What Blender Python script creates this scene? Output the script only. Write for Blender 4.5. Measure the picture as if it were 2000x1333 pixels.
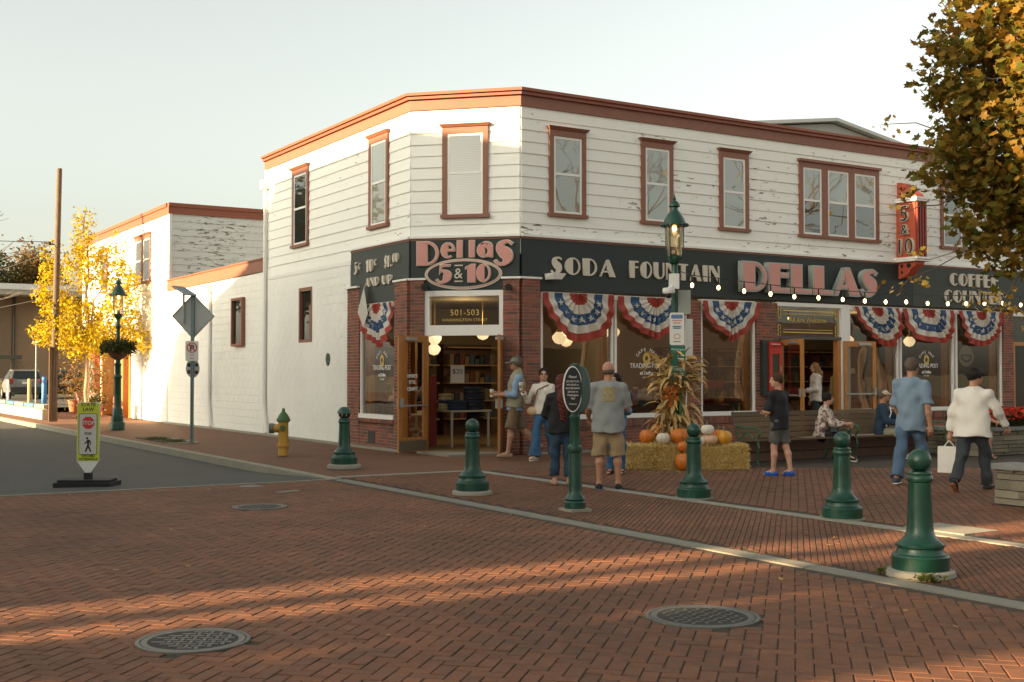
import bpy, bmesh, math, random
import numpy as np
from mathutils import Vector, Matrix
random.seed(7); RNG = np.random.default_rng(7)
for o in list(bpy.data.objects): bpy.data.objects.remove(o)
SC = bpy.context.scene; COL = SC.collection
rad = math.radians
# ---------------------------------------------------------------- camera
cam = bpy.data.objects.new('camera', bpy.data.cameras.new('camera')); COL.objects.link(cam)
cam.location = (0, 0, 1.6); cam.rotation_euler = (rad(91.554), 0, rad(58.173 - 90))
cam.data.lens = 42.29; cam.data.sensor_width = 36; cam.data.clip_end = 2000
SC.camera = cam
# ---------------------------------------------------------------- sky and sun
SUN_EL, SUN_AZ = 14.0, 176.5            # elevation, math angle of the sun seen from the scene
w = bpy.data.worlds.new('World'); SC.world = w; w.use_nodes = True
nt = w.node_tree; nt.nodes.clear()
sky = nt.nodes.new('ShaderNodeTexSky'); sky.sky_type = 'NISHITA'; sky.sun_disc = False
sky.sun_elevation = rad(SUN_EL); sky.sun_rotation = rad(90 - SUN_AZ)
sky.air_density = 1.0; sky.dust_density = 3.0; sky.ozone_density = 1.0
hs = nt.nodes.new('ShaderNodeHueSaturation'); hs.inputs['Saturation'].default_value = 0.36
tint = nt.nodes.new('ShaderNodeMixRGB'); tint.blend_type = 'MULTIPLY'; tint.inputs[0].default_value = 1.0; tint.inputs[2].default_value = (1.0, 0.98, 0.86, 1)
bg = nt.nodes.new('ShaderNodeBackground'); bg.inputs[1].default_value = 0.076
out = nt.nodes.new('ShaderNodeOutputWorld')
nt.links.new(sky.outputs[0], hs.inputs['Color']); nt.links.new(hs.outputs[0], tint.inputs[1]); nt.links.new(tint.outputs[0], bg.inputs[0]); nt.links.new(bg.outputs[0], out.inputs[0])
sl = bpy.data.lights.new('sun', 'SUN'); sl.energy = 4.6; sl.angle = rad(0.5); sl.color = (1.0, 0.68, 0.38)
sun = bpy.data.objects.new('sun', sl); COL.objects.link(sun)
sd = Vector((math.cos(rad(SUN_EL)) * math.cos(rad(SUN_AZ)), math.cos(rad(SUN_EL)) * math.sin(rad(SUN_AZ)), math.sin(rad(SUN_EL))))
sun.rotation_euler = sd.to_track_quat('Z', 'Y').to_euler(); sun.location = (-30, 0, 30)
SC.view_settings.view_transform = 'Standard'; SC.view_settings.look = 'None'
SC.view_settings.exposure = 2.2; SC.view_settings.gamma = 1.0
# ---------------------------------------------------------------- materials
MATS = {}
def mat(name, col, rough=0.6, var=0.12, scale=6.0, bump=0.0, bscale=40.0, metal=0.0, col2=None, isl=False, ramp=None, spec=0.5, emit=None, sss=0.0, trans=0.0, coord='Object'):
    if name in MATS: return MATS[name]
    m = bpy.data.materials.new(name); m.use_nodes = True; MATS[name] = m
    n = m.node_tree; b = n.nodes['Principled BSDF']; L = n.links.new
    tc = n.nodes.new('ShaderNodeTexCoord'); no = n.nodes.new('ShaderNodeTexNoise')
    no.inputs['Scale'].default_value = scale; no.inputs['Detail'].default_value = 5
    L(tc.outputs[coord], no.inputs['Vector'])
    mx = n.nodes.new('ShaderNodeMixRGB'); 
    c2 = col2 if col2 else tuple(min(1, c * (1 + var)) for c in col)
    c1 = col if col2 else tuple(c * (1 - var) for c in col)
    mx.inputs[1].default_value = (*c1, 1); mx.inputs[2].default_value = (*c2, 1)
    L(no.outputs['Fac'], mx.inputs[0]); colout = mx.outputs[0]
    if isl or ramp:
        g = n.nodes.new('ShaderNodeNewGeometry'); oi = n.nodes.new('ShaderNodeObjectInfo')
        ad = n.nodes.new('ShaderNodeMath'); ad.operation = 'ADD'; L(g.outputs['Random Per Island'], ad.inputs[0]); L(oi.outputs['Random'], ad.inputs[1])
        fr = n.nodes.new('ShaderNodeMath'); fr.operation = 'FRACT'; L(ad.outputs[0], fr.inputs[0])
        if ramp:
            r = n.nodes.new('ShaderNodeValToRGB'); r.color_ramp.interpolation = 'LINEAR'
            els = r.color_ramp.elements
            for i, c in enumerate(ramp):
                p = i / (len(ramp) - 1)
                e = els[i] if i < 2 else els.new(p)
                e.position = p; e.color = (*c, 1)
            els[0].position = 0
            L(fr.outputs[0], r.inputs[0])
            m2 = n.nodes.new('ShaderNodeMixRGB'); m2.blend_type = 'MULTIPLY'; m2.inputs[0].default_value = 1
            mx.inputs[1].default_value = (1 - var, 1 - var, 1 - var, 1); mx.inputs[2].default_value = (1 + var, 1 + var, 1 + var, 1)
            L(r.outputs[0], m2.inputs[1]); L(mx.outputs[0], m2.inputs[2]); colout = m2.outputs[0]
        else:
            mr = n.nodes.new('ShaderNodeMapRange'); mr.inputs[3].default_value = 0.72; mr.inputs[4].default_value = 1.25
            L(fr.outputs[0], mr.inputs[0])
            m2 = n.nodes.new('ShaderNodeMixRGB'); m2.blend_type = 'MULTIPLY'; m2.inputs[0].default_value = 1
            L(colout, m2.inputs[1]); L(mr.outputs[0], m2.inputs[2]); colout = m2.outputs[0]
    L(colout, b.inputs['Base Color'])
    b.inputs['Roughness'].default_value = rough; b.inputs['Metallic'].default_value = metal
    b.inputs['Specular IOR Level'].default_value = spec
    if sss: b.inputs['Subsurface Weight'].default_value = sss; b.inputs['Subsurface Radius'].default_value = (0.02, 0.008, 0.004); b.inputs['Subsurface Scale'].default_value = 0.5
    if trans: b.inputs['Transmission Weight'].default_value = trans
    if emit: b.inputs['Emission Color'].default_value = (*emit[0], 1); b.inputs['Emission Strength'].default_value = emit[1]
    if bump:
        nb = n.nodes.new('ShaderNodeTexNoise'); nb.inputs['Scale'].default_value = bscale; nb.inputs['Detail'].default_value = 4
        bp = n.nodes.new('ShaderNodeBump'); bp.inputs['Strength'].default_value = bump; bp.inputs['Distance'].default_value = 0.01
        L(tc.outputs[coord], nb.inputs['Vector']); L(nb.outputs['Fac'], bp.inputs['Height']); L(bp.outputs[0], b.inputs['Normal'])
    return m
def contrast(m, lo, hi):
    n = m.node_tree; no = n.nodes['Noise Texture']; mx = n.nodes['Mix'] if 'Mix' in n.nodes else n.nodes['Mix (Legacy)']
    r = n.nodes.new('ShaderNodeValToRGB'); r.color_ramp.elements[0].position = lo; r.color_ramp.elements[1].position = hi
    n.links.new(no.outputs['Fac'], r.inputs[0]); n.links.new(r.outputs[0], mx.inputs[0]); return m
def leafmat(name, ramp, rough=0.55):
    m = mat(name, (1, 1, 1), rough, 0.12, 3.0, ramp=ramp, spec=0.25)
    n = m.node_tree; b = n.nodes['Principled BSDF']
    tr = n.nodes.new('ShaderNodeBsdfTranslucent'); ms = n.nodes.new('ShaderNodeMixShader'); ms.inputs[0].default_value = 0.38
    src = b.inputs['Base Color'].links[0].from_socket
    n.links.new(src, tr.inputs[0]); n.links.new(b.outputs[0], ms.inputs[1]); n.links.new(tr.outputs[0], ms.inputs[2])
    n.links.new(ms.outputs[0], n.nodes['Material Output'].inputs[0])
    return m
def glassmat(name, tint=(1, 1, 1), refl=0.06, fres=1.0):
    if name in MATS: return MATS[name]
    m = bpy.data.materials.new(name); m.use_nodes = True; MATS[name] = m; n = m.node_tree; n.nodes.clear()
    o = n.nodes.new('ShaderNodeOutputMaterial'); t = n.nodes.new('ShaderNodeBsdfTransparent'); g = n.nodes.new('ShaderNodeBsdfGlossy')
    t.inputs[0].default_value = (*tint, 1); g.inputs['Roughness'].default_value = 0.01
    lw = n.nodes.new('ShaderNodeFresnel'); lw.inputs[0].default_value = 1.52
    ma = n.nodes.new('ShaderNodeMath'); ma.operation = 'MULTIPLY_ADD'; ma.inputs[1].default_value = fres; ma.inputs[2].default_value = refl; ma.use_clamp = True
    tc = n.nodes.new('ShaderNodeTexCoord'); no = n.nodes.new('ShaderNodeTexNoise'); no.inputs['Scale'].default_value = 1.3
    bp = n.nodes.new('ShaderNodeBump'); bp.inputs['Strength'].default_value = 0.03; bp.inputs['Distance'].default_value = 0.05
    n.links.new(tc.outputs['Object'], no.inputs['Vector']); n.links.new(no.outputs['Fac'], bp.inputs['Height']); n.links.new(bp.outputs[0], g.inputs['Normal'])
    ms = n.nodes.new('ShaderNodeMixShader')
    n.links.new(lw.outputs[0], ma.inputs[0]); n.links.new(ma.outputs[0], ms.inputs[0]); n.links.new(t.outputs[0], ms.inputs[1]); n.links.new(g.outputs[0], ms.inputs[2]); n.links.new(ms.outputs[0], o.inputs[0])
    return m
# ---------------------------------------------------------------- mesh builder
class MB:
    def __init__(s): s.v = []; s.f = []; s.m = []; s.cm = 0
    def add(s, vs, fs):
        k = len(s.v); s.v += [tuple(p) for p in vs]
        for f in fs: s.f.append([i + k for i in f]); s.m.append(s.cm)
    def box(s, x0, y0, z0, x1, y1, z1):
        s.add([(x0, y0, z0), (x1, y0, z0), (x1, y1, z0), (x0, y1, z0), (x0, y0, z1), (x1, y0, z1), (x1, y1, z1), (x0, y1, z1)],
              [(3, 2, 1, 0), (4, 5, 6, 7), (0, 1, 5, 4), (1, 2, 6, 5), (2, 3, 7, 6), (3, 0, 4, 7)])
    def hexa(s, b, t):      # bottom 4 points and top 4 points, counter-clockwise from above
        s.add(list(b) + list(t), [(3, 2, 1, 0), (4, 5, 6, 7), (0, 1, 5, 4), (1, 2, 6, 5), (2, 3, 7, 6), (3, 0, 4, 7)])
    def obox(s, c, size, rz=0.0):
        hx, hy, hz = size[0] / 2, size[1] / 2, size[2] / 2; ca, sa = math.cos(rz), math.sin(rz)
        P = lambda x, y, z: (c[0] + x * ca - y * sa, c[1] + x * sa + y * ca, c[2] + z)
        s.hexa([P(-hx, -hy, -hz), P(hx, -hy, -hz), P(hx, hy, -hz), P(-hx, hy, -hz)], [P(-hx, -hy, hz), P(hx, -hy, hz), P(hx, hy, hz), P(-hx, hy, hz)])
    def prism(s, poly, z0, z1):
        n = len(poly); s.add([(x, y, z0) for x, y in poly] + [(x, y, z1) for x, y in poly],
            [tuple(range(n))[::-1], tuple(range(n, 2 * n))] + [(i, (i + 1) % n, n + (i + 1) % n, n + i) for i in range(n)])
    def slab(s, poly, f):    # poly of 3D front points, thickness vector
        n = len(poly); f = Vector(f); P = [Vector(p) for p in poly]
        s.add(P + [p + f for p in P], [tuple(range(n)), tuple(range(n, 2 * n))[::-1]] + [((i + 1) % n, i, n + i, n + (i + 1) % n) for i in range(n)])
    def tube(s, p0, p1, r0, r1=None, n=10, cap=True):
        r1 = r0 if r1 is None else r1; a = Vector(p0); b = Vector(p1); d = (b - a)
        if d.length < 1e-6: return
        d.normalize(); u = d.orthogonal().normalized(); v = d.cross(u)
        R = [(math.cos(2 * math.pi * i / n), math.sin(2 * math.pi * i / n)) for i in range(n)]
        vs = [a + (u * c + v * q) * r0 for c, q in R] + [b + (u * c + v * q) * r1 for c, q in R]
        fs = [(i, (i + 1) % n, n + (i + 1) % n, n + i) for i in range(n)]
        if cap: fs += [tuple(range(n))[::-1], tuple(range(n, 2 * n))]
        s.add(vs, fs)
    def path(s, pts, r, n=6):
        rs = r if isinstance(r, (list, tuple)) else [r] * len(pts)
        for i in range(len(pts) - 1): s.tube(pts[i], pts[i + 1], rs[i], rs[i + 1], n)
    def lathe(s, prof, c=(0, 0, 0), n=24, flute=None):
        vs = []; fs = []
        for j, (r, z) in enumerate(prof):
            for i in range(n):
                a = 2 * math.pi * i / n; rr = r
                if flute and flute[0] <= z <= flute[1]: rr = r * (1 - flute[2] * (i % 2))
                vs.append((c[0] + rr * math.cos(a), c[1] + rr * math.sin(a), c[2] + z))
        for j in range(len(prof) - 1):
            for i in range(n):
                fs.append((j * n + i, j * n + (i + 1) % n, (j + 1) * n + (i + 1) % n, (j + 1) * n + i))
        m = len(prof) - 1
        fs.append(tuple(range(n))[::-1]); fs.append(tuple(m * n + i for i in range(n)))
        s.add(vs, fs)
    def ball(s, c, r, n=12, sc=(1, 1, 1)):
        prof = [(max(1e-4, r * math.sin(math.pi * j / n)), -r * math.cos(math.pi * j / n)) for j in range(n + 1)]
        k = len(s.v); s.lathe(prof, (0, 0, 0), 2 * n)
        for i in range(k, len(s.v)): x, y, z = s.v[i]; s.v[i] = (c[0] + x * sc[0], c[1] + y * sc[1], c[2] + z * sc[2])
    def xf(s, M, k=0):
        for i in range(k, len(s.v)): s.v[i] = tuple(M @ Vector(s.v[i]))
    def build(s, name, mats, parent=None, smooth=False, world=False, auto=None):
        me = bpy.data.meshes.new(name)
        vs = s.v
        if world and parent is not None:
            r = root(parent).location; vs = [(x - r.x, y - r.y, z - r.z) for x, y, z in vs]
        me.from_pydata(vs, [], s.f)
        mats = mats if isinstance(mats, (list, tuple)) else [mats]
        for m in mats: me.materials.append(m)
        if len(mats) > 1: me.polygons.foreach_set('material_index', s.m)
        if smooth:
            me.polygons.foreach_set('use_smooth', [True] * len(me.polygons))
            try: me.set_sharp_from_angle(angle=rad(auto or 40))
            except Exception: pass
        return link(name, me, parent)
def root(o):
    while o.parent: o = o.parent
    return o
def link(name, me, parent=None):
    o = bpy.data.objects.new(name, me); COL.objects.link(o)
    if parent is not None: o.parent = parent
    return o
def npmesh(name, V, Fq, mats, parent=None, smooth=True, mi=None, tri=False):
    me = bpy.data.meshes.new(name); V = np.asarray(V, np.float32); Fq = np.asarray(Fq, np.int32); k = Fq.shape[1]
    me.vertices.add(len(V)); me.vertices.foreach_set('co', V.ravel())
    me.loops.add(Fq.size); me.loops.foreach_set('vertex_index', Fq.ravel())
    me.polygons.add(len(Fq)); me.polygons.foreach_set('loop_start', np.arange(0, Fq.size, k, dtype=np.int32))
    me.polygons.foreach_set('loop_total', np.full(len(Fq), k, np.int32))
    for m in (mats if isinstance(mats, (list, tuple)) else [mats]): me.materials.append(m)
    if mi is not None: me.polygons.foreach_set('material_index', np.asarray(mi, np.int32))
    me.polygons.foreach_set('use_smooth', np.full(len(Fq), smooth)); me.update(calc_edges=True); me.validate()
    return link(name, me, parent)
def thing(name, label, cat, loc=(0, 0, 0), rz=0.0, group=None):
    o = bpy.data.objects.new(name, None); COL.objects.link(o); o.location = loc; o.rotation_euler = (0, 0, rz)
    o.empty_display_size = 0.2
    return tag(o, label, cat, group)
def tag(o, label, cat, group=None):
    o['label'] = label; o['category'] = cat
    if group: o['group'] = group
    return o
def struct(o): o['kind'] = 'structure'; return o
def stuff(o): o['kind'] = 'stuff'; return o
def copy_tree(o, parent=None):
    c = o.copy(); COL.objects.link(c); c.parent = parent
    for ch in o.children: copy_tree(ch, c)
    return c
UNIT = {}
def unit_box(m):     # 1 m box centred at the origin, edges slightly chamfered by a smaller front face
    if m.name in UNIT: return UNIT[m.name]
    me = bpy.data.meshes.new('piece'); b = MB(); b.box(-.5, -.5, -.5, .5, .5, .5); me.from_pydata(b.v, [], b.f); me.materials.append(m); UNIT[m.name] = me
    return me
def piece(name, m, parent, c, size, rz=0.0, rx=0.0):
    o = link(name, unit_box(m), parent); r = root(parent).location
    o.location = (c[0] - r.x, c[1] - r.y, c[2] - r.z); o.scale = size; o.rotation_euler = (rx, 0, rz); return o
# facade frames: a along the wall (to the right seen from outside), z up, o outwards
class Frame:
    def __init__(s, ox, oy, ux, uy): s.o = (ox, oy); s.u = (ux, uy); s.n = (uy, -ux); s.rz = math.atan2(uy, ux)
    def p(s, a, z, o=0.0): return (s.o[0] + a * s.u[0] + o * s.n[0], s.o[1] + a * s.u[1] + o * s.n[1], z)
    def box(s, mb, a0, a1, z0, z1, o0, o1):
        P = s.p; mb.hexa([P(a0, z0, o1), P(a1, z0, o1), P(a1, z0, o0), P(a0, z0, o0)], [P(a0, z1, o1), P(a1, z1, o1), P(a1, z1, o0), P(a0, z1, o0)])
    def M(s, a, z, o): # matrix: local x -> along, local y -> up, local z -> outwards
        p = s.p(a, z, o); return Matrix(((s.u[0], 0, s.n[0], p[0]), (s.u[1], 0, s.n[1], p[1]), (0, 1, 0, p[2]), (0, 0, 0, 1)))
def fbox(fr, name, m, parent, *args):
    b = MB(); fr.box(b, *args); return b.build(name, m, parent, world=True)
FR = Frame(0, 20.33, 1, 0); FL = Frame(11.2, 0, 0, -1); q2 = math.sqrt(.5); FC = Frame(11.2, 21.95, q2, -q2)
# ---------------------------------------------------------------- lettering
def curve_mesh(polys, depth, offset=0.0):
    cu = bpy.data.curves.new('glyph', 'CURVE'); cu.dimensions = '2D'; cu.fill_mode = 'BOTH'; cu.extrude = depth / 2; cu.offset = offset
    for P in polys:
        s = cu.splines.new('POLY'); s.points.add(len(P) - 1); s.use_cyclic_u = True
        for i, (x, y) in enumerate(P): s.points[i].co = (x, y, 0, 1)
    o = bpy.data.objects.new('glyph', cu); COL.objects.link(o); me = bpy.data.meshes.new_from_object(o.evaluated_get(bpy.context.evaluated_depsgraph_get()))
    bpy.data.objects.remove(o); bpy.data.curves.remove(cu); return me
def text_mesh(txt, size, depth, align='CENTER', spacing=1.0, bold=0.0):
    cu = bpy.data.curves.new('text', 'FONT'); cu.body = txt; cu.size = size; cu.extrude = depth / 2; cu.align_x = align; cu.space_character = spacing; cu.offset = bold; cu.resolution_u = 3
    o = bpy.data.objects.new('text', cu); COL.objects.link(o); me = bpy.data.meshes.new_from_object(o.evaluated_get(bpy.context.evaluated_depsgraph_get()))
    bpy.data.objects.remove(o); bpy.data.curves.remove(cu); return me
def put_mesh(name, me, m, parent, M, sx=1.0, sy=1.0):
    me.transform(Matrix.Diagonal((sx, sy, 1, 1))); me.transform(M); r = root(parent).location; rm = root(parent)
    me.transform(Matrix.Translation(-r)); me.materials.clear(); me.materials.append(m); return link(name, me, parent)
def label_text(name, txt, size, m, parent, M, depth=0.004, sx=1.0, spacing=1.0, bold=0.0, local=False):
    me = text_mesh(txt, size, depth, spacing=spacing, bold=bold)
    if local:
        me.transform(Matrix.Diagonal((sx, 1, 1, 1))); me.transform(M); me.materials.clear(); me.materials.append(m); return link(name, me, parent)
    return put_mesh(name, me, m, parent, M, sx)
def arc(cx, cy, rx, ry, a0, a1, n=14): return [(cx + rx * math.cos(rad(a0 + (a1 - a0) * i / n)), cy + ry * math.sin(rad(a0 + (a1 - a0) * i / n))) for i in range(n + 1)]
def rect(x0, y0, x1, y1): return [(x0, y0), (x1, y0), (x1, y1), (x0, y1)]
def stroke(pts, ws):
    L = []; R = []
    for i, (x, y) in enumerate(pts):
        a = pts[max(0, i - 1)]; b = pts[min(len(pts) - 1, i + 1)]; dx, dy = b[0] - a[0], b[1] - a[1]; d = math.hypot(dx, dy) or 1
        nx, ny = -dy / d, dx / d; L.append((x + nx * ws[i] / 2, y + ny * ws[i] / 2)); R.append((x - nx * ws[i] / 2, y - ny * ws[i] / 2))
    return L + R[::-1]
def spine(ctrl, n=36):   # Catmull-Rom through (x, y, width)
    P = [np.array(c, float) for c in ctrl]; P = [2 * P[0] - P[1]] + P + [2 * P[-1] - P[-2]]; o = []
    segs = len(P) - 3
    for i in range(n + 1):
        t = i / n * segs; k = min(int(t), segs - 1); t -= k; a, b, c, d = P[k:k + 4]
        o.append(0.5 * (2 * b + (c - a) * t + (2 * a - 5 * b + 4 * c - d) * t * t + (3 * b - a - 3 * c + d) * t ** 3))
    return [[(p[0], p[1]) for p in o], [max(.02, p[2]) for p in o]]
TH = .085
def glyph(ch):      # returns (advance, [pieces]); a piece is [outline, hole, ...]; cap height 1
    if ch == 'I': return .36, [[rect(0, 0, .36, 1)]]
    if ch == 'l': return .36, [[rect(0, 0, .36, 1)]]
    if ch == 'L': return .74, [[[(0, 0), (.74, 0), (.74, .12), (.38, .12), (.38, 1), (0, 1)]]]
    if ch == 'E': return .74, [[[(0, 0), (.74, 0), (.74, .12), (.38, .12), (.38, .55), (.7, .55), (.7, .67), (.38, .67), (.38, .88), (.72, .88), (.72, 1), (0, 1)]]]
    if ch == 'F': return .68, [[[(0, 0), (.38, 0), (.38, .58), (.66, .58), (.66, .68), (.38, .68), (.38, .9), (.68, .9), (.68, 1), (0, 1)]]]
    if ch == 'T': return .74, [[[(.19, 0), (.55, 0), (.55, .9), (.74, .9), (.74, 1), (0, 1), (0, .9), (.19, .9)]]]
    if ch == 'D': return .84, [[[(0, 0), (.38, 0)] + arc(.38, .5, .46, .5, -90, 90) + [(0, 1)], arc(.4, .5, .34, .41, -90, 90)]]
    if ch == 'P': return .7, [[[(0, 0), (.34, 0), (.34, .3), (.38, .3)] + arc(.38, .65, .32, .35, -90, 90) + [(0, 1)], arc(.36, .65, .24, .27, -90, 90)]]
    if ch == 'R': return .76, [[[(0, 0), (.34, 0), (.34, .4), (.44, .4), (.6, 0), (.76, 0), (.58, .4)] + arc(.4, .71, .3, .29, -50, 90) + [(0, 1)], arc(.36, .71, .22, .21, -90, 90)]]
    if ch == 'O': return .9, [[arc(.45, .5, .45, .5, 0, 354, 36), arc(.46, .5, .36, .42, -90, 90)]]
    if ch == '0': return .7, [[arc(.35, .5, .35, .5, 0, 354, 36), arc(.38, .5, .24, .42, -90, 90)]]
    if ch == 'C': return .78, [[arc(.45, .5, .45, .5, 42, 318, 30) + arc(.45, .5, .36, .41, 318, 270, 6) + arc(.45, .5, .05, .41, 270, 90, 12) + arc(.45, .5, .36, .41, 90, 42, 6)]]
    if ch == 'U': return .84, [[[(0, 1), (0, .36)] + arc(.42, .36, .42, .36, 180, 360) + [(.84, 1), (.75, 1), (.75, .36)] + arc(.55, .36, .2, .28, 360, 180) + [(.35, 1)]]]
    if ch == 'N': return .86, [[[(0, 0), (.09, 0), (.09, .8), (.77, -.06), (.86, -.06), (.86, 1), (.77, 1), (.77, .42), (.32, 1), (0, 1)]]]
    if ch == 'A': return .96, [[[(0, 0), (.1, 0), (.21, .25), (.52, .25), (.6, 0), (.98, 0), (.58, 1), (.44, 1)], [(.25, .34), (.49, .34), (.4, .68)]]]
    if ch == 'S': return .66, [[stroke(*spine([(.62, .85, .1), (.46, .95, .1), (.24, .86, .2), (.24, .66, .34), (.4, .46, .44), (.45, .26, .32), (.34, .07, .14), (.16, .06, .1), (.03, .2, .1)]))]]
    if ch == '1': return .5, [[[(.12, 0), (.5, 0), (.5, 1), (.32, 1), (0, .84), (0, .74), (.12, .78)]]]
    if ch == '5': return .72, [[[(.16, .52), (.2, 1), (.66, 1), (.66, .9), (.29, .9), (.27, .66)]], [stroke(*spine([(.2, .6, .09), (.36, .66, .12), (.52, .5, .34), (.5, .25, .34), (.34, .06, .16), (.14, .06, .1), (.04, .2, .1)]))]]
    if ch == 'e': return .66, [[arc(.33, .34, .33, .34, 0, 300, 30) + arc(.33, .34, .26, .28, 300, 262, 5) + [(.3, .3), (.66, .3)], [(.34, .38), (.56, .38)] + arc(.34, .38, .22, .22, 10, 90, 8)]]
    if ch == 'a': return .72, [[arc(.3, .34, .3, .34, 60, 300, 26) + [(.46, .02), (.72, 0), (.72, .44)] + arc(.42, .48, .3, .26, 0, 160, 12) + [(.2, .58), (.4, .66), (.58, .58), (.5, .52)], arc(.34, .28, .17, .2, -90, 90, 8)]]
    if ch == '$': return .66, glyph('S')[1] + [[rect(.3, -.08, .36, .02)], [rect(.3, .98, .36, 1.08)]]
    if ch == 'c': return .6, [[arc(.3, .45, .28, .32, 45, 315, 20) + arc(.34, .45, .16, .25, 315, 45, 12)], [rect(.28, .03, .34, .13)], [rect(.28, .77, .34, .87)]]
    if ch == '.': return .26, [[arc(.13, .13, .13, .13, 0, 345, 20)]]
    return .4, []
def word(fr, txt, a, z, h, mats, parent, sp=.14, depth=.05, o=.05, outline=0.0, sx=1.0, space=.6, name='letter', slope=0.0, width=None):
    if width:
        tot = sum((space if c == ' ' else glyph(c)[0] + sp) for c in txt) - sp; sx = width / (tot * h)
    for c in txt:
        if c == ' ': a += space * h * sx; continue
        adv, pcs = glyph(c)
        L = None
        for j, (mm, off, dp) in enumerate(([(mats[1], outline, depth)] if outline else []) + [(mats[0], 0 if not outline else -outline * .25, depth + (.012 if outline else 0))]):
            bmj = bmesh.new()
            for i, pc in enumerate(pcs):
                me = curve_mesh([[(x * h * sx, y * h) for x, y in P] for P in pc], dp + i * .0012, off); bmj.from_mesh(me); bpy.data.meshes.remove(me)
            me = bpy.data.meshes.new(name); bmj.to_mesh(me); bmj.free()
            ob = put_mesh(name if j == 0 else 'letter_face', me, mm, parent if j == 0 or L is None else L, fr.M(a, z, o + dp / 2))
            if j == 0: L = ob
        a += (adv + sp) * h * sx; z += slope
    return a
# ================================================================ MATERIALS USED OFTEN
white = mat('white_paint', (.82, .815, .75), .55, .06, 3, bump=.15, bscale=25)
trim_white = mat('white_trim', (.78, .76, .71), .5, .05, 8)
block_paint = mat('painted_block', (.82, .815, .75), .7, .05, 2.5, bump=.35, bscale=60)
brown = mat('brown_trim', (.235, .095, .055), .55, .15, 5)
brick_ramp = [(.25, .075, .045), (.30, .10, .06), (.17, .06, .045), (.22, .10, .06), (.11, .055, .04), (.27, .085, .05)]
brick_m = mat('wall_brick', (.25, .08, .05), .8, .18, 30, bump=.5, bscale=120, ramp=brick_ramp)
mortar = mat('mortar', (.36, .30, .24), .9, .12, 20, bump=.3)
wood = mat('orange_wood', (.40, .17, .045), .42, .22, 9)
slate = mat('slate_sign', (.014, .022, .021), .6, .12, 4)
slate_lt = mat('slate_sign_grey', (.036, .045, .038), .6, .12, 4)
cream = mat('cream_letter', (.58, .52, .42), .5, .06)
pink = mat('pink_letter', (.58, .26, .22), .5, .06)
greyside = mat('letter_return', (.36, .38, .34), .5, .08)
black = mat('black', (.012, .012, .013), .5, .1)
concrete = mat('concrete', (.27, .25, .20), .85, .16, 5, bump=.4, bscale=50)
green = contrast(mat('bollard_green', (.005, .048, .029), .36, .2, 4, bump=.12, bscale=60, col2=(.016, .062, .040)), .45, .75)
metal = mat('galvanised', (.36, .37, .36), .45, .12, 12, metal=.6)
gold = mat('gold_leaf', (.50, .36, .10), .35, .1, metal=.6)
glass_up = glassmat('upper_glass', (.94, .96, .94), .12, 1.2)
glass_shop = glassmat('shop_glass', (.80, .80, .74), .07, 1.2)
pave_ramp = [(0.161, 0.060, 0.022), (0.140, 0.053, 0.022), (0.179, 0.068, 0.027), (0.120, 0.049, 0.022), (0.151, 0.062, 0.026)]
pave = mat('paving_brick', (.25, .1, .06), .78, .14, 14, bump=.45, bscale=90, ramp=pave_ramp)
sand = mat('joint_sand', (.05, .034, .022), .95, .2, 15)
def worldnoise(m, scale, lo, hi, detail=4, c=(1, 1, 1)):     # broad staining in world space
    n = m.node_tree; L = n.links.new; b_ = n.nodes['Principled BSDF']; src = b_.inputs['Base Color'].links[0].from_socket
    g = n.nodes.new('ShaderNodeNewGeometry'); no = n.nodes.new('ShaderNodeTexNoise'); no.inputs['Scale'].default_value = scale; no.inputs['Detail'].default_value = detail; no.inputs['Roughness'].default_value = .62; L(g.outputs['Position'], no.inputs['Vector'])
    r = n.nodes.new('ShaderNodeMapRange'); r.inputs[1].default_value = .34; r.inputs[2].default_value = .66; r.inputs[3].default_value = lo; r.inputs[4].default_value = hi; L(no.outputs['Fac'], r.inputs[0])
    mx = n.nodes.new('ShaderNodeMixRGB'); mx.blend_type = 'MULTIPLY'; mx.inputs[0].default_value = 1; L(src, mx.inputs[1]); L(r.outputs[0], mx.inputs[2]); L(mx.outputs[0], b_.inputs['Base Color'])
worldnoise(green, 7, .7, 1.25, 5); worldnoise(pave, .55, .70, 1.22, 6); worldnoise(pave, 9, .86, 1.1, 3)
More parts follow.
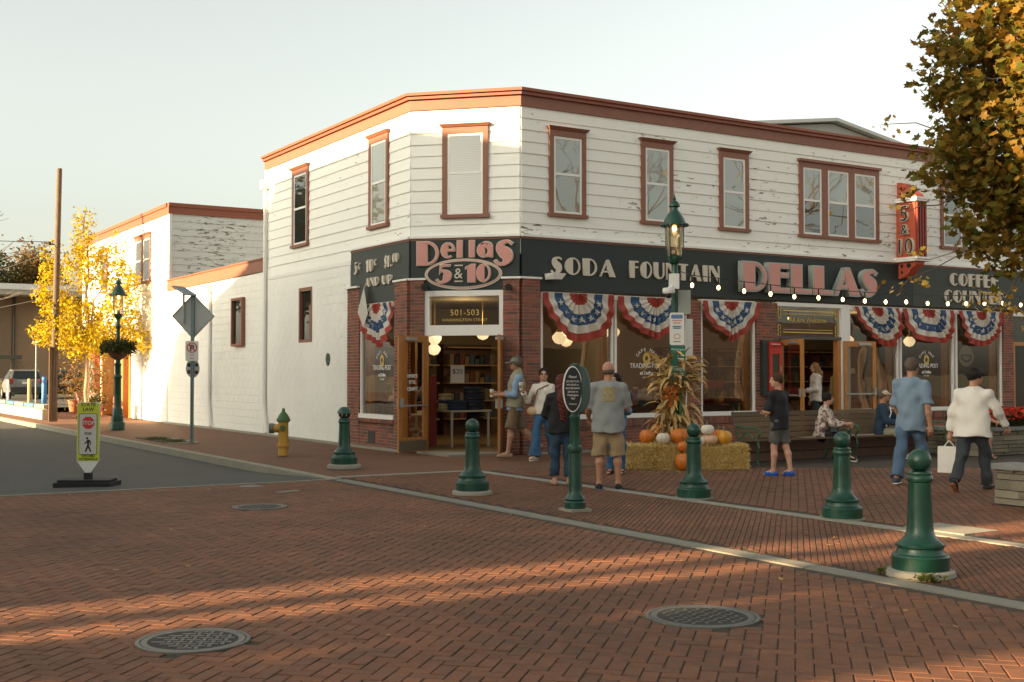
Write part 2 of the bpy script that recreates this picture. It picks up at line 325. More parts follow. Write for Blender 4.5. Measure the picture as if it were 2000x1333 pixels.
# clapboard with old peeling paint
def peelmat(name, base, amount):
    m = mat(name, base, .6, .04, 3, bump=.12, bscale=20); n = m.node_tree; L = n.links.new; b = n.nodes['Principled BSDF']
    src = b.inputs['Base Color'].links[0].from_socket
    tc = n.nodes.new('ShaderNodeTexCoord'); mp = n.nodes.new('ShaderNodeMapping'); mp.inputs['Scale'].default_value = (1.6, 1.6, 7)
    L(tc.outputs['Object'], mp.inputs[0]); no = n.nodes.new('ShaderNodeTexNoise'); no.inputs['Scale'].default_value = 2.2; no.inputs['Detail'].default_value = 9; no.inputs['Roughness'].default_value = .66
    oi = n.nodes.new('ShaderNodeObjectInfo'); av = n.nodes.new('ShaderNodeVectorMath'); av.operation = 'ADD'
    mu = n.nodes.new('ShaderNodeMath'); mu.operation = 'MULTIPLY'; mu.inputs[1].default_value = 37; L(oi.outputs['Random'], mu.inputs[0])
    L(mp.outputs[0], av.inputs[0]); L(mu.outputs[0], av.inputs[1]); L(av.outputs[0], no.inputs['Vector'])
    r = n.nodes.new('ShaderNodeValToRGB'); r.color_ramp.elements[0].position = amount; r.color_ramp.elements[1].position = amount + .035
    g = n.nodes.new('ShaderNodeNewGeometry'); n2 = n.nodes.new('ShaderNodeTexNoise'); n2.inputs['Scale'].default_value = .55; n2.inputs['Detail'].default_value = 3; L(g.outputs['Position'], n2.inputs['Vector']); ma = n.nodes.new('ShaderNodeMath'); ma.operation = 'MULTIPLY_ADD'; ma.inputs[1].default_value = .34; L(n2.outputs['Fac'], ma.inputs[0]); sb = n.nodes.new('ShaderNodeMath'); sb.operation = 'SUBTRACT'; sb.inputs[1].default_value = .18; L(no.outputs['Fac'], sb.inputs[0]); L(sb.outputs[0], ma.inputs[2])
    L(ma.outputs[0], r.inputs[0]); mx = n.nodes.new('ShaderNodeMixRGB'); L(r.outputs[0], mx.inputs[0]); L(src, mx.inputs[1]); mx.inputs[2].default_value = (.17, .15, .12, 1)
    L(mx.outputs[0], b.inputs['Base Color']); return m
clap = peelmat('clapboard_paint', (.82, .815, .75), .675)
clap_worn = peelmat('clapboard_worn', (.82, .815, .75), .60)
clap_back = peelmat('clapboard_old', (.62, .64, .60), .575)
# ================================================================ GROUND
def sheet(name, poly, z, m, parent=None):
    b = MB(); b.add([(x, y, z if len(p) == 2 else p[2]) for p in poly for x, y in [p[:2]]], [tuple(range(len(poly)))]); return b.build(name, m, parent)
def brick_tex(name, sx, rot, cols, mort):
    m = bpy.data.materials.new(name); m.use_nodes = True; n = m.node_tree; L = n.links.new; b = n.nodes['Principled BSDF']; b.inputs['Roughness'].default_value = .8
    tc = n.nodes.new('ShaderNodeTexCoord'); mp = n.nodes.new('ShaderNodeMapping'); mp.inputs['Rotation'].default_value = (0, 0, rad(rot)); L(tc.outputs['Object'], mp.inputs[0])
    bt = n.nodes.new('ShaderNodeTexBrick'); bt.inputs['Scale'].default_value = 1; bt.inputs['Brick Width'].default_value = .2; bt.inputs['Row Height'].default_value = .1; bt.inputs['Mortar Size'].default_value = .005
    bt.inputs['Color1'].default_value = (*cols[0], 1); bt.inputs['Color2'].default_value = (*cols[1], 1); bt.inputs['Mortar'].default_value = (*mort, 1)
    L(mp.outputs[0], bt.inputs['Vector']); no = n.nodes.new('ShaderNodeTexNoise'); no.inputs['Scale'].default_value = 1.2; no.inputs['Detail'].default_value = 6; L(tc.outputs['Object'], no.inputs['Vector'])
    mr = n.nodes.new('ShaderNodeMapRange'); mr.inputs[3].default_value = .7; mr.inputs[4].default_value = 1.25; L(no.outputs['Fac'], mr.inputs[0])
    mx = n.nodes.new('ShaderNodeMixRGB'); mx.blend_type = 'MULTIPLY'; mx.inputs[0].default_value = 1; L(bt.outputs['Color'], mx.inputs[1]); L(mr.outputs[0], mx.inputs[2]); L(mx.outputs[0], b.inputs['Base Color'])
    bp = n.nodes.new('ShaderNodeBump'); bp.inputs['Strength'].default_value = .5; bp.inputs['Distance'].default_value = .004; L(bt.outputs['Fac'], bp.inputs['Height']); bp.invert = True; L(bp.outputs[0], b.inputs['Normal'])
    return m
pave_tex = brick_tex('paving_texture', 1, 45, ((0.161, 0.061, 0.024), (0.130, 0.051, 0.022)), (0.052, 0.030, 0.015))
walk_tex = brick_tex('sidewalk_texture', 1, 0, ((0.161, 0.061, 0.024), (0.127, 0.052, 0.022)), (0.061, 0.037, 0.018))
grass_m = mat('far_ground', (.10, .095, .06), .95, .3, .2)
struct(sheet('ground', [(-900, -900), (900, -900), (900, 900), (-900, 900)], -.28, grass_m))
asphalt = mat('asphalt', (.058, .060, .052), .82, .22, 1.1, bump=.6, bscale=160)
b = MB()
ys = [17.02, 18, 19, 20, 21, 110]; zs = [-.006, -.03, -.075, -.11, -.12, -.12]
for i in range(len(ys) - 1): b.add([(-8, ys[i], zs[i]), (7.36, ys[i], zs[i]), (7.36, ys[i + 1], zs[i + 1]), (-8, ys[i + 1], zs[i + 1])], [(0, 1, 2, 3)])
struct(b.build('road', asphalt))
struct(sheet('west_pavement', [(-24, 17.02), (-8, 17.02), (-8, 110), (-24, 110)], -.02, walk_tex))
plaza = struct(sheet('plaza_paving', [(-90, -30), (7.4, -30), (7.4, 17.0), (-90, 17.0)], -.012, pave_tex))
mall = struct(sheet('mall_paving', [(7.4, -30), (70, -30), (70, 20.4), (11.3, 20.4), (11.3, 110), (7.4, 110)], -.012, walk_tex))
# ---- bricks laid one by one
def brick_mesh(lx, ly):
    b = MB(); c = .004; x, y = lx / 2, ly / 2
    b.add([(-x, -y, -.012), (x, -y, -.012), (x, y, -.012), (-x, y, -.012), (-x, -y, -.004), (x, -y, -.004), (x, y, -.004), (-x, y, -.004), (-x + c, -y + c, 0), (x - c, -y + c, 0), (x - c, y - c, 0), (-x + c, y - c, 0)],
          [(0, 1, 5, 4), (1, 2, 6, 5), (2, 3, 7, 6), (3, 0, 4, 7), (4, 5, 9, 8), (5, 6, 10, 9), (6, 7, 11, 10), (7, 4, 8, 11), (8, 9, 10, 11)])
    return b
FWD = np.array([math.cos(rad(58.173)), math.sin(rad(58.173))]); RGT = np.array([FWD[1], -FWD[0]])
MANHOLES = [(2.2, 7.16, .33), (5.26, 6.1, .37), (5.06, 13.89, .32)]
def in_view(x, y, far):
    d = x * FWD[0] + y * FWD[1]; s = x * RGT[0] + y * RGT[1]
    return 5.3 < d < far and abs(s) < .437 * d + .35
def lay(parent, cells, limit, lx=.2, ly=.1):   # cells: (x, y, angle)
    cells = sorted(cells, key=lambda c: c[0] * FWD[0] + c[1] * FWD[1])
    bm_ = brick_mesh(lx - .008, ly - .008 if ly > .08 else ly - .006); me = bpy.data.meshes.new('brick'); me.from_pydata(bm_.v, [], bm_.f); me.materials.append(pave); me.materials.append(sand); me.polygons.foreach_set('material_index', [1] * 4 + [0] * 5)
    for x, y, a in cells[:limit]:
        o = link('brick', me, parent); o.location = (x, y, random.uniform(-.0022, .0018)); o.rotation_euler = (random.uniform(-.006, .006), random.uniform(-.006, .006), a + random.uniform(-.012, .012))
    V = np.array(bm_.v); F = np.array(bm_.f); n = len(cells) - limit
    if n <= 0: return
    A = np.array(cells[limit:]); ang = A[:, 2] + RNG.uniform(-.012, .012, n); ca, sa = np.cos(ang), np.sin(ang)
    X = V[None, :, 0] * ca[:, None] - V[None, :, 1] * sa[:, None] + A[:, 0, None]; Y = V[None, :, 0] * sa[:, None] + V[None, :, 1] * ca[:, None] + A[:, 1, None]
    Z = V[None, :, 2] + RNG.uniform(-.0022, .0018, n)[:, None] + V[None, :, 0] * RNG.uniform(-.012, .012, n)[:, None]
    P = np.stack([X, Y, Z], -1).reshape(-1, 3); FF = (F[None] + (np.arange(n) * len(V))[:, None, None]).reshape(-1, 4)
    o = npmesh('brick_field', P, FF, [pave, sand], parent, smooth=False, mi=np.tile([1, 1, 1, 1, 0, 0, 0, 0, 0], n)); stuff(o)
cells = []
ca = math.cos(rad(45)); N = 260
for i in range(-N, N):
    for j in range(-N, N):
        k = (i - j) % 4
        if k == 0: u, v, a = (i + 1) * .1, (j + .5) * .1, rad(45)
        elif k == 3: u, v, a = (i + .5) * .1, (j + 1) * .1, rad(135)
        else: continue
        x, y = (u - v) * ca, (u + v) * ca
        if x < 7.2 and y < 16.85 and in_view(x, y, 21) and all(math.hypot(x - mx, y - my) > mr + .0 for mx, my, mr in MANHOLES): cells.append((x, y, a))
lay(plaza, cells, 300)
sheet('joint_bed', [(7.3, -2), (7.3, 16.9), (1.5, 16.9), (-1.2, 8.5), (1.0, 3.0)], -.0075, sand, plaza)
cells = []
for i in range(-150, 150):
    for j in range(-550, 550):
        u, v = (i + .5 * (j % 2)) * .2, j * .056; x, y = (u - v) * ca, (u + v) * ca
        if 7.62 < x < 9.82 and y < 17.1 and in_view(x, y, 21): cells.append((x, y, rad(45)))
lay(mall, cells, 150, .2, .056)
cells = []
for i in range(-60, 180):
    for j in range(-200, 120):
        u, v = (i + .5 * (j % 2)) * .2, j * .1; x, y = (u - v) * ca, (u + v) * ca
        if x > 10.2 and y < 17.1 and in_view(x, y, 20.5) and not (x > 12.75 and y < 9.6): cells.append((x, y, rad(45)))
lay(mall, cells, 150)
sheet('joint_bed', [(7.5, -2), (22, -2), (22, 17.2), (7.5, 17.2)], -.0078, sand, mall)
# ---- concrete bands, kerb stones
def slabs(parent, x0, y0, x1, y1, along, step, z=.003, name='band_slab', m=concrete, h=.03):
    a0, a1 = (y0, y1) if along == 'y' else (x0, x1); a = a0
    while a < a1 - .05:
        e = min(a + step, a1); c = ((x0 + x1) / 2, (a + e) / 2, z - h / 2) if along == 'y' else ((a + e) / 2, (y0 + y1) / 2, z - h / 2)
        s = (x1 - x0, e - a - .008, h) if along == 'y' else (e - a - .008, y1 - y0, h)
        piece(name, m, parent, (c[0], c[1], c[2] + random.uniform(-.002, .002)), s); a = e
band_grey = mat('band_concrete', (.20, .19, .15), .85, .16, 6, bump=.4)
slabs(mall, 7.30, -2, 7.50, 16.85, 'y', 2.3, m=band_grey); slabs(mall, 9.88, -2, 10.06, 17.2, 'y', 1.8); slabs(mall, 7.55, 17.2, 10.06, 17.36, 'x', 1.3)
slabs(plaza, -8, 16.9, 7.28, 17.02, 'x', 3.0, m=band_grey)
piece('utility_cover', concrete, mall, (10.42, 8.2, -.009), (.55, .75, .03))
y = 17.0; kerb_m = mat('kerb_stone', (.24, .225, .17), .85, .2, 4, bump=.4)
while y < 62:
    e = y + 2.6; b = MB()
    if y < 17.1: b.hexa([(7.30, y, -.2), (7.5, y, -.2), (7.5, e, -.2), (7.30, e, -.2)], [(7.30, y, .0), (7.5, y, .0), (7.5, e, .004), (7.32, e, .004)])
    else: b.hexa([(7.28, y + .006, -.3), (7.5, y + .006, -.3), (7.5, e, -.3), (7.28, e, -.3)], [(7.32, y + .006, .004), (7.5, y + .006, .004), (7.5, e, .004), (7.32, e, .004)])
    b.build('kerb_stone', kerb_m, mall); y = e
b = MB(); b.prism([(11.24, 20.42), (11.24, 21.9), (12.72, 20.42)], -.02, .03); b.build('door_apron', concrete, mall)
b = MB(); b.box(11.02, 22.1, -.02, 11.2, 39.3, .035); b.build('wall_footing', concrete, mall)
b = MB(); b.box(12.9, 20.15, -.02, 19.7, 20.3, .03); b.build('wall_footing', concrete, mall)
soil = mat('soil', (.06, .05, .03), .95, .3, 12, bump=.8)
b = MB(); b.box(7.9, 27.6, -.02, 8.5, 30.6, .006); b.build('tree_pit', soil, mall)
b = MB(); b.box(7.84, 27.5, -.02, 8.56, 27.6, .012); b.box(8.5, 27.6, -.02, 8.58, 30.6, .012); b.build('pit_edging', concrete, mall)
# ---- low ramp wall behind the benches, ramp up to the second door
ramp_m = mat('ramp_wall', (.20, .115, .085), .75, .15, 4, bump=.3)
rw = thing('ramp_wall', 'long low brown two-course wall behind the wooden benches', 'wall', (15.0, 16.3, 0))
for k, (z0, z1, o) in enumerate(((0, .155, 0), (.17, .36, .03))):
    for i in range(3):
        b = MB(); b.box(15.0 + i * 2.05, 16.3 + o, z0, 17.04 + i * 2.05, 16.55, z1); b.build('wall_course', ramp_m, rw, world=True)
b = MB(); b.box(15.02, 16.36, .1, 21.1, 16.5, .18); b.build('wall_core', mat('dark_gap', (.03, .02, .016), .9), rw, world=True)
struct(sheet('ramp', [(15.0, 16.55), (22.6, 16.55), (22.6, 20.3), (19.5, 20.3), (19.5, 18.2), (15.0, 18.2)], .19, mat('ramp_concrete', (.25, .2, .16), .85, .15, 4)))
# ================================================================ THE CORNER STORE
store = thing('corner_store', 'two-storey white clapboard corner shop with brown cornice and brick piers', 'building', (11.2, 20.33, 0))
XE = 31.0
def wb(fr, name, m, *a, parent=None): return fbox(fr, name, m, parent or store, *a)
b = MB(); b.prism([(11.2, 30.35), (11.2, 21.95), (12.82, 20.33), (XE, 20.33), (XE, 30.35)], 4.0, 7.05); b.build('upper_wall', white, store, world=True)
b = MB(); b.prism([(11.24, 30.3), (11.24, 21.97), (12.84, 20.37), (XE, 20.37), (XE, 30.3)], 7.05, 7.12); b.build('roof', mat('roof_grey', (.2, .2, .19), .9), store, world=True)
# cornice: fascia board and projecting cap
for fr, a0, a1 in ((FL, -30.38, -21.95), (FC, 0, 2.291), (FR, 12.82, XE)):
    e0 = -.02 if fr is FL else 0; 
    t = .0 if fr is FL else 0
    b = MB()
    P = fr.p; ext = .055
    def strip(z0, z1, o0, o1, k0, k1):
        b.hexa([P(a0 - k0 * o1, z0, o1), P(a1 + k1 * o1, z0, o1), P(a1, z0, o0), P(a0, z0, o0)], [P(a0 - k0 * o1, z1, o1), P(a1 + k1 * o1, z1, o1), P(a1, z1, o0), P(a0, z1, o0)])
    tk = math.tan(rad(22.5)); k0 = 0 if fr is FL else tk; k1 = 0 if fr is FR else tk
    strip(6.98, 7.2, -.02, .05, k0, k1); b.build('fascia', brown, store, world=True)
    b = MB(); strip(7.2, 7.27, -.02, .11, k0, k1); strip(7.27, 7.33, -.02, .16, k0, k1); b.build('cornice_cap', mat('cornice_red', (.26, .075, .035), .5, .1, 5), store, world=True)
# clapboards, board by board
def boards(fr, a0, a1, ztop, n, m, parent, seg=4.6, h=.236, worn=None):
    for i in range(n):
        z1 = ztop - i * h; z0 = z1 - h; cuts = [a0]
        if a1 - a0 > seg * 1.3:
            c = a0 + random.uniform(.5, 1) * seg
            while c < a1 - 1.2: cuts.append(c); c += seg * random.uniform(.85, 1.1)
        cuts.append(a1)
        for c0, c1 in zip(cuts[:-1], cuts[1:]):
            b = MB(); P = fr.p; o = random.uniform(0, .003)
            b.hexa([P(c0, z0, .030 + o), P(c1 - .003, z0, .030 + o), P(c1 - .003, z0, 0), P(c0, z0, 0)], [P(c0, z1 + .01, .009 + o), P(c1 - .003, z1 + .01, .009 + o), P(c1 - .003, z1 + .01, 0), P(c0, z1 + .01, 0)])
            mm = m if worn is None or random.random() > worn((c0 + c1) / 2) else clap_worn
            b.build('clapboard', mm, parent, world=True)
boards(FL, -30.32, -21.96, 6.98, 11, clap, store); boards(FL, -30.32, -24.86, 6.98 - 11 * .236, 1, clap, store, 9)
boards(FC, .01, 2.28, 6.98, 11, clap, store, 9); boards(FR, 12.83, XE, 6.98, 11, clap, store, 4.4, worn=lambda x: min(1, max(.1, (x - 13.5) / 6)))
for fr, a0, a1 in ((FL, -24.84, -21.94), (FC, 0, 2.29), (FR, 12.81, XE)): wb(fr, 'drip_board', trim_white, a0, a1, 4.35, 4.40, 0, .09); wb(fr, 'sign_top_trim', brown, a0, a1, 4.31, 4.35, -.02, .06)  # brown strip is trim along the top of the sign band
wb(FL, 'corner_board', trim_white, -30.38, -30.28, 4.07, 6.98, 0, .04)
wb(FL, 'water_table', trim_white, -30.36, -24.86, 4.05, 4.145, 0, .045)
# upper windows
blind_m = mat('window_blind', (.62, .61, .55), .6, .04, 8)
def striped(m, scale, c2, axis='Z'):
    n = m.node_tree; b_ = n.nodes['Principled BSDF']; L = n.links.new; src = b_.inputs['Base Color'].links[0].from_socket
    tc = n.nodes.new('ShaderNodeTexCoord'); wv = n.nodes.new('ShaderNodeTexWave'); wv.bands_direction = axis; wv.inputs['Scale'].default_value = scale
    L(tc.outputs['Object'], wv.inputs['Vector']); mx = n.nodes.new('ShaderNodeMixRGB'); mx.blend_type = 'MULTIPLY'; mx.inputs[2].default_value = (*c2, 1); L(wv.outputs['Fac'], mx.inputs[0]); L(src, mx.inputs[1]); L(mx.outputs[0], b_.inputs['Base Color'])
striped(blind_m, 9, (.74, .74, .72))
unlit_room = mat('dark_room', (.035, .038, .034), .8, .3, 3)  # near-black panels behind the panes stand in for unlit rooms
shade_m = mat('pale_shade', (.60, .63, .58), .7, .06, 3)
def sash_window(fr, a0, a1, z0, z1, upper, lower, parent=store, casing=True, cw=.105):
    win = None
    b = MB()
    if casing:
        fr.box(b, a0, a0 + cw, z0 + .07, z1 - .13, 0, .065); fr.box(b, a1 - cw, a1, z0 + .07, z1 - .13, 0, .065)
        fr.box(b, a0, a1, z1 - .13, z1, 0, .07); fr.box(b, a0 - .03, a1 + .03, z0, z0 + .07, 0, .10)
        win = b.build('window', brown, parent, world=True)
        b = MB(); P = fr.p; b.hexa([P(a0 - .01, z1, .09), P(a1 + .01, z1, .09), P(a1 + .01, z1, 0), P(a0 - .01, z1, 0)], [P(a0 - .06, z1 + .06, .14), P(a1 + .06, z1 + .06, .14), P(a1 + .06, z1 + .06, 0), P(a0 - .06, z1 + .06, 0)]); b.build('window_cap', brown, win, world=True)
        x0, x1, y0, y1 = a0 + cw, a1 - cw, z0 + .07, z1 - .13
    else: x0, x1, y0, y1 = a0, a1, z0, z1; win = parent
    mid = (y0 + y1) / 2 + .02; s = .05
    b = MB(); fr.box(b, x0, x0 + s, y0, y1, .02, .052); fr.box(b, x1 - s, x1, y0, y1, .02, .052); fr.box(b, x0 + s, x1 - s, y1 - s, y1, .02, .052); fr.box(b, x0 + s, x1 - s, y0, y0 + s, .02, .052); fr.box(b, x0 + s, x1 - s, mid - .025, mid + .025, .02, .058)
    sash = b.build('sash', trim_white, win, world=True)
    for zz0, zz1, back in ((mid + .02, y1 - s, upper), (y0 + s, mid - .02, lower)):
        b = MB(); P = fr.p; b.add([P(x0 + s, zz0, .046), P(x1 - s, zz0, .046), P(x1 - s, zz1, .046), P(x0 + s, zz1, .046)], [(0, 1, 2, 3)]); b.build('pane', glass_up, win, world=True)
        b = MB(); fr.box(b, x0 + s - .01, x1 - s + .01, zz0 - .01, zz1 + .01, .0, .036); b.build('blind' if back is not unlit_room else 'dark_interior', back, win, world=True)
    return win
sash_window(FL, -28.4, -27.36, 4.72, 6.66, unlit_room, unlit_room); sash_window(FL, -23.9, -22.94, 4.73, 6.72, shade_m, blind_m)
sash_window(FC, .67, 1.63, 4.75, 6.6, blind_m, blind_m)
for a0, a1, u, l in ((13.48, 14.39, shade_m, blind_m), (15.84, 16.71, shade_m, shade_m), (18.04, 18.91, shade_m, shade_m), (25.5, 26.45, unlit_room, unlit_room), (28.2, 29.1, unlit_room, unlit_room)): sash_window(FR, a0, a1, 4.8, 6.58, u, l)
b = MB(); 
for a0, a1 in ((20.5, 20.62), (21.23, 21.43), (22.14, 22.34), (23.08, 23.2)): FR.box(b, a0, a1, 4.87, 6.45, 0, .065)
FR.box(b, 20.5, 23.2, 6.45, 6.58, 0, .07); FR.box(b, 20.47, 23.23, 4.8, 4.87, 0, .1); FR.box(b, 20.46, 23.24, 6.58, 6.64, 0, .12)
tw = b.build('window', brown, store, world=True); tw['label'] = 'three sash windows side by side in one brown casing'
for a0, a1 in ((20.62, 21.23), (21.43, 22.14), (22.34, 23.08)): sash_window(FR, a0, a1, 4.87, 6.45, shade_m, unlit_room, parent=tw, casing=False)
# ---- ground floor: painted block wall on the street side
def blocks(fr, a0, a1, z0, z1, parent, limit, holes=(), m=block_paint, L=.4, H=.2):
    b = MB(); n = 0; rest = 0; r = 0; z = z0; todo = []
    while z < z1 - .03:
        e = min(z + H, z1); a = a1 - (L / 2 if r % 2 else 0); cur = a1
        while cur > a0 + .02:
            nx = max(a0, (a if a < cur - .01 else cur - L)); a = nx
            spans = [(nx, cur)]
            for h0, h1, g0, g1 in holes:
                if g0 < (z + e) / 2 < g1:
                    ns = []
                    for s0, s1 in spans:
                        if s1 <= h0 or s0 >= h1: ns.append((s0, s1)); continue
                        if s0 < h0: ns.append((s0, h0))
                        if s1 > h1: ns.append((h1, s1))
                    spans = ns
            for s0, s1 in spans:
                if s1 - s0 > .03: todo.append((s0, s1, z, e))
            cur = nx
        z = e; r += 1
    todo.sort(key=lambda t: -t[1])
    for s0, s1, z, e in todo[:limit]: piece('block', m, parent, fr.p((s0 + s1) / 2, (z + e) / 2, .012), (s1 - s0 - .005, .05, e - z - .005), fr.rz)
    b = MB()
    for s0, s1, z, e in todo[limit:]: fr.box(b, s0 + .0025, s1 - .0025, z + .0025, e - .0025, -.01, .037)
    if b.v: stuff(b.build('block_field', m, parent, world=True))
hole = (-27.95, -27.1, 2.36, 3.7)
worldnoise(block_paint, .5, .93, 1.03, 5); wb(FL, 'block_core', block_paint, -30.35, -24.9, 0, 2.36, -.2, .030); wb(FL, 'block_core', block_paint, -30.35, -24.9, 3.7, 4.05, -.2, .030)
wb(FL, 'block_core', block_paint, -30.35, -27.95, 2.36, 3.7, -.2, .030); wb(FL, 'block_core', block_paint, -27.1, -24.9, 2.36, 3.7, -.2, .030)
blocks(FL, -30.35, -24.95, .02, 4.05, store, 280, [hole])
def slit_window(fr, a0, a1, z0, z1, parent):
    b = MB(); c = .07
    fr.box(b, a0, a0 + c, z0, z1, -.1, .045); fr.box(b, a1 - c, a1, z0, z1, -.1, .045); fr.box(b, a0 + c, a1 - c, z1 - c, z1, -.1, .045); fr.box(b, a0 + c, a1 - c, z0, z0 + c, -.1, .045)
    wn = b.build('window', brown, parent, world=True)
    b = MB(); P = fr.p; b.add([P(a0 + c, z0 + c, -.02), P(a1 - c, z0 + c, -.02), P(a1 - c, z1 - c, -.02), P(a0 + c, z1 - c, -.02)], [(0, 1, 2, 3)]); b.build('pane', glass_up, wn, world=True)
    b = MB(); fr.box(b, a0 + c, a1 - c, z0 + c, z1 - c, -.16, -.06); b.build('dark_interior', unlit_room, wn, world=True)
slit_window(FL, *hole, store)
def downspout(a, ztop, parent, kick=.3):
    b = MB(); P = FL.p
    for q0, q1 in ((P(a, ztop, .09), P(a, .75, .09)), (P(a, .75, .09), P(a + kick, .06, .12))): b.tube(q0, q1, .05, .05, 8)
    FL.box(b, a - .1, a + .1, ztop - .05, ztop + .18, .03, .2)
    o = b.build('downspout', trim_white, parent, world=True, smooth=True)
downspout(-30.2, 6.5, store, .25)
pq = MB(); P = FL.p; c = (-26.12, 1.93)
pq.slab([P(c[0] + .12 * math.cos(t) * (1 if math.sin(t) > -.2 else .85), c[1] + .15 * math.sin(t), .055) for t in np.linspace(0, 2 * math.pi, 20, endpoint=False)], (.03, 0, 0)); pq.build('wall_plaque', mat('plaque_green', (.03, .055, .045), .4, .2, 30, metal=.4), store, world=True)
# ---- brick piers
BUD = [300]
def brickwork(fr, a0, a1, z0, z1, o0, o1, parent, soldier=None, name='brick_pier', first=0, ends=True):
    b = MB(); fr.box(b, a0 + .006, a1 - .006, z0, z1, o0, o1 - .008); core = b.build(name, mortar, parent, world=True)
    bh, bl, g = .0677, .2032, .010; r = 0; z = z0; rest = MB(); k = first
    while z < z1 - .02:
        sold = soldier and z > soldier - .01; h = min(.2 if sold else bh, z1 - z)
        a = a0 - (0 if sold else (bl / 2 if (r + first) % 2 else 0))
        while a < a1 - .005:
            s0, s1 = max(a, a0), min(a + (bh if sold else bl), a1)
            if s1 - s0 > .015:
                d = random.uniform(-.002, .002)
                if BUD[0] > 0: BUD[0] -= 1; piece('brick', brick_m, core, fr.p((s0 + s1) / 2, z + h / 2, (o0 + o1) / 2 + d), (s1 - s0 - g * .9, o1 - o0 + .001, h - g), fr.rz)
                else: fr.box(rest, s0 + g * .45, s1 - g * .45, z + g / 2, z + h - g / 2, o0 + d, o1 + d)
            a += (bh if sold else bl)
        z += h; r += 1
    if rest.v: stuff(rest.build('brick_field', brick_m, core, world=True))
    return core
brickwork(FC, 1.95, 2.291, 0, 3.5, -.15, .10, store); brickwork(FC, .0, .30, 0, 3.5, -.15, .10, store)
brickwork(FR, 12.82, 13.23, 0, 3.5, -.15, .10, store, first=1); brickwork(FL, -22.54, -21.95, 0, 3.5, -.15, .10, store, first=1)
brickwork(FL, -25.0, -24.36, 0, 3.52, -.15, .06, store)
brickwork(FL, -24.36, -22.54, 0, .56, -.15, .05, store); brickwork(FL, -24.42, -22.54, .56, .64, -.15, .13, store, soldier=.5)
brickwork(FR, 13.23, 19.72, 0, .5, -.15, .05, store); brickwork(FR, 13.23, 19.1, .5, .66, -.15, .09, store, soldier=.48)
brickwork(FR, 17.1, 17.46, .66, 3.2, -.15, .08, store); brickwork(FR, 19.1, 19.75, .5, 3.22, -.15, .08, store, soldier=3.05)
brickwork(FR, 22.1, 27.92, 0, .5, -.15, .05, store); brickwork(FR, 22.1, 27.92, .5, .66, -.15, .09, store, soldier=.48); brickwork(FR, 27.92, 28.33, 0, 3.22, -.15, .1, store)
b = MB(); FL.box(b, -23.9, -23.55, .1, .36, 0, .056); v = b.build('vent_recess', black, store, world=True)
for fr, a0, a1 in ((FC, -.03, .34), (FC, 1.92, 2.33), (FL, -25.03, -24.34), (FL, -22.58, -21.9), (FR, 12.78, 13.26)): wb(fr, 'pier_cap', trim_white, a0, a1, 3.5, 3.54, -.1, .125)
# ---- sign boards
def signboard(name, label, fr, a0, a1, z0, z1, m, group=None, o1=.05):
    t = thing(name, label, 'sign', fr.p((a0 + a1) / 2, 0, 0)); fbox(fr, 'sign_panel', m, t, a0, a1, z0, z1, -.02, o1); return t
sL = signboard('shop_sign', 'dark grey fascia with cream 5c 10c $1.00 and up lettering', FL, -24.82, -21.96, 3.1, 4.31, slate_lt)
word(FL, '5', -24.58, 3.8, .27, [cream], sL, depth=.04, o=.05, sx=.8); word(FL, 'c', -24.36, 3.88, .2, [cream], sL, depth=.04, o=.05)
word(FL, '10', -23.96, 3.81, .27, [cream], sL, depth=.04, o=.05, sp=.08); word(FL, 'c', -23.55, 3.9, .2, [cream], sL, depth=.04, o=.05)
word(FL, '$1', -23.05, 3.84, .25, [cream], sL, depth=.04, o=.05, sp=.04, sx=.8); word(FL, '.', -22.75, 3.84, .22, [cream], sL, depth=.04, o=.05); word(FL, '00', -22.66, 3.92, .19, [cream], sL, depth=.04, o=.05, sp=.04)
word(FL, 'AND', -24.0, 3.49, .19, [cream], sL, depth=.04, o=.05, width=.67); word(FL, 'UP', -23.16, 3.49, .19, [cream], sL, depth=.04, o=.05, width=.47)
sC = signboard('shop_sign', 'corner sign with pink Dellas lettering over an oval 5 and 10', FC, 0.01, 2.28, 3.28, 4.31, slate)
word(FC, 'D', .15, 3.80, .48, [pink, cream], sC, outline=.012, depth=.04, o=.06, width=.46)
word(FC, 'e', .66, 3.94, .45, [pink, cream], sC, outline=.012, depth=.04, o=.06, width=.29)
word(FC, 'll', 1.0, 3.95, .33, [pink, cream], sC, outline=.012, depth=.04, o=.06, width=.36, sp=.5)
word(FC, 'a', 1.42, 3.94, .42, [pink, cream], sC, outline=.012, depth=.04, o=.06, width=.32)
word(FC, 'S', 1.77, 3.77, .50, [pink, cream], sC, outline=.012, depth=.04, o=.06, width=.40)
for k, (rx, rz_, m_, d0, d1) in enumerate(((.81, .315, cream, .05, .075), (.785, .293, pink, .05, .08), (.765, .275, cream, .05, .085), (.745, .256, slate, .05, .09))):
    me = curve_mesh([arc(0, 0, rx, rz_, 0, 355, 48)], d1 - d0); put_mesh('oval_plate', me, m_, sC, FC.M(1.12, 3.61, (d0 + d1) / 2))
word(FC, '5', .56, 3.43, .37, [pink, cream], sC, outline=.010, depth=.03, o=.09, width=.33); word(FC, '10', 1.18, 3.44, .36, [pink, cream], sC, outline=.010, depth=.03, o=.09, width=.52, sp=.06)
label_text('letter', '&', .30, cream, sC, FC.M(1.03, 3.52, .105), .03); fbox(FC, 'letter_bar', cream, sC, .95, 1.12, 3.45, 3.475, .09, .115); fbox(FC, 'letter_bar', cream, sC, .95, 1.12, 3.77, 3.795, .09, .115)
sR = signboard('shop_sign', 'long dark fascia with cream SODA FOUNTAIN and big pink DELLAS lettering', FR, 12.83, 24.4, 3.29, 4.31, slate)
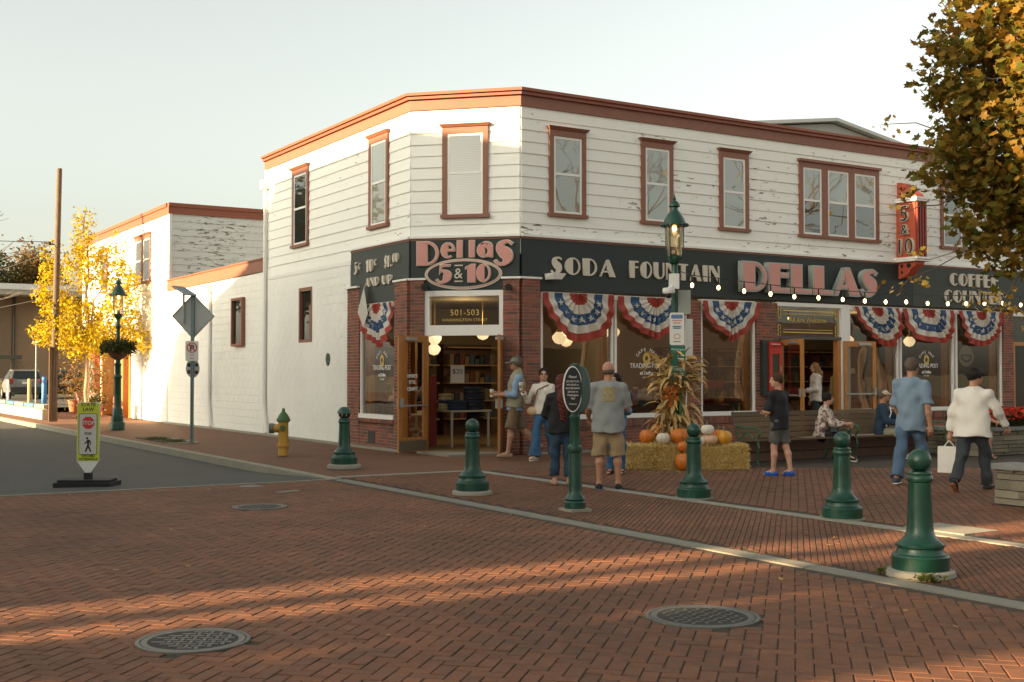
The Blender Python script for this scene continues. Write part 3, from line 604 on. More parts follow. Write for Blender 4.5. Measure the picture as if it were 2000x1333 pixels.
word(FR, 'SODA', 13.5, 3.62, .36, [cream], sR, depth=.035, o=.05, width=1.62, sp=.16); word(FR, 'FOUNTAIN', 15.5, 3.63, .36, [cream], sR, depth=.035, o=.05, width=2.5, sp=.16)
word(FR, 'DELLAS', 18.6, 3.47, .64, [pink, greyside], sR, outline=.028, depth=.15, o=.05, width=4.35, sp=.1)
sR2 = signboard('shop_sign', 'dark fascia with cream COFFEE COUNTER lettering beyond the red blade sign', FR, 24.41, XE, 3.29, 4.31, slate_lt)
word(FR, 'COFFEE', 25.8, 3.86, .33, [cream], sR2, depth=.035, o=.05, width=1.95); word(FR, 'COUNTER', 25.58, 3.43, .32, [cream], sR2, depth=.035, o=.05, width=2.4)
# blade sign
bs = thing('blade_sign', 'tall red projecting blade sign reading 5 and 10 with black numerals', 'sign', (24.0, 19.9, 3.9))
red = mat('sign_red', (.42, .075, .035), .5, .1, 5); red_d = mat('sign_red_dark', (.22, .035, .022), .55, .15, 5)
FB = Frame(23.85, 20.3, 0, -1)     # the face towards the corner
b = MB(); b.box(23.85, 19.72, 4.42, 24.27, 20.3, 5.83); b.build('sign_body', red, bs, world=True)
for i in range(4):
    b = MB(); b.box(23.88 + i * .095, 19.68, 4.44, 23.93 + i * .095, 19.72, 5.82); b.build('flute', red_d, bs, world=True)
for z in (4.36, 5.83):
    b = MB(); b.box(23.79, 19.64, z, 24.33, 20.31, z + .05); b.box(23.77, 19.62, z + .05, 24.35, 20.31, z + .10); b.build('ledge', trim_white, bs, world=True)
def finial(z0, sgn):
    pts = [(0, 0), (.58, 0), (.54, .1), (.4, .18), (.34, .28), (.14, .40), (0, .42)]
    me = curve_mesh([[(x, sgn * y) for x, y in pts], arc(.12, sgn * .1, .05, .05, 0, 345, 14), arc(.12, sgn * .26, .04, .04, 0, 345, 12), arc(.33, sgn * .1, .08, .06, 0, 345, 16)], .3)
    put_mesh('scroll_panel', me, red, bs, FB.M(0, z0, -.19)); 
    me = curve_mesh([[(x * .96, sgn * y * .96) for x, y in pts]], .26); put_mesh('scroll_back', me, black, bs, FB.M(0.01, z0, -.19))
finial(5.93, 1); finial(4.36, -1)
for ch, z, h in (('5', 5.36, .40), ('&', 5.03, .26), ('10', 4.54, .40)):
    me = text_mesh(ch, h * 1.38, .07, bold=.012); put_mesh('numeral', me, cream, bs, FB.M(.29, z, .035)); me = text_mesh(ch, h * 1.38, .08, bold=-.004); put_mesh('numeral_face', me, black, bs, FB.M(.29, z, .042))
# ---- chamfer door
wf = trim_white
for a in ((.30, .40, 2.36, 3.28), (1.86, 1.95, 2.36, 3.28), (.40, 1.86, 3.17, 3.28), (.40, 1.86, 2.37, 2.58)): wb(FC, 'door_surround', wf, a[0], a[1], a[2], a[3], -.1, .05)
b = MB(); P = FC.p; b.add([P(.4, 2.58, -.02), P(1.86, 2.58, -.02), P(1.86, 3.17, -.02), P(.4, 3.17, -.02)], [(0, 1, 2, 3)]); tp = b.build('transom_pane', glass_shop, store, world=True)
for t, z, s in (('501-503', 2.78, .17), ('WASHINGTON STREET', 2.66, .085)): label_text('gilt_lettering', t, s, gold, store, FC.M(1.13, z, -.012), spacing=1.1)
def door_leaf(name, hinge, ang, wdt, z0, z1, parent, closer=True, kick=True, lettering=None, panel_m=glass_shop):
    ux, uy = math.cos(ang), math.sin(ang); F = Frame(hinge[0], hinge[1], ux, uy); s = .1
    b = MB(); F.box(b, 0, s, z0, z1, -.022, .022); F.box(b, wdt - s, wdt, z0, z1, -.022, .022); F.box(b, s, wdt - s, z1 - .13, z1, -.022, .022); F.box(b, s, wdt - s, z0, z0 + .28, -.022, .022)
    d = b.build(name, wood, parent, world=True)
    b = MB(); P = F.p; b.add([P(s, z0 + .28, 0), P(wdt - s, z0 + .28, 0), P(wdt - s, z1 - .13, 0), P(s, z1 - .13, 0)], [(0, 1, 2, 3)]); b.build('pane', panel_m, d, world=True)
    b = MB(); F.box(b, .02, wdt - .02, z0 + .9, z0 + .93, .035, .06); F.box(b, .02, wdt - .02, z0 + .9, z0 + .93, -.06, -.035); b.build('push_bar', metal, d, world=True)
    b = MB(); F.box(b, wdt - .09, wdt - .03, z0 + .88, z0 + 1.06, -.07, .07); b.build('handle', metal, d, world=True)
    if kick: b = MB(); F.box(b, .01, wdt - .01, z0 + .01, z0 + .22, -.026, .026); b.build('kick_plate', mat('kick_plate', (.2, .17, .12), .4, .2, 20, metal=.6), d, world=True)
    if closer: b = MB(); F.box(b, wdt * .42, wdt * .8, z1 - .1, z1 - .04, -.075, .075); b.build('door_closer', metal, d, world=True)
    return d, F
h0 = FC.p(.36, 0, .12); d1, Fd = door_leaf('door_leaf', h0, math.atan2(-q2, -q2) - rad(25), .82, .05, 2.36, store)
for t, z in (("HERE'S", 1.52), ('IT’LL', 1.4), ('CRAFT', 1.26)): label_text('door_lettering', t.replace('’', "'"), .1, trim_white, d1, Frame(Fd.o[0] + Fd.u[0] * .82, Fd.o[1] + Fd.u[1] * .82, -Fd.u[0], -Fd.u[1]).M(.41, z, .01))
h1 = FC.p(1.90, 0, .12); door_leaf('door_leaf', h1, math.atan2(-q2, -q2) + rad(12), .82, .05, 2.36, store)
wb(FC, 'door_jamb', wood, .30, .345, 0, 2.37, -.1, .11); wb(FC, 'door_jamb', wood, 1.905, 1.95, 0, 2.37, -.1, .11)
# ---- shop windows
def shop_window(fr, spans, z0, z1, parent, posts=True):
    b = MB(); A0 = spans[0][0]; A1 = spans[-1][1]; w_ = .075
    fr.box(b, A0, A1, z1 - .06, z1 + .04, -.06, .06); fr.box(b, A0, A1, z0, z0 + .09, -.06, .10)
    for i, (a0, a1) in enumerate(spans):
        fr.box(b, a0, a0 + w_ * .6, z0 + .09, z1 - .06, -.06, .05); fr.box(b, a1 - w_ * .6, a1, z0 + .09, z1 - .06, -.06, .05)
    wn = b.build('shop_window', trim_white, parent, world=True)
    for a0, a1 in spans:
        b = MB(); P = fr.p; b.add([P(a0 + .04, z0 + .09, 0), P(a1 - .04, z0 + .09, 0), P(a1 - .04, z1 - .06, 0), P(a0 + .04, z1 - .06, 0)], [(0, 1, 2, 3)]); b.build('pane', glass_shop, wn, world=True)
        if posts:
            for q in (a0 + .05, a1 - .17): b = MB(); fr.box(b, q, q + .12, z0 + .05, z1, -.22, -.1); b.build('wood_post', wood, wn, world=True)
    return wn
wL = shop_window(FL, [(-24.3, -22.58)], .64, 3.06, store); w1 = shop_window(FR, [(13.27, 15.08), (15.13, 17.08)], .67, 3.2, store); w2 = shop_window(FR, [(17.48, 19.08)], .67, 3.2, store)
w3 = shop_window(FR, [(22.12, 23.86), (23.94, 25.95), (26.05, 27.9)], .67, 3.2, store)
def window_sign(fr, a, z, s, parent):
    for i, ch in enumerate('CAPE MAY'):
        t = rad(150 - i * 17); 
        if ch != ' ': label_text('window_lettering', ch, .1 * s, trim_white, parent, fr.M(a + .25 * s * math.cos(t), z + .16 * s + .2 * s * math.sin(t), .006) @ Matrix.Rotation(t - math.pi / 2, 4, 'Z'))
    me = curve_mesh([arc(0, 0, .1 * s, .13 * s, 0, 350, 16), arc(0, .0, .045 * s, .06 * s, 0, 340, 12)], .004); put_mesh('window_emblem', me, gold, parent, fr.M(a, z + .2 * s, .006))
    label_text('window_lettering', 'TRADING POST', .15 * s, trim_white, parent, fr.M(a, z, .006), sx=.85); label_text('window_lettering', 'at Dellas', .1 * s, trim_white, parent, fr.M(a, z - .14 * s, .006), bold=.002); label_text('window_lettering', 'EST. 1927', .05 * s, trim_white, parent, fr.M(a, z - .22 * s, .006))
window_sign(FL, -23.3, 1.68, 1.0, wL); window_sign(FR, 16.0, 1.72, 1.0, w1); window_sign(FR, 24.95, 1.75, 1.0, w3)
# ---- second doorway
wb(FR, 'door_post', wf, 21.86, 22.12, .2, 3.25, -.1, .06); wb(FR, 'transom_head', wf, 19.75, 21.86, 3.16, 3.25, -.1, .06); wb(FR, 'transom_rail', mat('dark_rail', (.06, .055, .05), .5), 19.75, 21.86, 2.4, 2.47, -.1, .05)
b = MB(); P = FR.p; b.add([P(19.78, 2.47, -.01), P(21.84, 2.47, -.01), P(21.84, 3.16, -.01), P(19.78, 3.16, -.01)], [(0, 1, 2, 3)]); b.build('transom_pane', glass_shop, store, world=True)
for z0, z1, a0, a1 in ((3.05, 3.075, 20.0, 21.62), (2.98, 2.992, 20.0, 21.62), (2.55, 2.575, 20.0, 21.62), (2.62, 2.632, 20.0, 21.62)): wb(FR, 'gilt_line', gold, a0, a1, z0, z1, .0, .004)
for sx_ in (0, 1):
    for sz in (0, 1):
        cx, cz = (19.88 if not sx_ else 21.74), (2.6 if not sz else 3.02)
        for k in range(3): me = curve_mesh([arc(0, 0, .055, .055, 0, 345, 14), arc(.008, 0, .037, .037, 0, 345, 14)], .004); put_mesh('gilt_scroll', me, gold, store, FR.M(cx, cz + (k - 1) * .09, .003))
label_text('gilt_lettering', 'All Are Welcome', .17, gold, store, FR.M(20.8, 2.8, .003))
wb(FR, 'door_jamb', wood, 19.75, 19.83, .2, 2.4, -.12, .03); wb(FR, 'door_jamb', wood, 21.76, 21.86, .2, 2.4, -.12, .03)
door_leaf('door_leaf', (21.9, 20.33 - .09), rad(-6), .98, .2, 2.38, store); door_leaf('door_leaf', (19.85, 20.26), rad(-101), .9, .2, 2.38, store)
# third doorway at the far pier
wb(FR, 'door_surround', wf, 29.5, 29.62, 0, 3.25, -.1, .06); wb(FR, 'door_surround', wf, 28.33, 29.5, 3.14, 3.25, -.1, .06); wb(FR, 'transom_pane', mat('dark_transom', (.04, .045, .03), .2), 28.4, 29.5, 2.45, 3.14, -.08, -.02)
wb(FR, 'door_frame', wood, 28.33, 29.5, 2.35, 2.45, -.1, .05); wb(FR, 'door_frame', wood, 28.33, 28.46, 0, 2.35, -.1, .05); wb(FR, 'door_frame', wood, 29.38, 29.5, 0, 2.35, -.1, .05); wb(FR, 'door_pane', mat('dark_door_glass', (.03, .032, .03), .12), 28.46, 29.38, 0, 2.35, -.08, -.03)
label_text('gilt_lettering', '505', .2, gold, store, FR.M(28.95, 2.75, -.01)); wb(FR, 'blank_wall', white, 29.62, XE, 0, 3.29, -.1, 0)
# door to red notice cabinet
rc = thing('notice_cabinet', 'red framed glass notice cabinet on brick pier by second door', 'cabinet', (19.5, 20.2, 1.1))
b = MB(); FR.box(b, 19.2, 19.72, 1.1, 2.36, .085, .2); b.build('cabinet_box', mat('cabinet_dark', (.02, .03, .03), .5), rc, world=True)
b = MB()
for a in ((19.36, 19.44, 1.14, 2.2), (19.66, 19.74, 1.14, 2.2), (19.44, 19.66, 1.14, 1.3), (19.44, 19.66, 2.05, 2.2)): FR.box(b, *a, .2, .235)
b.build('cabinet_door', mat('cabinet_red', (.50, .03, .02), .4), rc, world=True); b = MB(); FR.box(b, 19.44, 19.66, 1.3, 2.05, .195, .21); b.build('cabinet_pane', mat('cabinet_glass', (.05, .075, .055), .1), rc, world=True)
b = MB(); FR.box(b, 19.36, 19.74, 2.21, 2.33, .2, .235); b.build('cabinet_header', MATS['cabinet_red'], rc, world=True); fbox(FR, 'cabinet_print', trim_white, rc, 19.41, 19.69, 2.262, 2.278, .235, .238)
b = MB(); b.tube(FR.p(19.69, 1.66, .24), FR.p(19.69, 1.78, .24), .012); b.build('handle', metal, rc, world=True)
# flood lamps on the sign and a small wall light
for fr, a, z in ((FC, .36, 3.36), (FC, 2.1, 3.33)):
    b = MB(); p = fr.p(a, z, .14); b.tube(fr.p(a, z + .02, .04), p, .02); b.tube(p, fr.p(a, z - .02, .28), .05, .07); t = b.build('flood_lamp', black); tag(t, 'small black flood lamp left of the corner doorway' if a < 1 else 'small black flood lamp on brick pier right of corner doorway', 'lamp')
b = MB(); b.hexa([FR.p(13.42, 3.5, .3), FR.p(13.62, 3.5, .3), FR.p(13.66, 3.5, .05), FR.p(13.38, 3.5, .05)], [FR.p(13.36, 3.62, .34), FR.p(13.7, 3.62, .34), FR.p(13.7, 3.62, .05), FR.p(13.36, 3.62, .05)]); tag(b.build('wall_light', trim_white), 'white wedge wall light under the SODA lettering', 'lamp')
# ---- interior shell
inner = mat('shop_plaster', (.19, .15, .085), .8, .1, 2); floor_m = mat('shop_floor', (.22, .15, .075), .35, .2, 3)
b = MB(); b.prism([(11.3, 30.2), (11.3, 22.0), (12.85, 20.42), (XE - .1, 20.42), (XE - .1, 30.2)], -.02, .045); b.build('shop_floor', floor_m, store, world=True)
b = MB(); b.prism([(11.3, 30.2), (11.3, 22.0), (12.85, 20.42), (XE - .1, 20.42), (XE - .1, 30.2)], 3.27, 3.4); b.build('shop_ceiling', mat('shop_ceiling', (.2, .17, .11), .8), store, world=True)
b = MB(); b.box(11.2, 27.2, 0, XE, 27.4, 3.27); b.box(XE - .15, 20.4, 0, XE, 27.3, 3.27); b.build('shop_back_wall', inner, store, world=True)
b = MB(); b.box(17.2, 23.2, 0, 17.5, 27.2, 3.27); b.build('shop_partition', inner, store, world=True)
b = MB(); FL.box(b, -30.2, -24.9, 0, 3.27, -.3, -.22); b.build('shop_side_wall', inner, store, world=True)
# ================================================================ OTHER BUILDINGS
wing = thing('block_wing', 'low white painted block wing with an orange-brown fascia beside the shop', 'building', (11.2, 35, 0))
b = MB(); b.box(11.2, 30.36, 0, 20, 39.3, 4.3); b.build('wing_wall', block_paint, wing, world=True)
blocks(FL, -39.28, -30.38, .02, 4.28, wing, 150, [(-32.75, -31.85, 2.36, 3.7)])
b = MB(); FL.box(b, -39.35, -30.36, 4.3, 4.62, -.3, .07); b.build('fascia', brown, wing, world=True); b = MB(); FL.box(b, -39.36, -30.36, 4.62, 4.66, -.3, .1); b.build('fascia_cap', MATS['cornice_red'], wing, world=True)
b = MB(); b.box(11.5, 30.36, 4.3, 20, 39.3, 4.5); b.build('roof', MATS['roof_grey'], wing, world=True)
slit_window(Frame(11.1, 0, 0, -1), -32.75, -31.85, 2.36, 3.7, wing)
downspout(-34.8, 4.05, wing, .2)
tall = thing('rear_shop', 'taller white clapboard building with red fascia behind the low wing', 'building', (11.2, 45, 0))
FS = Frame(11.2, 39.31, 1, 0)
b = MB(); b.box(11.2, 39.31, 3.4, 20, 52, 6.85); b.build('upper_wall', white, tall, world=True)
b = MB(); b.box(11.22, 39.33, 0, 20, 43.95, 3.4); b.box(11.9, 43.95, 0, 20, 52, 3.4); b.build('lower_wall', white, tall, world=True)
boards(FS, .02, 8.7, 6.84, 10, clap_back, tall, 4.0); boards(FL, -51.9, -39.33, 6.84, 13, clap, tall, 5.0)
blocks(FL, -43.9, -39.33, .02, 3.4, tall, 100)
fr_red = MATS['cornice_red']
for fr, a0, a1 in ((FS, -.06, 8.8), (FL, -52, -39.41)):
    b = MB(); fr.box(b, a0, a1, 6.84, 7.08, -.1, .06); b.build('fascia', fr_red, tall, world=True); b = MB(); fr.box(b, a0, a1 + (.06 if fr is FS else 0), 7.08, 7.2, -.1, .1); b.build('fascia_cap', fr_red, tall, world=True)
b = MB(); FS.box(b, -.03, .06, 3.4, 6.84, -.03, .045); b.build('corner_board', trim_white, tall, world=True)
b = MB(); b.box(11.4, 39.5, 6.85, 20, 52, 6.95); b.build('roof', MATS['roof_grey'], tall, world=True)
for a0 in (-43.5, -42.45): sash_window(FL, a0, a0 + 1.0, 4.74, 6.4, unlit_room, unlit_room, parent=tall)
sash_window(FL, -48.6, -47.6, 4.74, 6.4, unlit_room, unlit_room, parent=tall)
# its shopfront: wooden door and bay
wb2 = lambda n, m, *a: fbox(FL, n, m, tall, *a)
wb2('door_frame', wood, -48.4, -48.2, 0, 2.7, -.6, .05); wb2('door_frame', wood, -45.3, -45.0, 0, 2.7, -.6, .05); wb2('door_frame', wood, -44.2, -44.0, 0, 2.7, -.6, .05); wb2('door_head', wood, -48.4, -44.0, 2.7, 3.0, -.6, .05)
wb2('shop_panel', trim_white, -46.5, -45.3, .1, 2.7, -.5, -.3); wb2('door_leaf', wood, -45.0, -44.2, 0, 2.7, -.3, -.25); wb2('door_pane', mat('pale_door_glass', (.5, .46, .36), .2), -44.85, -44.35, .5, 2.3, -.26, -.22); wb2('shop_pane', mat('pale_shop_glass', (.24, .26, .23), .15), -48.2, -46.5, .7, 2.6, -.5, -.4)  # door pane has a plain pale cream colour
wb2('red_door', mat('red_door', (.32, .04, .04), .5), -50.6, -49.6, 0, 2.6, -.2, .03); wb2('door_pane', mat('grey_glass', (.14, .17, .16), .2), -50.45, -49.75, .6, 2.2, 0, .04); wb2('sill_wall', brick_m, -48.2, -46.5, 0, .7, -.5, -.35)
# gabled building seen over the roof
gb = thing('gabled_building', 'grey gabled roof end rising behind the shop parapet', 'building', (36, 34, 0))
b = MB(); pts = [(30.5, 34, 0), (42, 34, 0), (42, 34, 10.7), (36.2, 34, 11.62), (30.5, 34, 10.85)]; b.slab(pts, (0, 9, 0)); b.build('gable_wall', mat('gable_grey', (.36, .38, .36), .7, .1, 2), gb, world=True)
b = MB()
for p, q in (((30.2, 33.7, 10.85), (36.2, 33.7, 11.68)), ((36.2, 33.7, 11.68), (42.3, 33.7, 10.7))): b.add([p, q, (q[0], 43.2, q[2]), (p[0], 43.2, p[2]), (p[0], p[1], p[2] + .13), (q[0], q[1], q[2] + .13), (q[0], 43.2, q[2] + .13), (p[0], 43.2, p[2] + .13)], [(3, 2, 1, 0), (4, 5, 6, 7), (0, 1, 5, 4), (1, 2, 6, 5), (2, 3, 7, 6), (3, 0, 4, 7)])
b.build('roof', mat('roof_pale', (.5, .52, .5), .6), gb, world=True)
# far tan brick building with flat overhanging roof
tb = thing('tan_building', 'tan brick building with a flat white-edged roof beyond the car park', 'building', (20, 92, 0))
tan = mat('tan_brick', (.30, .19, .11), .85, .2, 1.5, bump=.3)
b = MB(); b.box(13.3, 90, -.3, 30, 104, 7.0); b.build('wall', tan, tb, world=True)
b = MB(); b.box(9.5, 87.6, 7.0, 32, 106, 7.35); b.build('roof', mat('soffit', (.42, .38, .30), .7), tb, world=True); b = MB(); b.box(9.4, 87.5, 7.35, 32.1, 106, 7.75); b.build('roof_edge', trim_white, tb, world=True)
b = MB(); b.box(13.22, 89.92, -.3, 14.6, 90.0, 7.0); b.build('corner_pilaster', mat('tan_dark', (.22, .14, .085), .85), tb, world=True); b = MB(); b.tube((14.75, 89.9, 0), (14.75, 89.9, 7), .08, .08, 8); b.build('downspout', mat('dark_pipe', (.03, .04, .03), .6), tb, world=True)
# unseen buildings round the crossing, some added or shaped to shade the street
ob = thing('opposite_building', 'tall plain shop block across the street', 'building', (-18, 20, 0))
b = MB(); b.box(-30, 10.95, -.2, -12, 31.2, 12.4); b.build('wall', mat('opposite_wall', (.42, .34, .27), .8, .1, 1), ob, world=True)
b = MB(); b.slab([(-12, 31.2, -.2), (-12, 41.7, -.2), (-12, 41.6, 5.9), (-12, 39.6, 8.7), (-12, 33.1, 10.3), (-12, 31.2, 12.1)], (-16, 0, 0)); b.build('shade_profile', MATS['opposite_wall'], ob, world=True)  # unseen outline shaped to slant the shade edge on the side walls
sb = thing('facing_building', 'long low shop row behind the viewer', 'building', (15, -14, 0))
b = MB(); b.box(-30, -24, -.2, 60, -14, 4.8); b.build('wall', mat('facing_wall', (.33, .25, .2), .8, .1, 1), sb, world=True)
for i in range(9):
    b = MB(); b.box(-26 + i * 7.5, -14.02, .8, -21.5 + i * 7.5, -13.95, 3); b.build('window', mat('dark_shop_glass', (.03, .035, .04), .1), sb, world=True)
wbld = thing('west_sun_block', 'plain unseen building added in the west to block low sun', 'building', (-45, 0, 0))  # unseen block added to keep sun off the ground beyond the bands
b = MB(); b.box(-62, -30, -.2, -48, 6.4, 11); b.build('wall', MATS['opposite_wall'], wbld, world=True)
for (yc, wd, X) in ((11.75, .30, -41), (9.35, .34, -41), (8.1, .9, -41)):
    pass
# ---------------------------------------------------------------- trees
def leaf_cards(centers, size, nv, shape, rng, droop=.4):
    n = len(centers); S = np.array(shape, float); k = len(S)
    nrm = rng.normal(size=(n, 3)); nrm[:, 2] = np.abs(nrm[:, 2]) + droop; nrm /= np.linalg.norm(nrm, axis=1)[:, None]
    t = rng.normal(size=(n, 3)); t -= (t * nrm).sum(1)[:, None] * nrm; t /= np.linalg.norm(t, axis=1)[:, None]; bt = np.cross(nrm, t)
    sz = size * rng.uniform(.65, 1.25, n)
    V = centers[:, None, :] + sz[:, None, None] * (S[None, :, 0, None] * t[:, None, :] + S[None, :, 1, None] * bt[:, None, :] + (S[None, :, 2, None]) * nrm[:, None, :])
    return V.reshape(-1, 3), (np.arange(n) * k)[:, None]
MAPLE = [(0, -.5, 0), (.22, -.3, .03), (.55, -.25, .1), (.36, .02, .04), (.5, .3, .1), (.2, .26, .02), (0, .6, .1), (-.2, .26, .02), (-.5, .3, .1), (-.36, .02, .04), (-.55, -.25, .1), (-.22, -.3, .03)]
FAN = [(0, -.45, 0), (.4, .1, .06), (.28, .35, .04), (0, .25, 0), (-.28, .35, .04), (-.4, .1, .06)]
OVAL = [(0, -.5, 0), (.28, -.1, .05), (.22, .3, .03), (0, .55, .08), (-.22, .3, .03), (-.28, -.1, .05)]
def clumps(rng, blobs, per, spread):    # blobs: (centre, radii); leaves gather round random twig ends
    out = []
    for c, r in blobs:
        n = int(per * r[0] * r[1] * r[2] ** .5); u = rng.normal(size=(n, 3)); u /= np.linalg.norm(u, axis=1)[:, None]; rr = rng.uniform(.3, 1.22, n) ** .7
        out.append(np.array(c) + u * rr[:, None] * np.array(r))
    tw = np.concatenate(out); return tw
def crown(parent, name, blobs, twigs, leaves, spread, size, shape, m, seed, droop=.4):
    rng = np.random.default_rng(seed); tw = clumps(rng, blobs, twigs, spread)
    C_ = (tw[:, None, :] + rng.normal(size=(len(tw), leaves, 3)) * np.array(spread)).reshape(-1, 3)
    V, off = leaf_cards(C_, size, 0, shape, rng, droop); k = len(shape); F = off + np.arange(k)[None, :]
    return npmesh(name, V, F, m, parent, smooth=False), tw
def limb(b, p0, p1, r0, r1, rng, n=5, wob=.08):
    P = [Vector(p0).lerp(Vector(p1), i / n) for i in range(n + 1)]; L = (Vector(p1) - Vector(p0)).length
    for i in range(1, n): P[i] += Vector(rng.normal(size=3)) * wob * L / n
    for i in range(n): b.tube(P[i], P[i + 1], r0 + (r1 - r0) * i / n, r0 + (r1 - r0) * (i + 1) / n, 7, cap=False)
bark = mat('bark', (.13, .10, .075), .9, .3, 9, bump=.8, bscale=30); bark_pale = mat('bark_pale', (.36, .26, .16), .85, .2, 12, bump=.5, bscale=40)
maple_leaf = leafmat('maple_leaf', [(.08, .10, .014), (.22, .12, .016), (.13, .12, .018), (.28, .15, .022), (.09, .11, .016), (.27, .15, .03), (.06, .08, .014)])
ginkgo_leaf = leafmat('ginkgo_leaf', [(.50, .36, .008), (.56, .42, .010), (.42, .32, .010), (.58, .42, .02), (.34, .28, .012)])
dark_leaf = leafmat('dark_leaf', [(.035, .055, .02), (.05, .07, .022), (.07, .075, .02), (.12, .09, .02), (.045, .06, .02)])
rust_leaf = leafmat('rust_leaf', [(.16, .09, .02), (.22, .11, .025), (.10, .10, .03), (.2, .14, .03)])
# maple in the stone planter at the right
rng = np.random.default_rng(3)
mt = thing('maple_tree', 'green and gold maple tree rising from the stone planter', 'tree', (14.3, 8.6, .45))
BL = [((.0, .0, 4.6), (2.0, 2.0, 1.7)), ((-.8, .7, 4.1), (1.05, 1.05, 1.0)), ((-.6, .3, 5.6), (1.5, 1.5, 1.3)), ((.2, -.4, 6.6), (1.5, 1.5, 1.3)), ((-.35, .3, 3.0), (.7, .7, .5)), ((.5, .6, 3.1), (1.0, 1.0, .7)), ((-1.35, 1.1, 4.9), (.75, .75, .7)), ((.8, -.8, 4.0), (1.4, 1.4, 1.2))]
cr, tw = crown(mt, 'crown', BL + [((.3, .3, 2.75), (.9, .9, .45)), ((.9, .2, 2.6), (.9, .9, .5)), ((-1.25, 1.0, 3.05), (.6, .6, .5)), ((-1.0, .85, 2.75), (.55, .55, .4)), ((-1.4, 1.1, 3.75), (.65, .65, .55))], 135, 14, (.12, .12, .11), .115, MAPLE, maple_leaf, 11)
b = MB(); limb(b, (0, 0, -.1), (0, 0, 2.6), .14, .11, rng, 5, .05)
for c, r in BL: limb(b, (0, 0, 2.2 + rng.uniform(0, .6)), c, .06, .02, rng)
for i in rng.choice(len(tw), 90, False): 
    j = min(range(len(BL)), key=lambda k: np.linalg.norm(tw[i] - np.array(BL[k][0]))); limb(b, BL[j][0], tw[i], .014, .004, rng, 3, .15)
for a, bb in (((-1.3, 1.2, 3.4), (-2.1, 2.1, 3.2)), ((-1.2, 1.0, 3.0), (-2.0, 1.6, 2.6)), ((-1.3, 1.2, 4.2), (-2.15, 2.0, 4.35)), ((-.9, 1.0, 2.9), (-1.9, 1.9, 2.25)), ((.3, .8, 2.9), (-.4, 1.7, 2.0))):
    j = min(range(len(BL)), key=lambda k: (Vector(BL[k][0]) - Vector(a)).length); limb(b, BL[j][0], a, .018, .012, rng, 4, .1); limb(b, a, bb, .012, .003, rng, 5, .25)
b.build('trunk', bark, mt, smooth=True)
sp, _ = crown(mt, 'stray_leaves', [((-2.0, 2.0, 4.35), (.2, .2, .12)), ((-2.0, 1.85, 3.4), (.25, .25, .12)), ((-1.9, 1.9, 2.3), (.3, .3, .12)), ((-.4, 1.6, 2.05), (.5, .4, .2)), ((-1.9, 1.6, 2.65), (.2, .2, .1))], 300, 3, (.07, .07, .05), .07, MAPLE, mat('yellow_leaf', (.45, .28, .04), .6, .25, 4), 5)
# ginkgo on the pavement
gt = thing('ginkgo_tree', 'bright yellow ginkgo tree in front of the rear white building', 'tree', (9.31, 42.53, 0))
GB = [((-.1, .1, 6.4), (.42, .42, 1.1)), ((0, 0, 5.2), (.9, .9, .9)), ((-1.1, .9, 5.2), (.4, .4, 1.0)), ((-1.0, .8, 4.3), (.65, .65, .7)), ((.8, -.6, 5.6), (.4, .4, .8)), ((.9, -.7, 4.6), (.75, .75, .7)), ((-.5, .3, 3.4), (1.0, 1.0, .75)), ((.8, -.5, 3.4), (1.0, 1.0, .8)), ((1.4, -1.0, 2.7), (.55, .55, .4)), ((.1, 0, 2.6), (1.1, 1.1, .45)), ((-1.2, 1.0, 2.9), (.5, .5, .4))]
cr, tw = crown(gt, 'crown', [(c, (r[0] * .86, r[1] * .86, r[2])) for c, r in GB], 310, 10, (.09, .09, .09), .11, FAN, ginkgo_leaf, 21, .1)
b = MB(); limb(b, (0, 0, 0), (0, 0, 2.4), .10, .085, rng, 5, .05); limb(b, (0, 0, 2.2), (-.05, .05, 7.3), .08, .01, rng, 7, .1)
for c, r in GB[1:]: limb(b, (0, 0, 1.9 + rng.uniform(0, 1.2)), (c[0], c[1], c[2] + r[2] * .7), .04, .008, rng)
b.build('trunk', bark_pale, gt, smooth=True)
# trees beyond the car park
def far_tree(label, x, y, h, r, m, seed, name='far_tree', loose=1.0):
    t = thing(name, label, 'tree', (x, y, 0)); rg = np.random.default_rng(seed)
    bl = [((rg.uniform(-.5, .5) * r, rg.uniform(-.5, .5) * r, h * rg.uniform(.5, .85)), (r * rg.uniform(.35, .6),) * 2 + (h * rg.uniform(.12, .2),)) for _ in range(8)] + [((0, 0, h * .62), (r * .8, r * .8, h * .25))]
    c_, tw_ = crown(t, 'crown', bl, 26 * loose, 9, (.3, .3, .25), .3, OVAL, m, seed); b = MB(); limb(b, (0, 0, -.3), (0, 0, h * .6), .22, .12, rg)
    for cc, rr in bl: limb(b, (0, 0, h * .4), cc, .09, .03, rg)
    b.build('trunk', bark, t, smooth=True); return t
far_tree('dark evergreen tree behind the tan building roof', 13.0, 108, 13.5, 4.5, dark_leaf, 31); far_tree('dense green tree left of the tan building', 9.5, 112, 13.0, 4.2, dark_leaf, 32); far_tree('rust tinged tree behind the utility pole', 19.5, 110, 12.5, 4.0, rust_leaf, 33); far_tree('broad dark tree at the back of the car park', 6.5, 96, 8.5, 3.6, dark_leaf, 34)
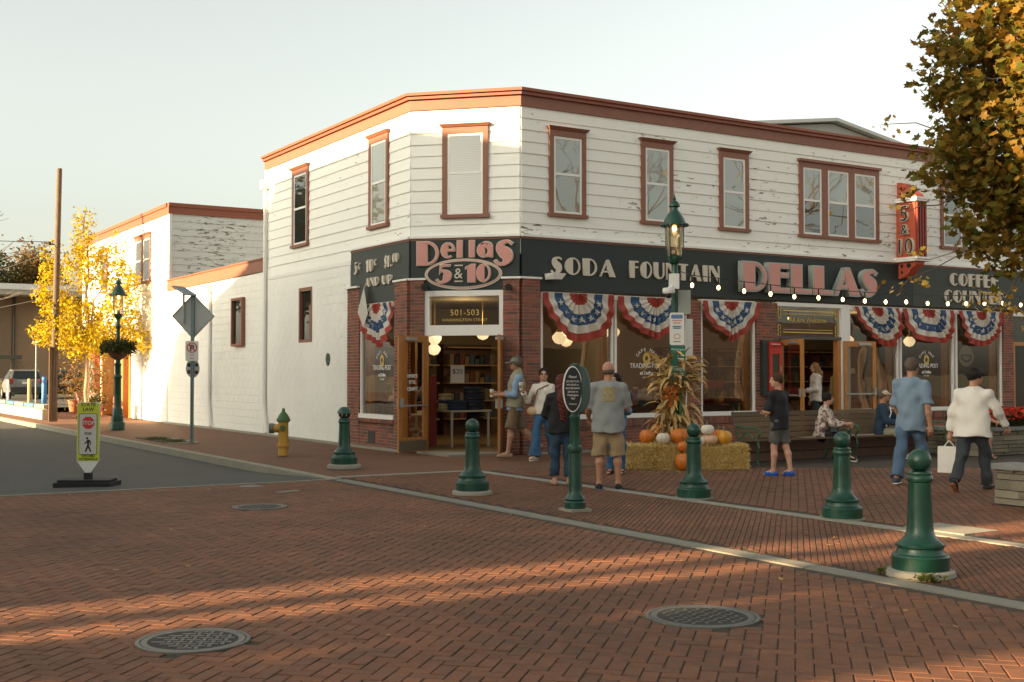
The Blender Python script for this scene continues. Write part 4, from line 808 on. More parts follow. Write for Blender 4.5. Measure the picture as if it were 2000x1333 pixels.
def bare_tree(label, x, y, L0, seed, leaves=None):
    bt = thing('bare_tree', label, 'tree', (x, y, 0)); b = MB(); rg = np.random.default_rng(seed); tips = []
    def branch(p, d, L, r, k):
        q = p + d * L; limb(b, p, q, r, r * .6, rg, 3, .12)
        if k:
            for _ in range(3 if k > 1 else 4): branch(q, (d + Vector(rg.normal(size=3)) * .5 + Vector((0, 0, .12))).normalized(), L * .72, r * .55, k - 1)
        else: tips.append(tuple(q))
    branch(Vector((0, 0, 0)), Vector((0, 0, 1)), L0, .2, 4); b.build('trunk', bark, bt)
    if leaves: C_ = np.array(tips)[::4] + rg.normal(size=(len(tips[::4]), 3)) * .2; V, off = leaf_cards(np.repeat(C_, 5, 0) + rg.normal(size=(len(C_) * 5, 3)) * .2, .16, 0, OVAL, rg, .3); npmesh('last_leaves', V, off + np.arange(6)[None], leaves, bt, False)
bare_tree('leafless branching tree against the sky beyond the tan building', 8.6, 86, 5.5, 8)
bare_tree('nearly bare tree standing along the mall, mirrored in upper windows', 30, -2, 4.4, 9, ginkgo_leaf); bare_tree('second nearly bare mall tree farther along', 37, 0.5, 4.6, 10, ginkgo_leaf); bare_tree('third nearly bare mall tree at the far end', 45, 1.5, 4.6, 14, ginkgo_leaf)
far_tree('dark tree across the street, mirrored in the side windows', -1.5, 58, 12, 4.5, dark_leaf, 36)
# unseen trees added in the west to break the low sun into bands
def sun_band_tree(x, y, w_, h, seed, label):
    t = thing('sun_band_tree', label, 'tree', (x, y, 0)); crown(t, 'crown', [((0, 0, z), (w_ / 2, w_ / 2, .9)) for z in np.arange(2.2, h, .8)], 1700, 8, (.08, .08, .1), .16, OVAL, dark_leaf, seed)
    b = MB(); b.tube((0, 0, 0), (0, 0, h), .08, .03, 8); b.build('trunk', bark, t)
for Yp, wd, X, sd_, lb in ((7.22, .8, -20, 41, 'narrow unseen evergreen added to band the low sun'), (5.72, 1.6, -21, 42, 'wider unseen evergreen added to band the low sun'), (8.2, .22, -18, 44, 'thin unseen evergreen added to split a sun band'), (9.38, .8, -19, 43, 'slim unseen evergreen added to band sun by the shop block')): sun_band_tree(X, (Yp - .061 * X) / .998, wd, 10.5, sd_, lb)
# ================================================================ STREET FURNITURE
BP = [(.22, 0), (.22, .105), (.212, .118), (.19, .125), (.178, .15), (.176, .17), (.186, .182), (.186, .198), (.172, .205), (.15, .225), (.125, .25), (.108, .285), (.101, .33), (.0955, .45), (.088, .672), (.088, .685), (.098, .692), (.103, .71), (.099, .73), (.09, .742), (.094, .755), (.09, .768), (.05, .776)]
def make_bollard(label, x, y, rot, base=True):
    t = thing('bollard', label, 'bollard', (x, y, 0), rot, 'green ball-top bollards')
    z0 = .055 if base else .01
    b = MB(); b.lathe([(.255, -.02), (.272, .01), (.265, .045), (.24, z0 + .002), (.01, z0 + .002)] if base else [(.25, -.02), (.25, .008), (.01, .009)], n=28); b.build('footing', concrete, t, smooth=True)
    b = MB(); b.lathe(BP, (0, 0, z0), 40, flute=(.33, .65, .045)); b.build('post', green, t, smooth=True, auto=30)
    b = MB(); b.ball((0, 0, z0 + .856), .092, 14); b.build('ball', green, t, smooth=True)
    return t
make_bollard('green ball-top bollard with weeds growing round its concrete footing', 7.8, 6.43, .3); make_bollard('green fluted bollard before the boy and the wooden benches', 10.18, 9.45, 1.1, False)
make_bollard('green bollard directly in front of the hay bales and pumpkins', 10.23, 12.02, .7, False); make_bollard('green bollard facing the open corner doorway', 7.99, 13.87, 2.0)
# light bollard with hooded globe
t = thing('light_bollard', 'green bollard with a hooded lamp globe at the kerb end', 'bollard', (8.35, 18.84, 0)); b = MB(); b.lathe([(.27, -.02), (.29, .01), (.28, .06), (.25, .075), (.01, .075)], n=28); b.build('footing', concrete, t, smooth=True)
b = MB(); b.lathe(BP, (0, 0, .075), 40, flute=(.33, .65, .045)); b.build('post', green, t, smooth=True, auto=30)
b = MB(); b.lathe([(.125, .93), (.12, .945), (.098, .99), (.06, 1.03), (.01, 1.04)], n=24); b.build('hood', green, t, smooth=True)
b = MB(); b.lathe([(.05, .845), (.085, .875), (.1, .93), (.01, .935)], n=20); b.build('lens', glassmat('lens_glass', (.6, .6, .5), .1), t, smooth=True)
b = MB()
for i in range(4): a = i * math.pi / 2 + .6; b.path([(.06 * math.cos(a), .06 * math.sin(a), .845), (.098 * math.cos(a), .098 * math.sin(a), .88), (.112 * math.cos(a), .112 * math.sin(a), .94)], .009)
b.tube((0, 0, .84), (0, 0, .93), .03, .03); b.build('cage', green, t)
weed = leafmat('weed_leaf', [(.09, .11, .02), (.13, .13, .03), (.07, .1, .02)])
def weeds(pts, seed, label):
    rg = np.random.default_rng(seed); C_ = np.concatenate([np.array(c) + rg.normal(size=(n, 3)) * np.array((r, r, .012)) for c, r, n in pts]); C_[:, 2] = np.abs(C_[:, 2]) + .012
    V, off = leaf_cards(C_, .045, 0, OVAL, rg, .2); o = npmesh('weeds', V, off + np.arange(6)[None], weed, None, False); stuff(o); o['label'] = label; o['category'] = 'weeds'
weeds([((7.62, 6.22, .02), .05, 90), ((7.6, 6.62, .02), .03, 30), ((8.2, 28.2, .02), .12, 250), ((8.1, 29.4, .02), .14, 260)], 3, 'low green weeds at the bollard footing and kerbside pit')
# hydrant
hy = mat('hydrant_yellow', (.50, .27, .035), .5, .25, 8, bump=.2); hg = mat('hydrant_green', (.05, .12, .03), .5, .2, 8)
t = thing('fire_hydrant', 'yellow fire hydrant with green bonnet and caps by white wall', 'hydrant', (8.64, 22.41, 0), rad(150))
b = MB(); b.lathe([(.1, 0), (.1, .17), (.125, .175), (.125, .21), (.1, .215), (.097, .62), (.105, .66), (.1, .68)], n=24); b.build('barrel', hy, t, smooth=True)
b = MB(); b.lathe([(.13, .66), (.135, .7), (.12, .73), (.09, .79), (.05, .84), (.035, .85), (.025, .92), (.01, .925)], n=24); b.build('bonnet', hg, t, smooth=True)
b = MB(); b.tube((.05, 0, .53), (.2, 0, .53), .085, .08, 16); b.build('pumper_nozzle', hy, t, smooth=True); b = MB(); b.tube((.18, 0, .53), (.27, 0, .53), .1, .1, 16); b.build('pumper_cap', mat('cap_grey', (.12, .13, .1), .5), t, smooth=True)
for s in (-1, 1): b = MB(); b.tube((0, s * .05, .54), (0, s * .15, .54), .06, .055, 12); b.tube((0, s * .14, .54), (0, s * .18, .54), .058, .05, 12); b.build('hose_cap', hg, t, smooth=True)
# lamp posts
LP = [(.21, 0), (.21, .22), (.2, .24), (.17, .25), (.165, .42), (.15, .44), (.14, .62), (.125, .66), (.105, .7), (.1, .75), (.095, 1.55), (.11, 1.58), (.12, 1.62), (.11, 1.66), (.085, 1.7), (.085, 1.95), (.1, 1.98), (.1, 2.02), (.07, 2.06), (.06, 2.3), (.052, 3.1), (.07, 3.12), (.08, 3.17), (.07, 3.22), (.055, 3.26), (.055, 3.4), (.10, 3.44), (.115, 3.5), (.12, 3.55), (.02, 3.56)]
def lamp_post(label, x, y, sc, lit):
    t = thing('street_lamp', label, 'lamp post', (x, y, 0)); b = MB(); k = sc
    b.lathe([(r, z * k) for r, z in LP], n=32, flute=(.75 * k, 1.5 * k, .05)); b.build('post', green, t, smooth=True, auto=30); z = 3.56 * k
    b = MB(); b.lathe([(.115, z), (.15, z + .25), (.165, z + .5), (.16, z + .52), (.155, z + .5), (.14, z + .25), (.108, z + .004)], n=28); b.build('globe', glassmat('lamp_glass', (.96, .92, .82), .04, .6), t, smooth=True)
    b = MB()
    for i in range(4): a = i * math.pi / 2 + .4; b.path([(.1 * math.cos(a), .1 * math.sin(a), z - .1), (.165 * math.cos(a), .165 * math.sin(a), z + .02), (.18 * math.cos(a), .18 * math.sin(a), z + .5)], .011)
    b.build('cage_bars', green, t)
    b = MB(); b.lathe([(.235, z + .51), (.225, z + .55), (.2, z + .56), (.17, z + .64), (.11, z + .74), (.06, z + .8), (.06, z + .84), (.1, z + .86), (.09, z + .9), (.05, z + .95), (.02, z + .97), (.03, z + 1.0), (.012, z + 1.04), (.004, z + 1.09)], n=28)
    for i in range(18): a = i * math.pi / 9; b.ball((.225 * math.cos(a), .225 * math.sin(a), z + .53), .028, 5)
    b.build('hood', green, t, smooth=True)
    b = MB(); b.lathe([(.02, z), (.05, z + .03), (.05, z + .09), (.02, z + .1)], n=12); b.build('lamp_holder', metal, t, smooth=True)
    b = MB(); b.ball((0, 0, z + .47), .04, 8, (1, 1, 1.3)); b.build('bulb', mat('warm_bulb', (1, .8, .5), .4, 0, emit=((1, .55, .18), 2.5 if lit else .6)), t, smooth=True)
    return t
lm = lamp_post('tall green street lamp rising from the cornstalk bundle, with camera and notices', 13.49, 16.34, 1.03, True)
ll = lamp_post('green street lamp with a hanging flower basket beside the yellow tree', 8.55, 35.09, .93, False)
# camera box and notices on the big lamp post
cwh = mat('camera_white', (.7, .69, .64), .4, .04)
t = thing('security_camera', 'white dome security camera strapped to the tall lamp post', 'camera', (13.35, 16.2, 3.0)); b = MB(); b.obox((13.36, 16.2, 3.2), (.17, .1, .26), rad(-32)); b.build('camera_box', cwh, t, world=True); b = MB(); b.lathe([(.04, .18), (.1, .17), (.11, .12), (.095, .08), (.01, .06)], (13.2, 16.15, 2.9), 20); b.tube((13.22, 16.17, 3.05), (13.33, 16.2, 3.12), .04, .04); b.build('camera_dome', cwh, t, world=True, smooth=True); b = MB(); b.ball((13.2, 16.15, 2.95), .055, 8); b.build('camera_lens', black, t, world=True, smooth=True)
b = MB(); b.obox((13.66, 16.3, 2.85), (.22, .15, .42), rad(-32)); tag(b.build('junction_box', mat('box_grey', (.30, .32, .28), .5, .06)), 'grey metal junction box on the far side of the lamp post', 'box')
FNo = Frame(13.33, 16.06, .85, -.527)
def panel_poly(w_, h_, r=.04): return arc(w_ / 2 - r, h_ / 2 - r, r, r, 0, 90, 4) + arc(-w_ / 2 + r, h_ / 2 - r, r, r, 90, 180, 4) + arc(-w_ / 2 + r, -h_ / 2 + r, r, r, 180, 270, 4) + arc(w_ / 2 - r, -h_ / 2 + r, r, r, 270, 360, 4)
t = thing('notice_sign', 'white rounded notice with blue top edge on the tall lamp post', 'sign', FNo.p(0, 2.1, 0)); put_mesh('sign_panel', curve_mesh([panel_poly(.25, .56)], .012), cwh, t, FNo.M(-.02, 2.37, 0))
blue_p = mat('print_blue', (.10, .2, .36), .5); put_mesh('sign_print', curve_mesh([panel_poly(.20, .07, .02)], .002), blue_p, t, FNo.M(-.02, 2.58, .008))
for i, (z, w_, m_) in enumerate(((2.5, .17, pink), (2.46, .12, pink), (2.40, .15, blue_p), (2.37, .13, blue_p), (2.145, .12, black))): fbox(FNo, 'print_line', m_, t, -.02 - w_ / 2, -.02 + w_ / 2, z, z + (.022 if i < 4 else .012), .007, .0085)
put_mesh('sign_emblem', curve_mesh([arc(0, 0, .06, .05, 0, 350, 20), arc(0, 0, .045, .035, 0, 350, 20)], .002), pink, t, FNo.M(-.02, 2.24, .008))
t = thing('green_notice', 'green notice panel with white print below the white notice', 'sign', FNo.p(0, 1.5, 0)); pg = mat('notice_green', (.012, .13, .085), .5); put_mesh('sign_panel', curve_mesh([panel_poly(.25, .58, .015)], .012), pg, t, FNo.M(0, 1.79, .004))
label_text('sign_lettering', 'Washington', .05, cwh, t, FNo.M(0, 2.0, .012), .002); 
for i, z in enumerate((1.9, 1.85, 1.8, 1.72, 1.69, 1.66, 1.6, 1.56)): fbox(FNo, 'print_line', cwh, t, -.01 if i < 3 else -.1, .1, z, z + .018 if i < 3 else z + .008, .010, .0115)
b = MB(); b.slab([FNo.p(.16, 1.9, -.15), FNo.p(.28, 1.9, -.2), FNo.p(.28, 2.55, -.2), FNo.p(.16, 2.55, -.15)], (.01, .01, 0)); tag(b.build('plain_sign_back', cwh), 'blank pale back of a narrow sign behind the lamp post', 'sign')
# post with diamond sign back, solar panel, no parking
t = thing('sign_post', 'perforated grey post carrying diamond sign back, solar panel and no-parking plate', 'sign post', (8.37, 27.47, 0)); post_m = mat('post_steel', (.16, .22, .21), .5, .15, 9, metal=.4); FP = Frame(8.37, 27.47, .85, -.527)
b = MB(); FP.box(b, -.035, .035, -.1, 3.35, -.03, .03); b.build('post', post_m, t, world=True)
b = MB()
for i in range(44): FP.box(b, -.01, .01, .1 + i * .05, .12 + i * .05, .0305, .032)
b.build('post_holes', black, t, world=True)
al = mat('sign_back', (.40, .42, .40), .45, .12, 4, metal=.3)
put_mesh('diamond_plate', curve_mesh([[(0, -.53), (.5, 0), (0, .53), (-.5, 0)]], .012), al, t, FP.M(0, 2.93, -.045))
b = MB(); 
for a, c in (((-.48, 0), (0, -.5)), ((0, -.5), (.48, 0)), ((.48, 0), (0, .5)), ((0, .5), (-.48, 0))): b.tube(FP.p(a[0], 2.93 + a[1], -.03), FP.p(c[0], 2.93 + c[1], -.03), .012, .012, 6)
b.build('plate_rim', metal, t, world=True)
sp_ = mat('solar_cell', (.03, .06, .085), .15, .2, 20); b = MB(); P = FP.p; b.slab([P(-.45, 3.62, .12), P(-.10, 3.42, .30), P(.08, 3.42, -.02), P(-.27, 3.62, -.2)], (0, 0, -.03)); b.build('solar_panel', sp_, t, world=True)
b = MB(); b.path([P(-.45, 3.615, .12), P(-.10, 3.415, .30), P(.08, 3.415, -.02), P(-.27, 3.615, -.2), P(-.45, 3.615, .12)], .014, 6); b.build('panel_frame', metal, t, world=True); b = MB(); b.path([P(-.2, 3.48, .03), P(-.2, 2.75, .03)], .028, 10); b.build('panel_arm', metal, t, world=True, smooth=True)
put_mesh('no_parking_plate', curve_mesh([panel_poly(.30, .46, .03)], .008), cwh, t, FP.M(0, 2.12, .04)); redp = mat('print_red', (.5, .03, .02), .5)
put_mesh('prohibition_ring', curve_mesh([arc(0, 0, .12, .12, 0, 352, 32), arc(0, 0, .097, .097, 0, 352, 32)], .003), redp, t, FP.M(0, 2.2, .048)); label_text('sign_lettering', 'P', .19, black, t, FP.M(0, 2.13, .047), .003, bold=.006); put_mesh('prohibition_bar', curve_mesh([[(-.09, .07), (-.07, .09), (.09, -.07), (.07, -.09)]], .003), redp, t, FP.M(0, 2.2, .05))
label_text('sign_lettering', 'THIS', .05, redp, t, FP.M(0, 2.01, .047), .002); label_text('sign_lettering', 'SIDE', .05, redp, t, FP.M(0, 1.94, .047), .002)
put_mesh('oval_plate', curve_mesh([arc(0, 0, .16, .22, 0, 350, 24)], .006), al, t, FP.M(0, 1.72, -.04)); 
for q in ((-.08, .08, .05), (.09, .08, .04), (-.08, -.08, .05), (.09, -.09, .045)): put_mesh('sticker', curve_mesh([arc(0, 0, q[2], q[2], 0, 340, 10)], .003), mat('sticker_dark', (.08, .03, .03), .5) if q[1] < 0 else black, t, FP.M(q[0], 1.72 + q[1], -.034))
# in-street crossing sign
t = thing('crossing_sign', 'yellow-green state law stop for pedestrians sign on black rubber base', 'sign', (4.02, 18.18, -.03)); FX = Frame(4.02, 18.18, .86, -.51); lime = mat('lime_yellow', (.52, .56, .02), .45, .05); wsg = mat('sign_white', (.52, .5, .45), .5, .05)
rub = mat('rubber', (.010, .012, .012), .75, .2, 20); b = MB(); FX.box(b, -.42, .40, -.04, .03, -.26, .26); FX.box(b, -.38, .36, .03, .065, -.2, .2); b.build('rubber_base', rub, t, world=True); b = MB(); FX.box(b, -.05, .05, .065, .16, -.05, .05); b.build('spring_mount', rub, t, world=True)
put_mesh('sign_body', curve_mesh([[(0, -.02), (.155, .21)] + arc(.135, 1.03, .03, .03, 0, 90, 4) + arc(-.135, 1.03, .03, .03, 90, 180, 4) + [(-.165, .21)]], .03), cwh, t, FX.M(0, .12, 0))
put_mesh('sign_face', curve_mesh([[(.155, .21)] + arc(.13, 1.02, .03, .03, 0, 90, 4) + arc(-.13, 1.02, .03, .03, 90, 180, 4) + [(-.16, .21)]], .004), lime, t, FX.M(0, .12, .017)); put_mesh('sign_panel_border', curve_mesh([panel_poly(.268, .60, .025)], .003), black, t, FX.M(-.003, .72, .0205)); put_mesh('sign_panel', curve_mesh([panel_poly(.252, .584, .02)], .003), wsg, t, FX.M(-.003, .72, .0225))
put_mesh('stop_octagon', curve_mesh([[(.095 * math.cos(rad(22.5 + 45 * i)), .095 * math.sin(rad(22.5 + 45 * i))) for i in range(8)]], .003), redp, t, FX.M(0, .885, .025)); label_text('sign_lettering', 'STOP', .078, wsg, t, FX.M(0, .858, .027), .003, bold=.002)
for tx, z, s, sx in (('STATE', 1.125, .075, 1), ('LAW', 1.055, .075, 1), ('FOR', .71, .055, 1), ('WITHIN', .385, .052, 1), ('CROSSWALK', .34, .052, .92)): label_text('sign_lettering', tx, s, black, t, FX.M(0, z, .021 if z > 1 or z < .4 else .0255), .003, sx=sx, bold=.001)
wm = [[arc(-.012, .105, .016, .018, 0, 340, 12)], [[(-.02, .08), (.02, .085), (.045, .05), (.04, .0), (.03, .0), (.032, .04), (.018, .05), (.016, .0), (.05, -.09), (.03, -.095), (.002, -.03), (-.025, -.095), (-.045, -.09), (-.012, .01), (-.014, .04), (-.05, .02), (-.055, .03), (-.02, .062)]]]
for pc in wm: put_mesh('walking_figure', curve_mesh(pc, .003), black, t, FX.M(0, .555, .0255))
# oval notice post
t = thing('oval_sign_post', 'green post with a black oval notice beside the red-haired woman', 'sign post', (8.06, 11.59, 0)); b = MB(); b.box(-.14, -.14, -.02, .14, .14, .03); b.build('footing', concrete, t)
b = MB(); b.lathe([(.125, .03), (.125, .1), (.11, .12), (.12, .14), (.105, .17), (.085, .2), (.08, .24), (.072, .68), (.085, .69), (.09, .72), (.085, .75), (.06, .77), (.056, 1.06), (.062, 1.08), (.062, 1.1), (.046, 1.12), (.042, 1.64), (.06, 1.65), (.06, 1.71), (.01, 1.72)], n=28, flute=(.25, .66, .05)); b.build('post', green, t, smooth=True, auto=30)
FO = Frame(8.02, 11.53, .95, -.31)
for m_, rx, rz_, o in ((cwh, .118, .268, .0), (black, .106, .255, .004)): put_mesh('oval_notice', curve_mesh([arc(0, 0, rx, rz_, 0, 355, 36)], .02), m_, t, FO.M(-.03, 1.42, o))
for i, tx in enumerate(('Please!', 'NO BICYCLES', 'NO DOGS or', 'SKATEBOARDS', 'allowed on', 'Washington', 'Mall', 'Thank you')): label_text('sign_lettering', tx, (.042, .03, .03, .03, .034, .034, .034, .026)[i], cwh, t, FO.M(-.03, (1.55, 1.50, 1.46, 1.42, 1.38, 1.34, 1.30, 1.24)[i], .015), .002, sx=.85)
FO2 = Frame(8.13, 11.5, .4, -.92); put_mesh('oval_notice', curve_mesh([arc(0, 0, .118, .268, 0, 355, 36)], .02), mat('oval_dark', (.02, .05, .045), .4), t, FO2.M(-.02, 1.42, .03))
# ---------------------------------------------------------------- manholes
iron = mat('cast_iron', (.105, .105, .092), .5, .3, 25, bump=.3, metal=.3); iron_d = mat('iron_recess', (.028, .024, .018), .85, .4, 30)
def manhole(label, x, y, r, style, rot):
    t = thing('manhole_cover', label, 'manhole', (x, y, .006), rot); b = MB(); b.lathe([(r, -.02), (r, .003), (r * .93, .004), (r * .925, -.004), (.01, -.004)], n=48); b.build('frame', iron, t, smooth=True, auto=20)
    b = MB(); b.lathe([(r * .91, -.02), (r * .91, .003), (r * .8, .003), (r * .79, -.002), (.01, -.002)], n=48); b.build('lid', iron if style else iron, t, smooth=True, auto=20)
    b = MB(); b.lathe([(r * .79, -.01), (r * .788, -.0008), (.01, -.0008)], n=40); b.build('lid_recess', iron_d, t)
    b = MB(); n = 7
    for i in range(-n, n + 1):
        for j in range(-n, n + 1):
            px, py = i * .058 * 1.7, j * .1 * .6 
            if style == 0: px, py = (i + .5 * (j % 2)) * .13, j * .055
            else: px, py = i * .062, j * .062
            if math.hypot(px, py) < r * .7:
                if style == 0: b.obox((px, py, .001), (.085, .022, .006), 0); b.obox((px + .065, py + .0, .001), (.022, .05, .006), 0) if math.hypot(px + .06, py) < r * .7 else None
                else: b.obox((px, py, .001), (.042, .018, .006), rad(45 if (i + j) % 2 else -45))
    b.build('lid_pattern', iron, t); return t
manhole('round iron manhole cover with a wide grey rim and bar tread', 2.2, 7.16, .335, 0, rad(-30)); manhole('round iron manhole cover with fine chevron tread half in sunlight', 5.26, 6.1, .375, 1, .4); manhole('round manhole cover nearest the asphalt edge', 5.06, 13.89, .325, 1, .2)
b = MB(); b.lathe([(.16, -.02), (.16, .004), (.01, .004)], (5.88, 16.5, 0), 24); tag(b.build('valve_cover', iron), 'small round valve cover by the asphalt edge', 'valve cover'); b = MB(); b.obox((6.05, 15.5, .0), (.35, .16, .012), .3); tag(b.build('metal_plate', iron), 'small rectangular metal plate in the brick paving', 'plate')
# ---------------------------------------------------------------- hay, pumpkins, corn
hay_m = mat('hay', (.48, .32, .10), .85, .45, 25, bump=1.0, bscale=70, isl=True); straw_m = mat('straw', (.66, .47, .17), .8, .2, 4, isl=True)
def bale(label, c, rz, size=(1.0, .5, .4)):
    t = thing('hay_bale', label, 'hay bale', c, rz, 'hay bales round the lamp post'); nx, ny, nz = 14, 8, 6; rg = np.random.default_rng(int(c[0] * 100)); b = MB()
    b.box(-size[0] / 2 + .02, -size[1] / 2 + .02, 0, size[0] / 2 - .02, size[1] / 2 - .02, size[2] - .02); b.build('bale_core', hay_m, t)
    n = 5200; F_ = rg.integers(0, 4, n); u = rg.uniform(-.5, .5, (n, 3)); P_ = u * np.array(size) + np.array((0, 0, size[2] / 2))
    P_[F_ == 0, 1] = -size[1] / 2; P_[F_ == 1, 2] = size[2]; P_[F_ == 2, 0] = size[0] / 2; P_[F_ == 3, 0] = -size[0] / 2; P_ += rg.normal(size=(n, 3)) * .012; P_[:, 2] = np.maximum(P_[:, 2], .01)
    d = rg.normal(size=(n, 3)); d /= np.linalg.norm(d, axis=1)[:, None]; d *= rg.uniform(.03, .1, n)[:, None]; s_ = np.cross(d, rg.normal(size=(n, 3))); s_ /= np.linalg.norm(s_, axis=1)[:, None]; s_ *= .0028
    V = np.stack([P_ - d / 2 - s_, P_ + d / 2 - s_, P_ + d / 2 + s_, P_ - d / 2 + s_], 1); V[:, :, 2] = np.maximum(V[:, :, 2], .002); stuff(npmesh('straw', V.reshape(-1, 3), np.arange(n * 4).reshape(-1, 4), straw_m, t, False)); return t
bale('straw hay bale left of the central pumpkins', (12.78, 16.02, 0), rad(-34)); bale('straw hay bale right of the central pumpkins, under white pumpkins', (13.66, 15.5, 0), rad(-28))
n = 900; rg = np.random.default_rng(77); P_ = np.stack([rg.normal(13.1, .55, n), rg.normal(15.5, .28, n), np.full(n, .006)], 1); a_ = rg.uniform(0, 6.28, n); d = np.stack([np.cos(a_), np.sin(a_), 0 * a_], 1) * .05; s_ = np.stack([-np.sin(a_), np.cos(a_), 0 * a_], 1) * .0025
so = npmesh('loose_straw', np.stack([P_ - d - s_, P_ + d - s_, P_ + d + s_, P_ - d + s_], 1).reshape(-1, 3), np.arange(n * 4).reshape(-1, 4), straw_m, None, False); stuff(so); so['label'] = 'loose straw scattered below the hay bales'; so['category'] = 'straw'
pm = {'o': mat('pumpkin_orange', (.56, .155, .012), .45, .2, 6), 'w': mat('pumpkin_white', (.66, .60, .48), .5, .08, 6), 'p': mat('pumpkin_pink', (.58, .36, .22), .5, .12, 6), 'y': mat('pumpkin_gold', (.60, .27, .02), .45, .2, 6)}; stem_m = mat('pumpkin_stem', (.16, .13, .06), .8, .3, 20)
def pumpkin(kind, x, y, zc, d, flat, label, tilt=0):
    t = thing('pumpkin', label, 'pumpkin', (x, y, zc), random.uniform(0, 6)); d *= 1.1; V = []; n, m_ = 40, 14; R = d / 2
    for j in range(m_ + 1):
        th = math.pi * j / m_
        for i in range(n):
            ph = 2 * math.pi * i / n; rib = 1 - .075 * abs(math.cos(ph * 5)) ** 3 * math.sin(th) ** .5; V.append((R * math.sin(th) ** .85 * rib * math.cos(ph), R * math.sin(th) ** .85 * rib * math.sin(ph), R * flat * (-math.cos(th)) - (.16 * R * math.exp(-((math.pi - th) / .35) ** 2))))
    F = [(j * n + i, j * n + (i + 1) % n, (j + 1) * n + (i + 1) % n, (j + 1) * n + i) for j in range(m_) for i in range(n)]; npmesh('fruit', V, F, pm[kind], t)
    b = MB(); b.path([(0, 0, R * flat * .8), (.01, 0, R * flat + .03), (.03, .01, R * flat + .065)], [.02, .014, .011], 7); b.build('stem', stem_m, t, smooth=True); t.rotation_euler.x = tilt
for k, x, y, z, d, fl, lb in (('o', 12.79, 16.23, .53, .25, .95, 'tall orange pumpkin at the left end of the hay'), ('o', 13.22, 16.5, .62, .21, .9, 'small orange pumpkin highest beside the cornstalks'), ('o', 13.17, 16.23, .5, .22, .9, 'orange pumpkin half hidden behind the white one'), ('w', 12.87, 15.9, .51, .22, .85, 'white pumpkin among orange ones left of the bollard'), ('o', 13.12, 15.75, .55, .31, .85, 'large orange pumpkin at the foot of the cornstalks'), ('o', 13.43, 15.95, .51, .24, .9, 'orange pumpkin tucked behind the bollard top'), ('o', 12.99, 15.52, .39, .19, .9, 'small orange pumpkin wedged between the hay bales'), ('o', 12.93, 15.42, .145, .30, .95, 'orange pumpkin standing on the paving between the hay bales'),
        ('w', 13.46, 15.46, .66, .21, .8, 'white pumpkin stacked on top of the pale pink one'), ('p', 13.49, 15.46, .49, .30, .58, 'flattened pale pink pumpkin under a white pumpkin'), ('w', 13.30, 15.46, .475, .15, .9, 'small white pumpkin beside the pink one'), ('o', 13.9, 15.68, .53, .25, .9, 'dull orange pumpkin behind the golden one'), ('y', 13.72, 15.34, .53, .25, .9, 'ribbed golden-yellow pumpkin at the right end of the hay'), ('y', 12.47, 16.5, .15, .30, 1.0, 'golden pumpkin on the ground left of the hay')): pumpkin(k, x, y, z, d, fl, lb)
corn_m = mat('corn_husk', (.44, .28, .10), .75, .3, 6, isl=True)
t = thing('cornstalk_bundle', 'tied bundle of dried cornstalks round the tall lamp post', 'cornstalks', (13.45, 16.28, .1)); rg = np.random.default_rng(12); b = MB()
for i in range(34):
    a = rg.uniform(0, 6.28); r = rg.uniform(.08, .2); q = Vector((r * math.cos(a), r * math.sin(a), 0)); tp = Vector((q.x * 1.3 + rg.normal() * .05, q.y * 1.3 + rg.normal() * .05, rg.uniform(1.2, 1.75))); limb(b, q, tp, .016, .009, rg, 4, .05)
b.build('stalks', corn_m, t, smooth=True); V = []; F = []
for i in range(300):
    a = rg.uniform(0, 6.28); z0 = rg.choice([rg.uniform(.15, .9), rg.uniform(.8, 1.6), rg.uniform(1.2, 1.7)]); r0 = rg.uniform(.1, .2); L = rg.uniform(.25, .6); up = rg.uniform(.2, 1.3) if z0 > 1.0 else rg.uniform(-.3, .8); w0 = rg.uniform(.014, .034); p = np.array([r0 * math.cos(a), r0 * math.sin(a), z0]); d = np.array([math.cos(a) * .55, math.sin(a) * .55, up]); d /= np.linalg.norm(d); sd_ = np.array([-math.sin(a), math.cos(a), rg.normal() * .3]); k0 = len(V); ns = 7
    for j in range(ns + 1):
        wj = w0 * math.sin(math.pi * min(.97, (j + .7) / (ns + 1))) + .002; V += [p - sd_ * wj, p + np.array([0, 0, .3 * wj]), p + sd_ * wj]; p = p + d * L / ns; d = d + np.array([0, 0, -.28 if z0 > .9 else -.34]) + rg.normal(size=3) * .08; d /= np.linalg.norm(d); sd_ = sd_ + rg.normal(size=3) * .12
    for j in range(ns):
        for s_ in (0, 1): F.append((k0 + j * 3 + s_, k0 + j * 3 + s_ + 1, k0 + j * 3 + s_ + 4, k0 + j * 3 + s_ + 3))
npmesh('husk_leaves', V, F, corn_m, t); b = MB(); b.lathe([(.2, .72), (.205, .75), (.2, .78)], n=20); b.build('twine', straw_m, t)
V, off = leaf_cards(np.array([(-.2, -.12, 1.12)]) + rg.normal(size=(60, 3)) * np.array((.07, .07, .09)), .12, 0, MAPLE, rg, .1); npmesh('orange_leaves', V, off + np.arange(12)[None], mat('orange_garland', (.5, .16, .03), .6, .3, 4), t, False)
b = MB(); b.obox((-.06, -.2, .95), (.05, .02, .3), .2); b.obox((-.05, -.2, 1.1), (.14, .03, .06), .2); b.build('ribbon', mat('ribbon_green', (.04, .2, .05), .6), t)
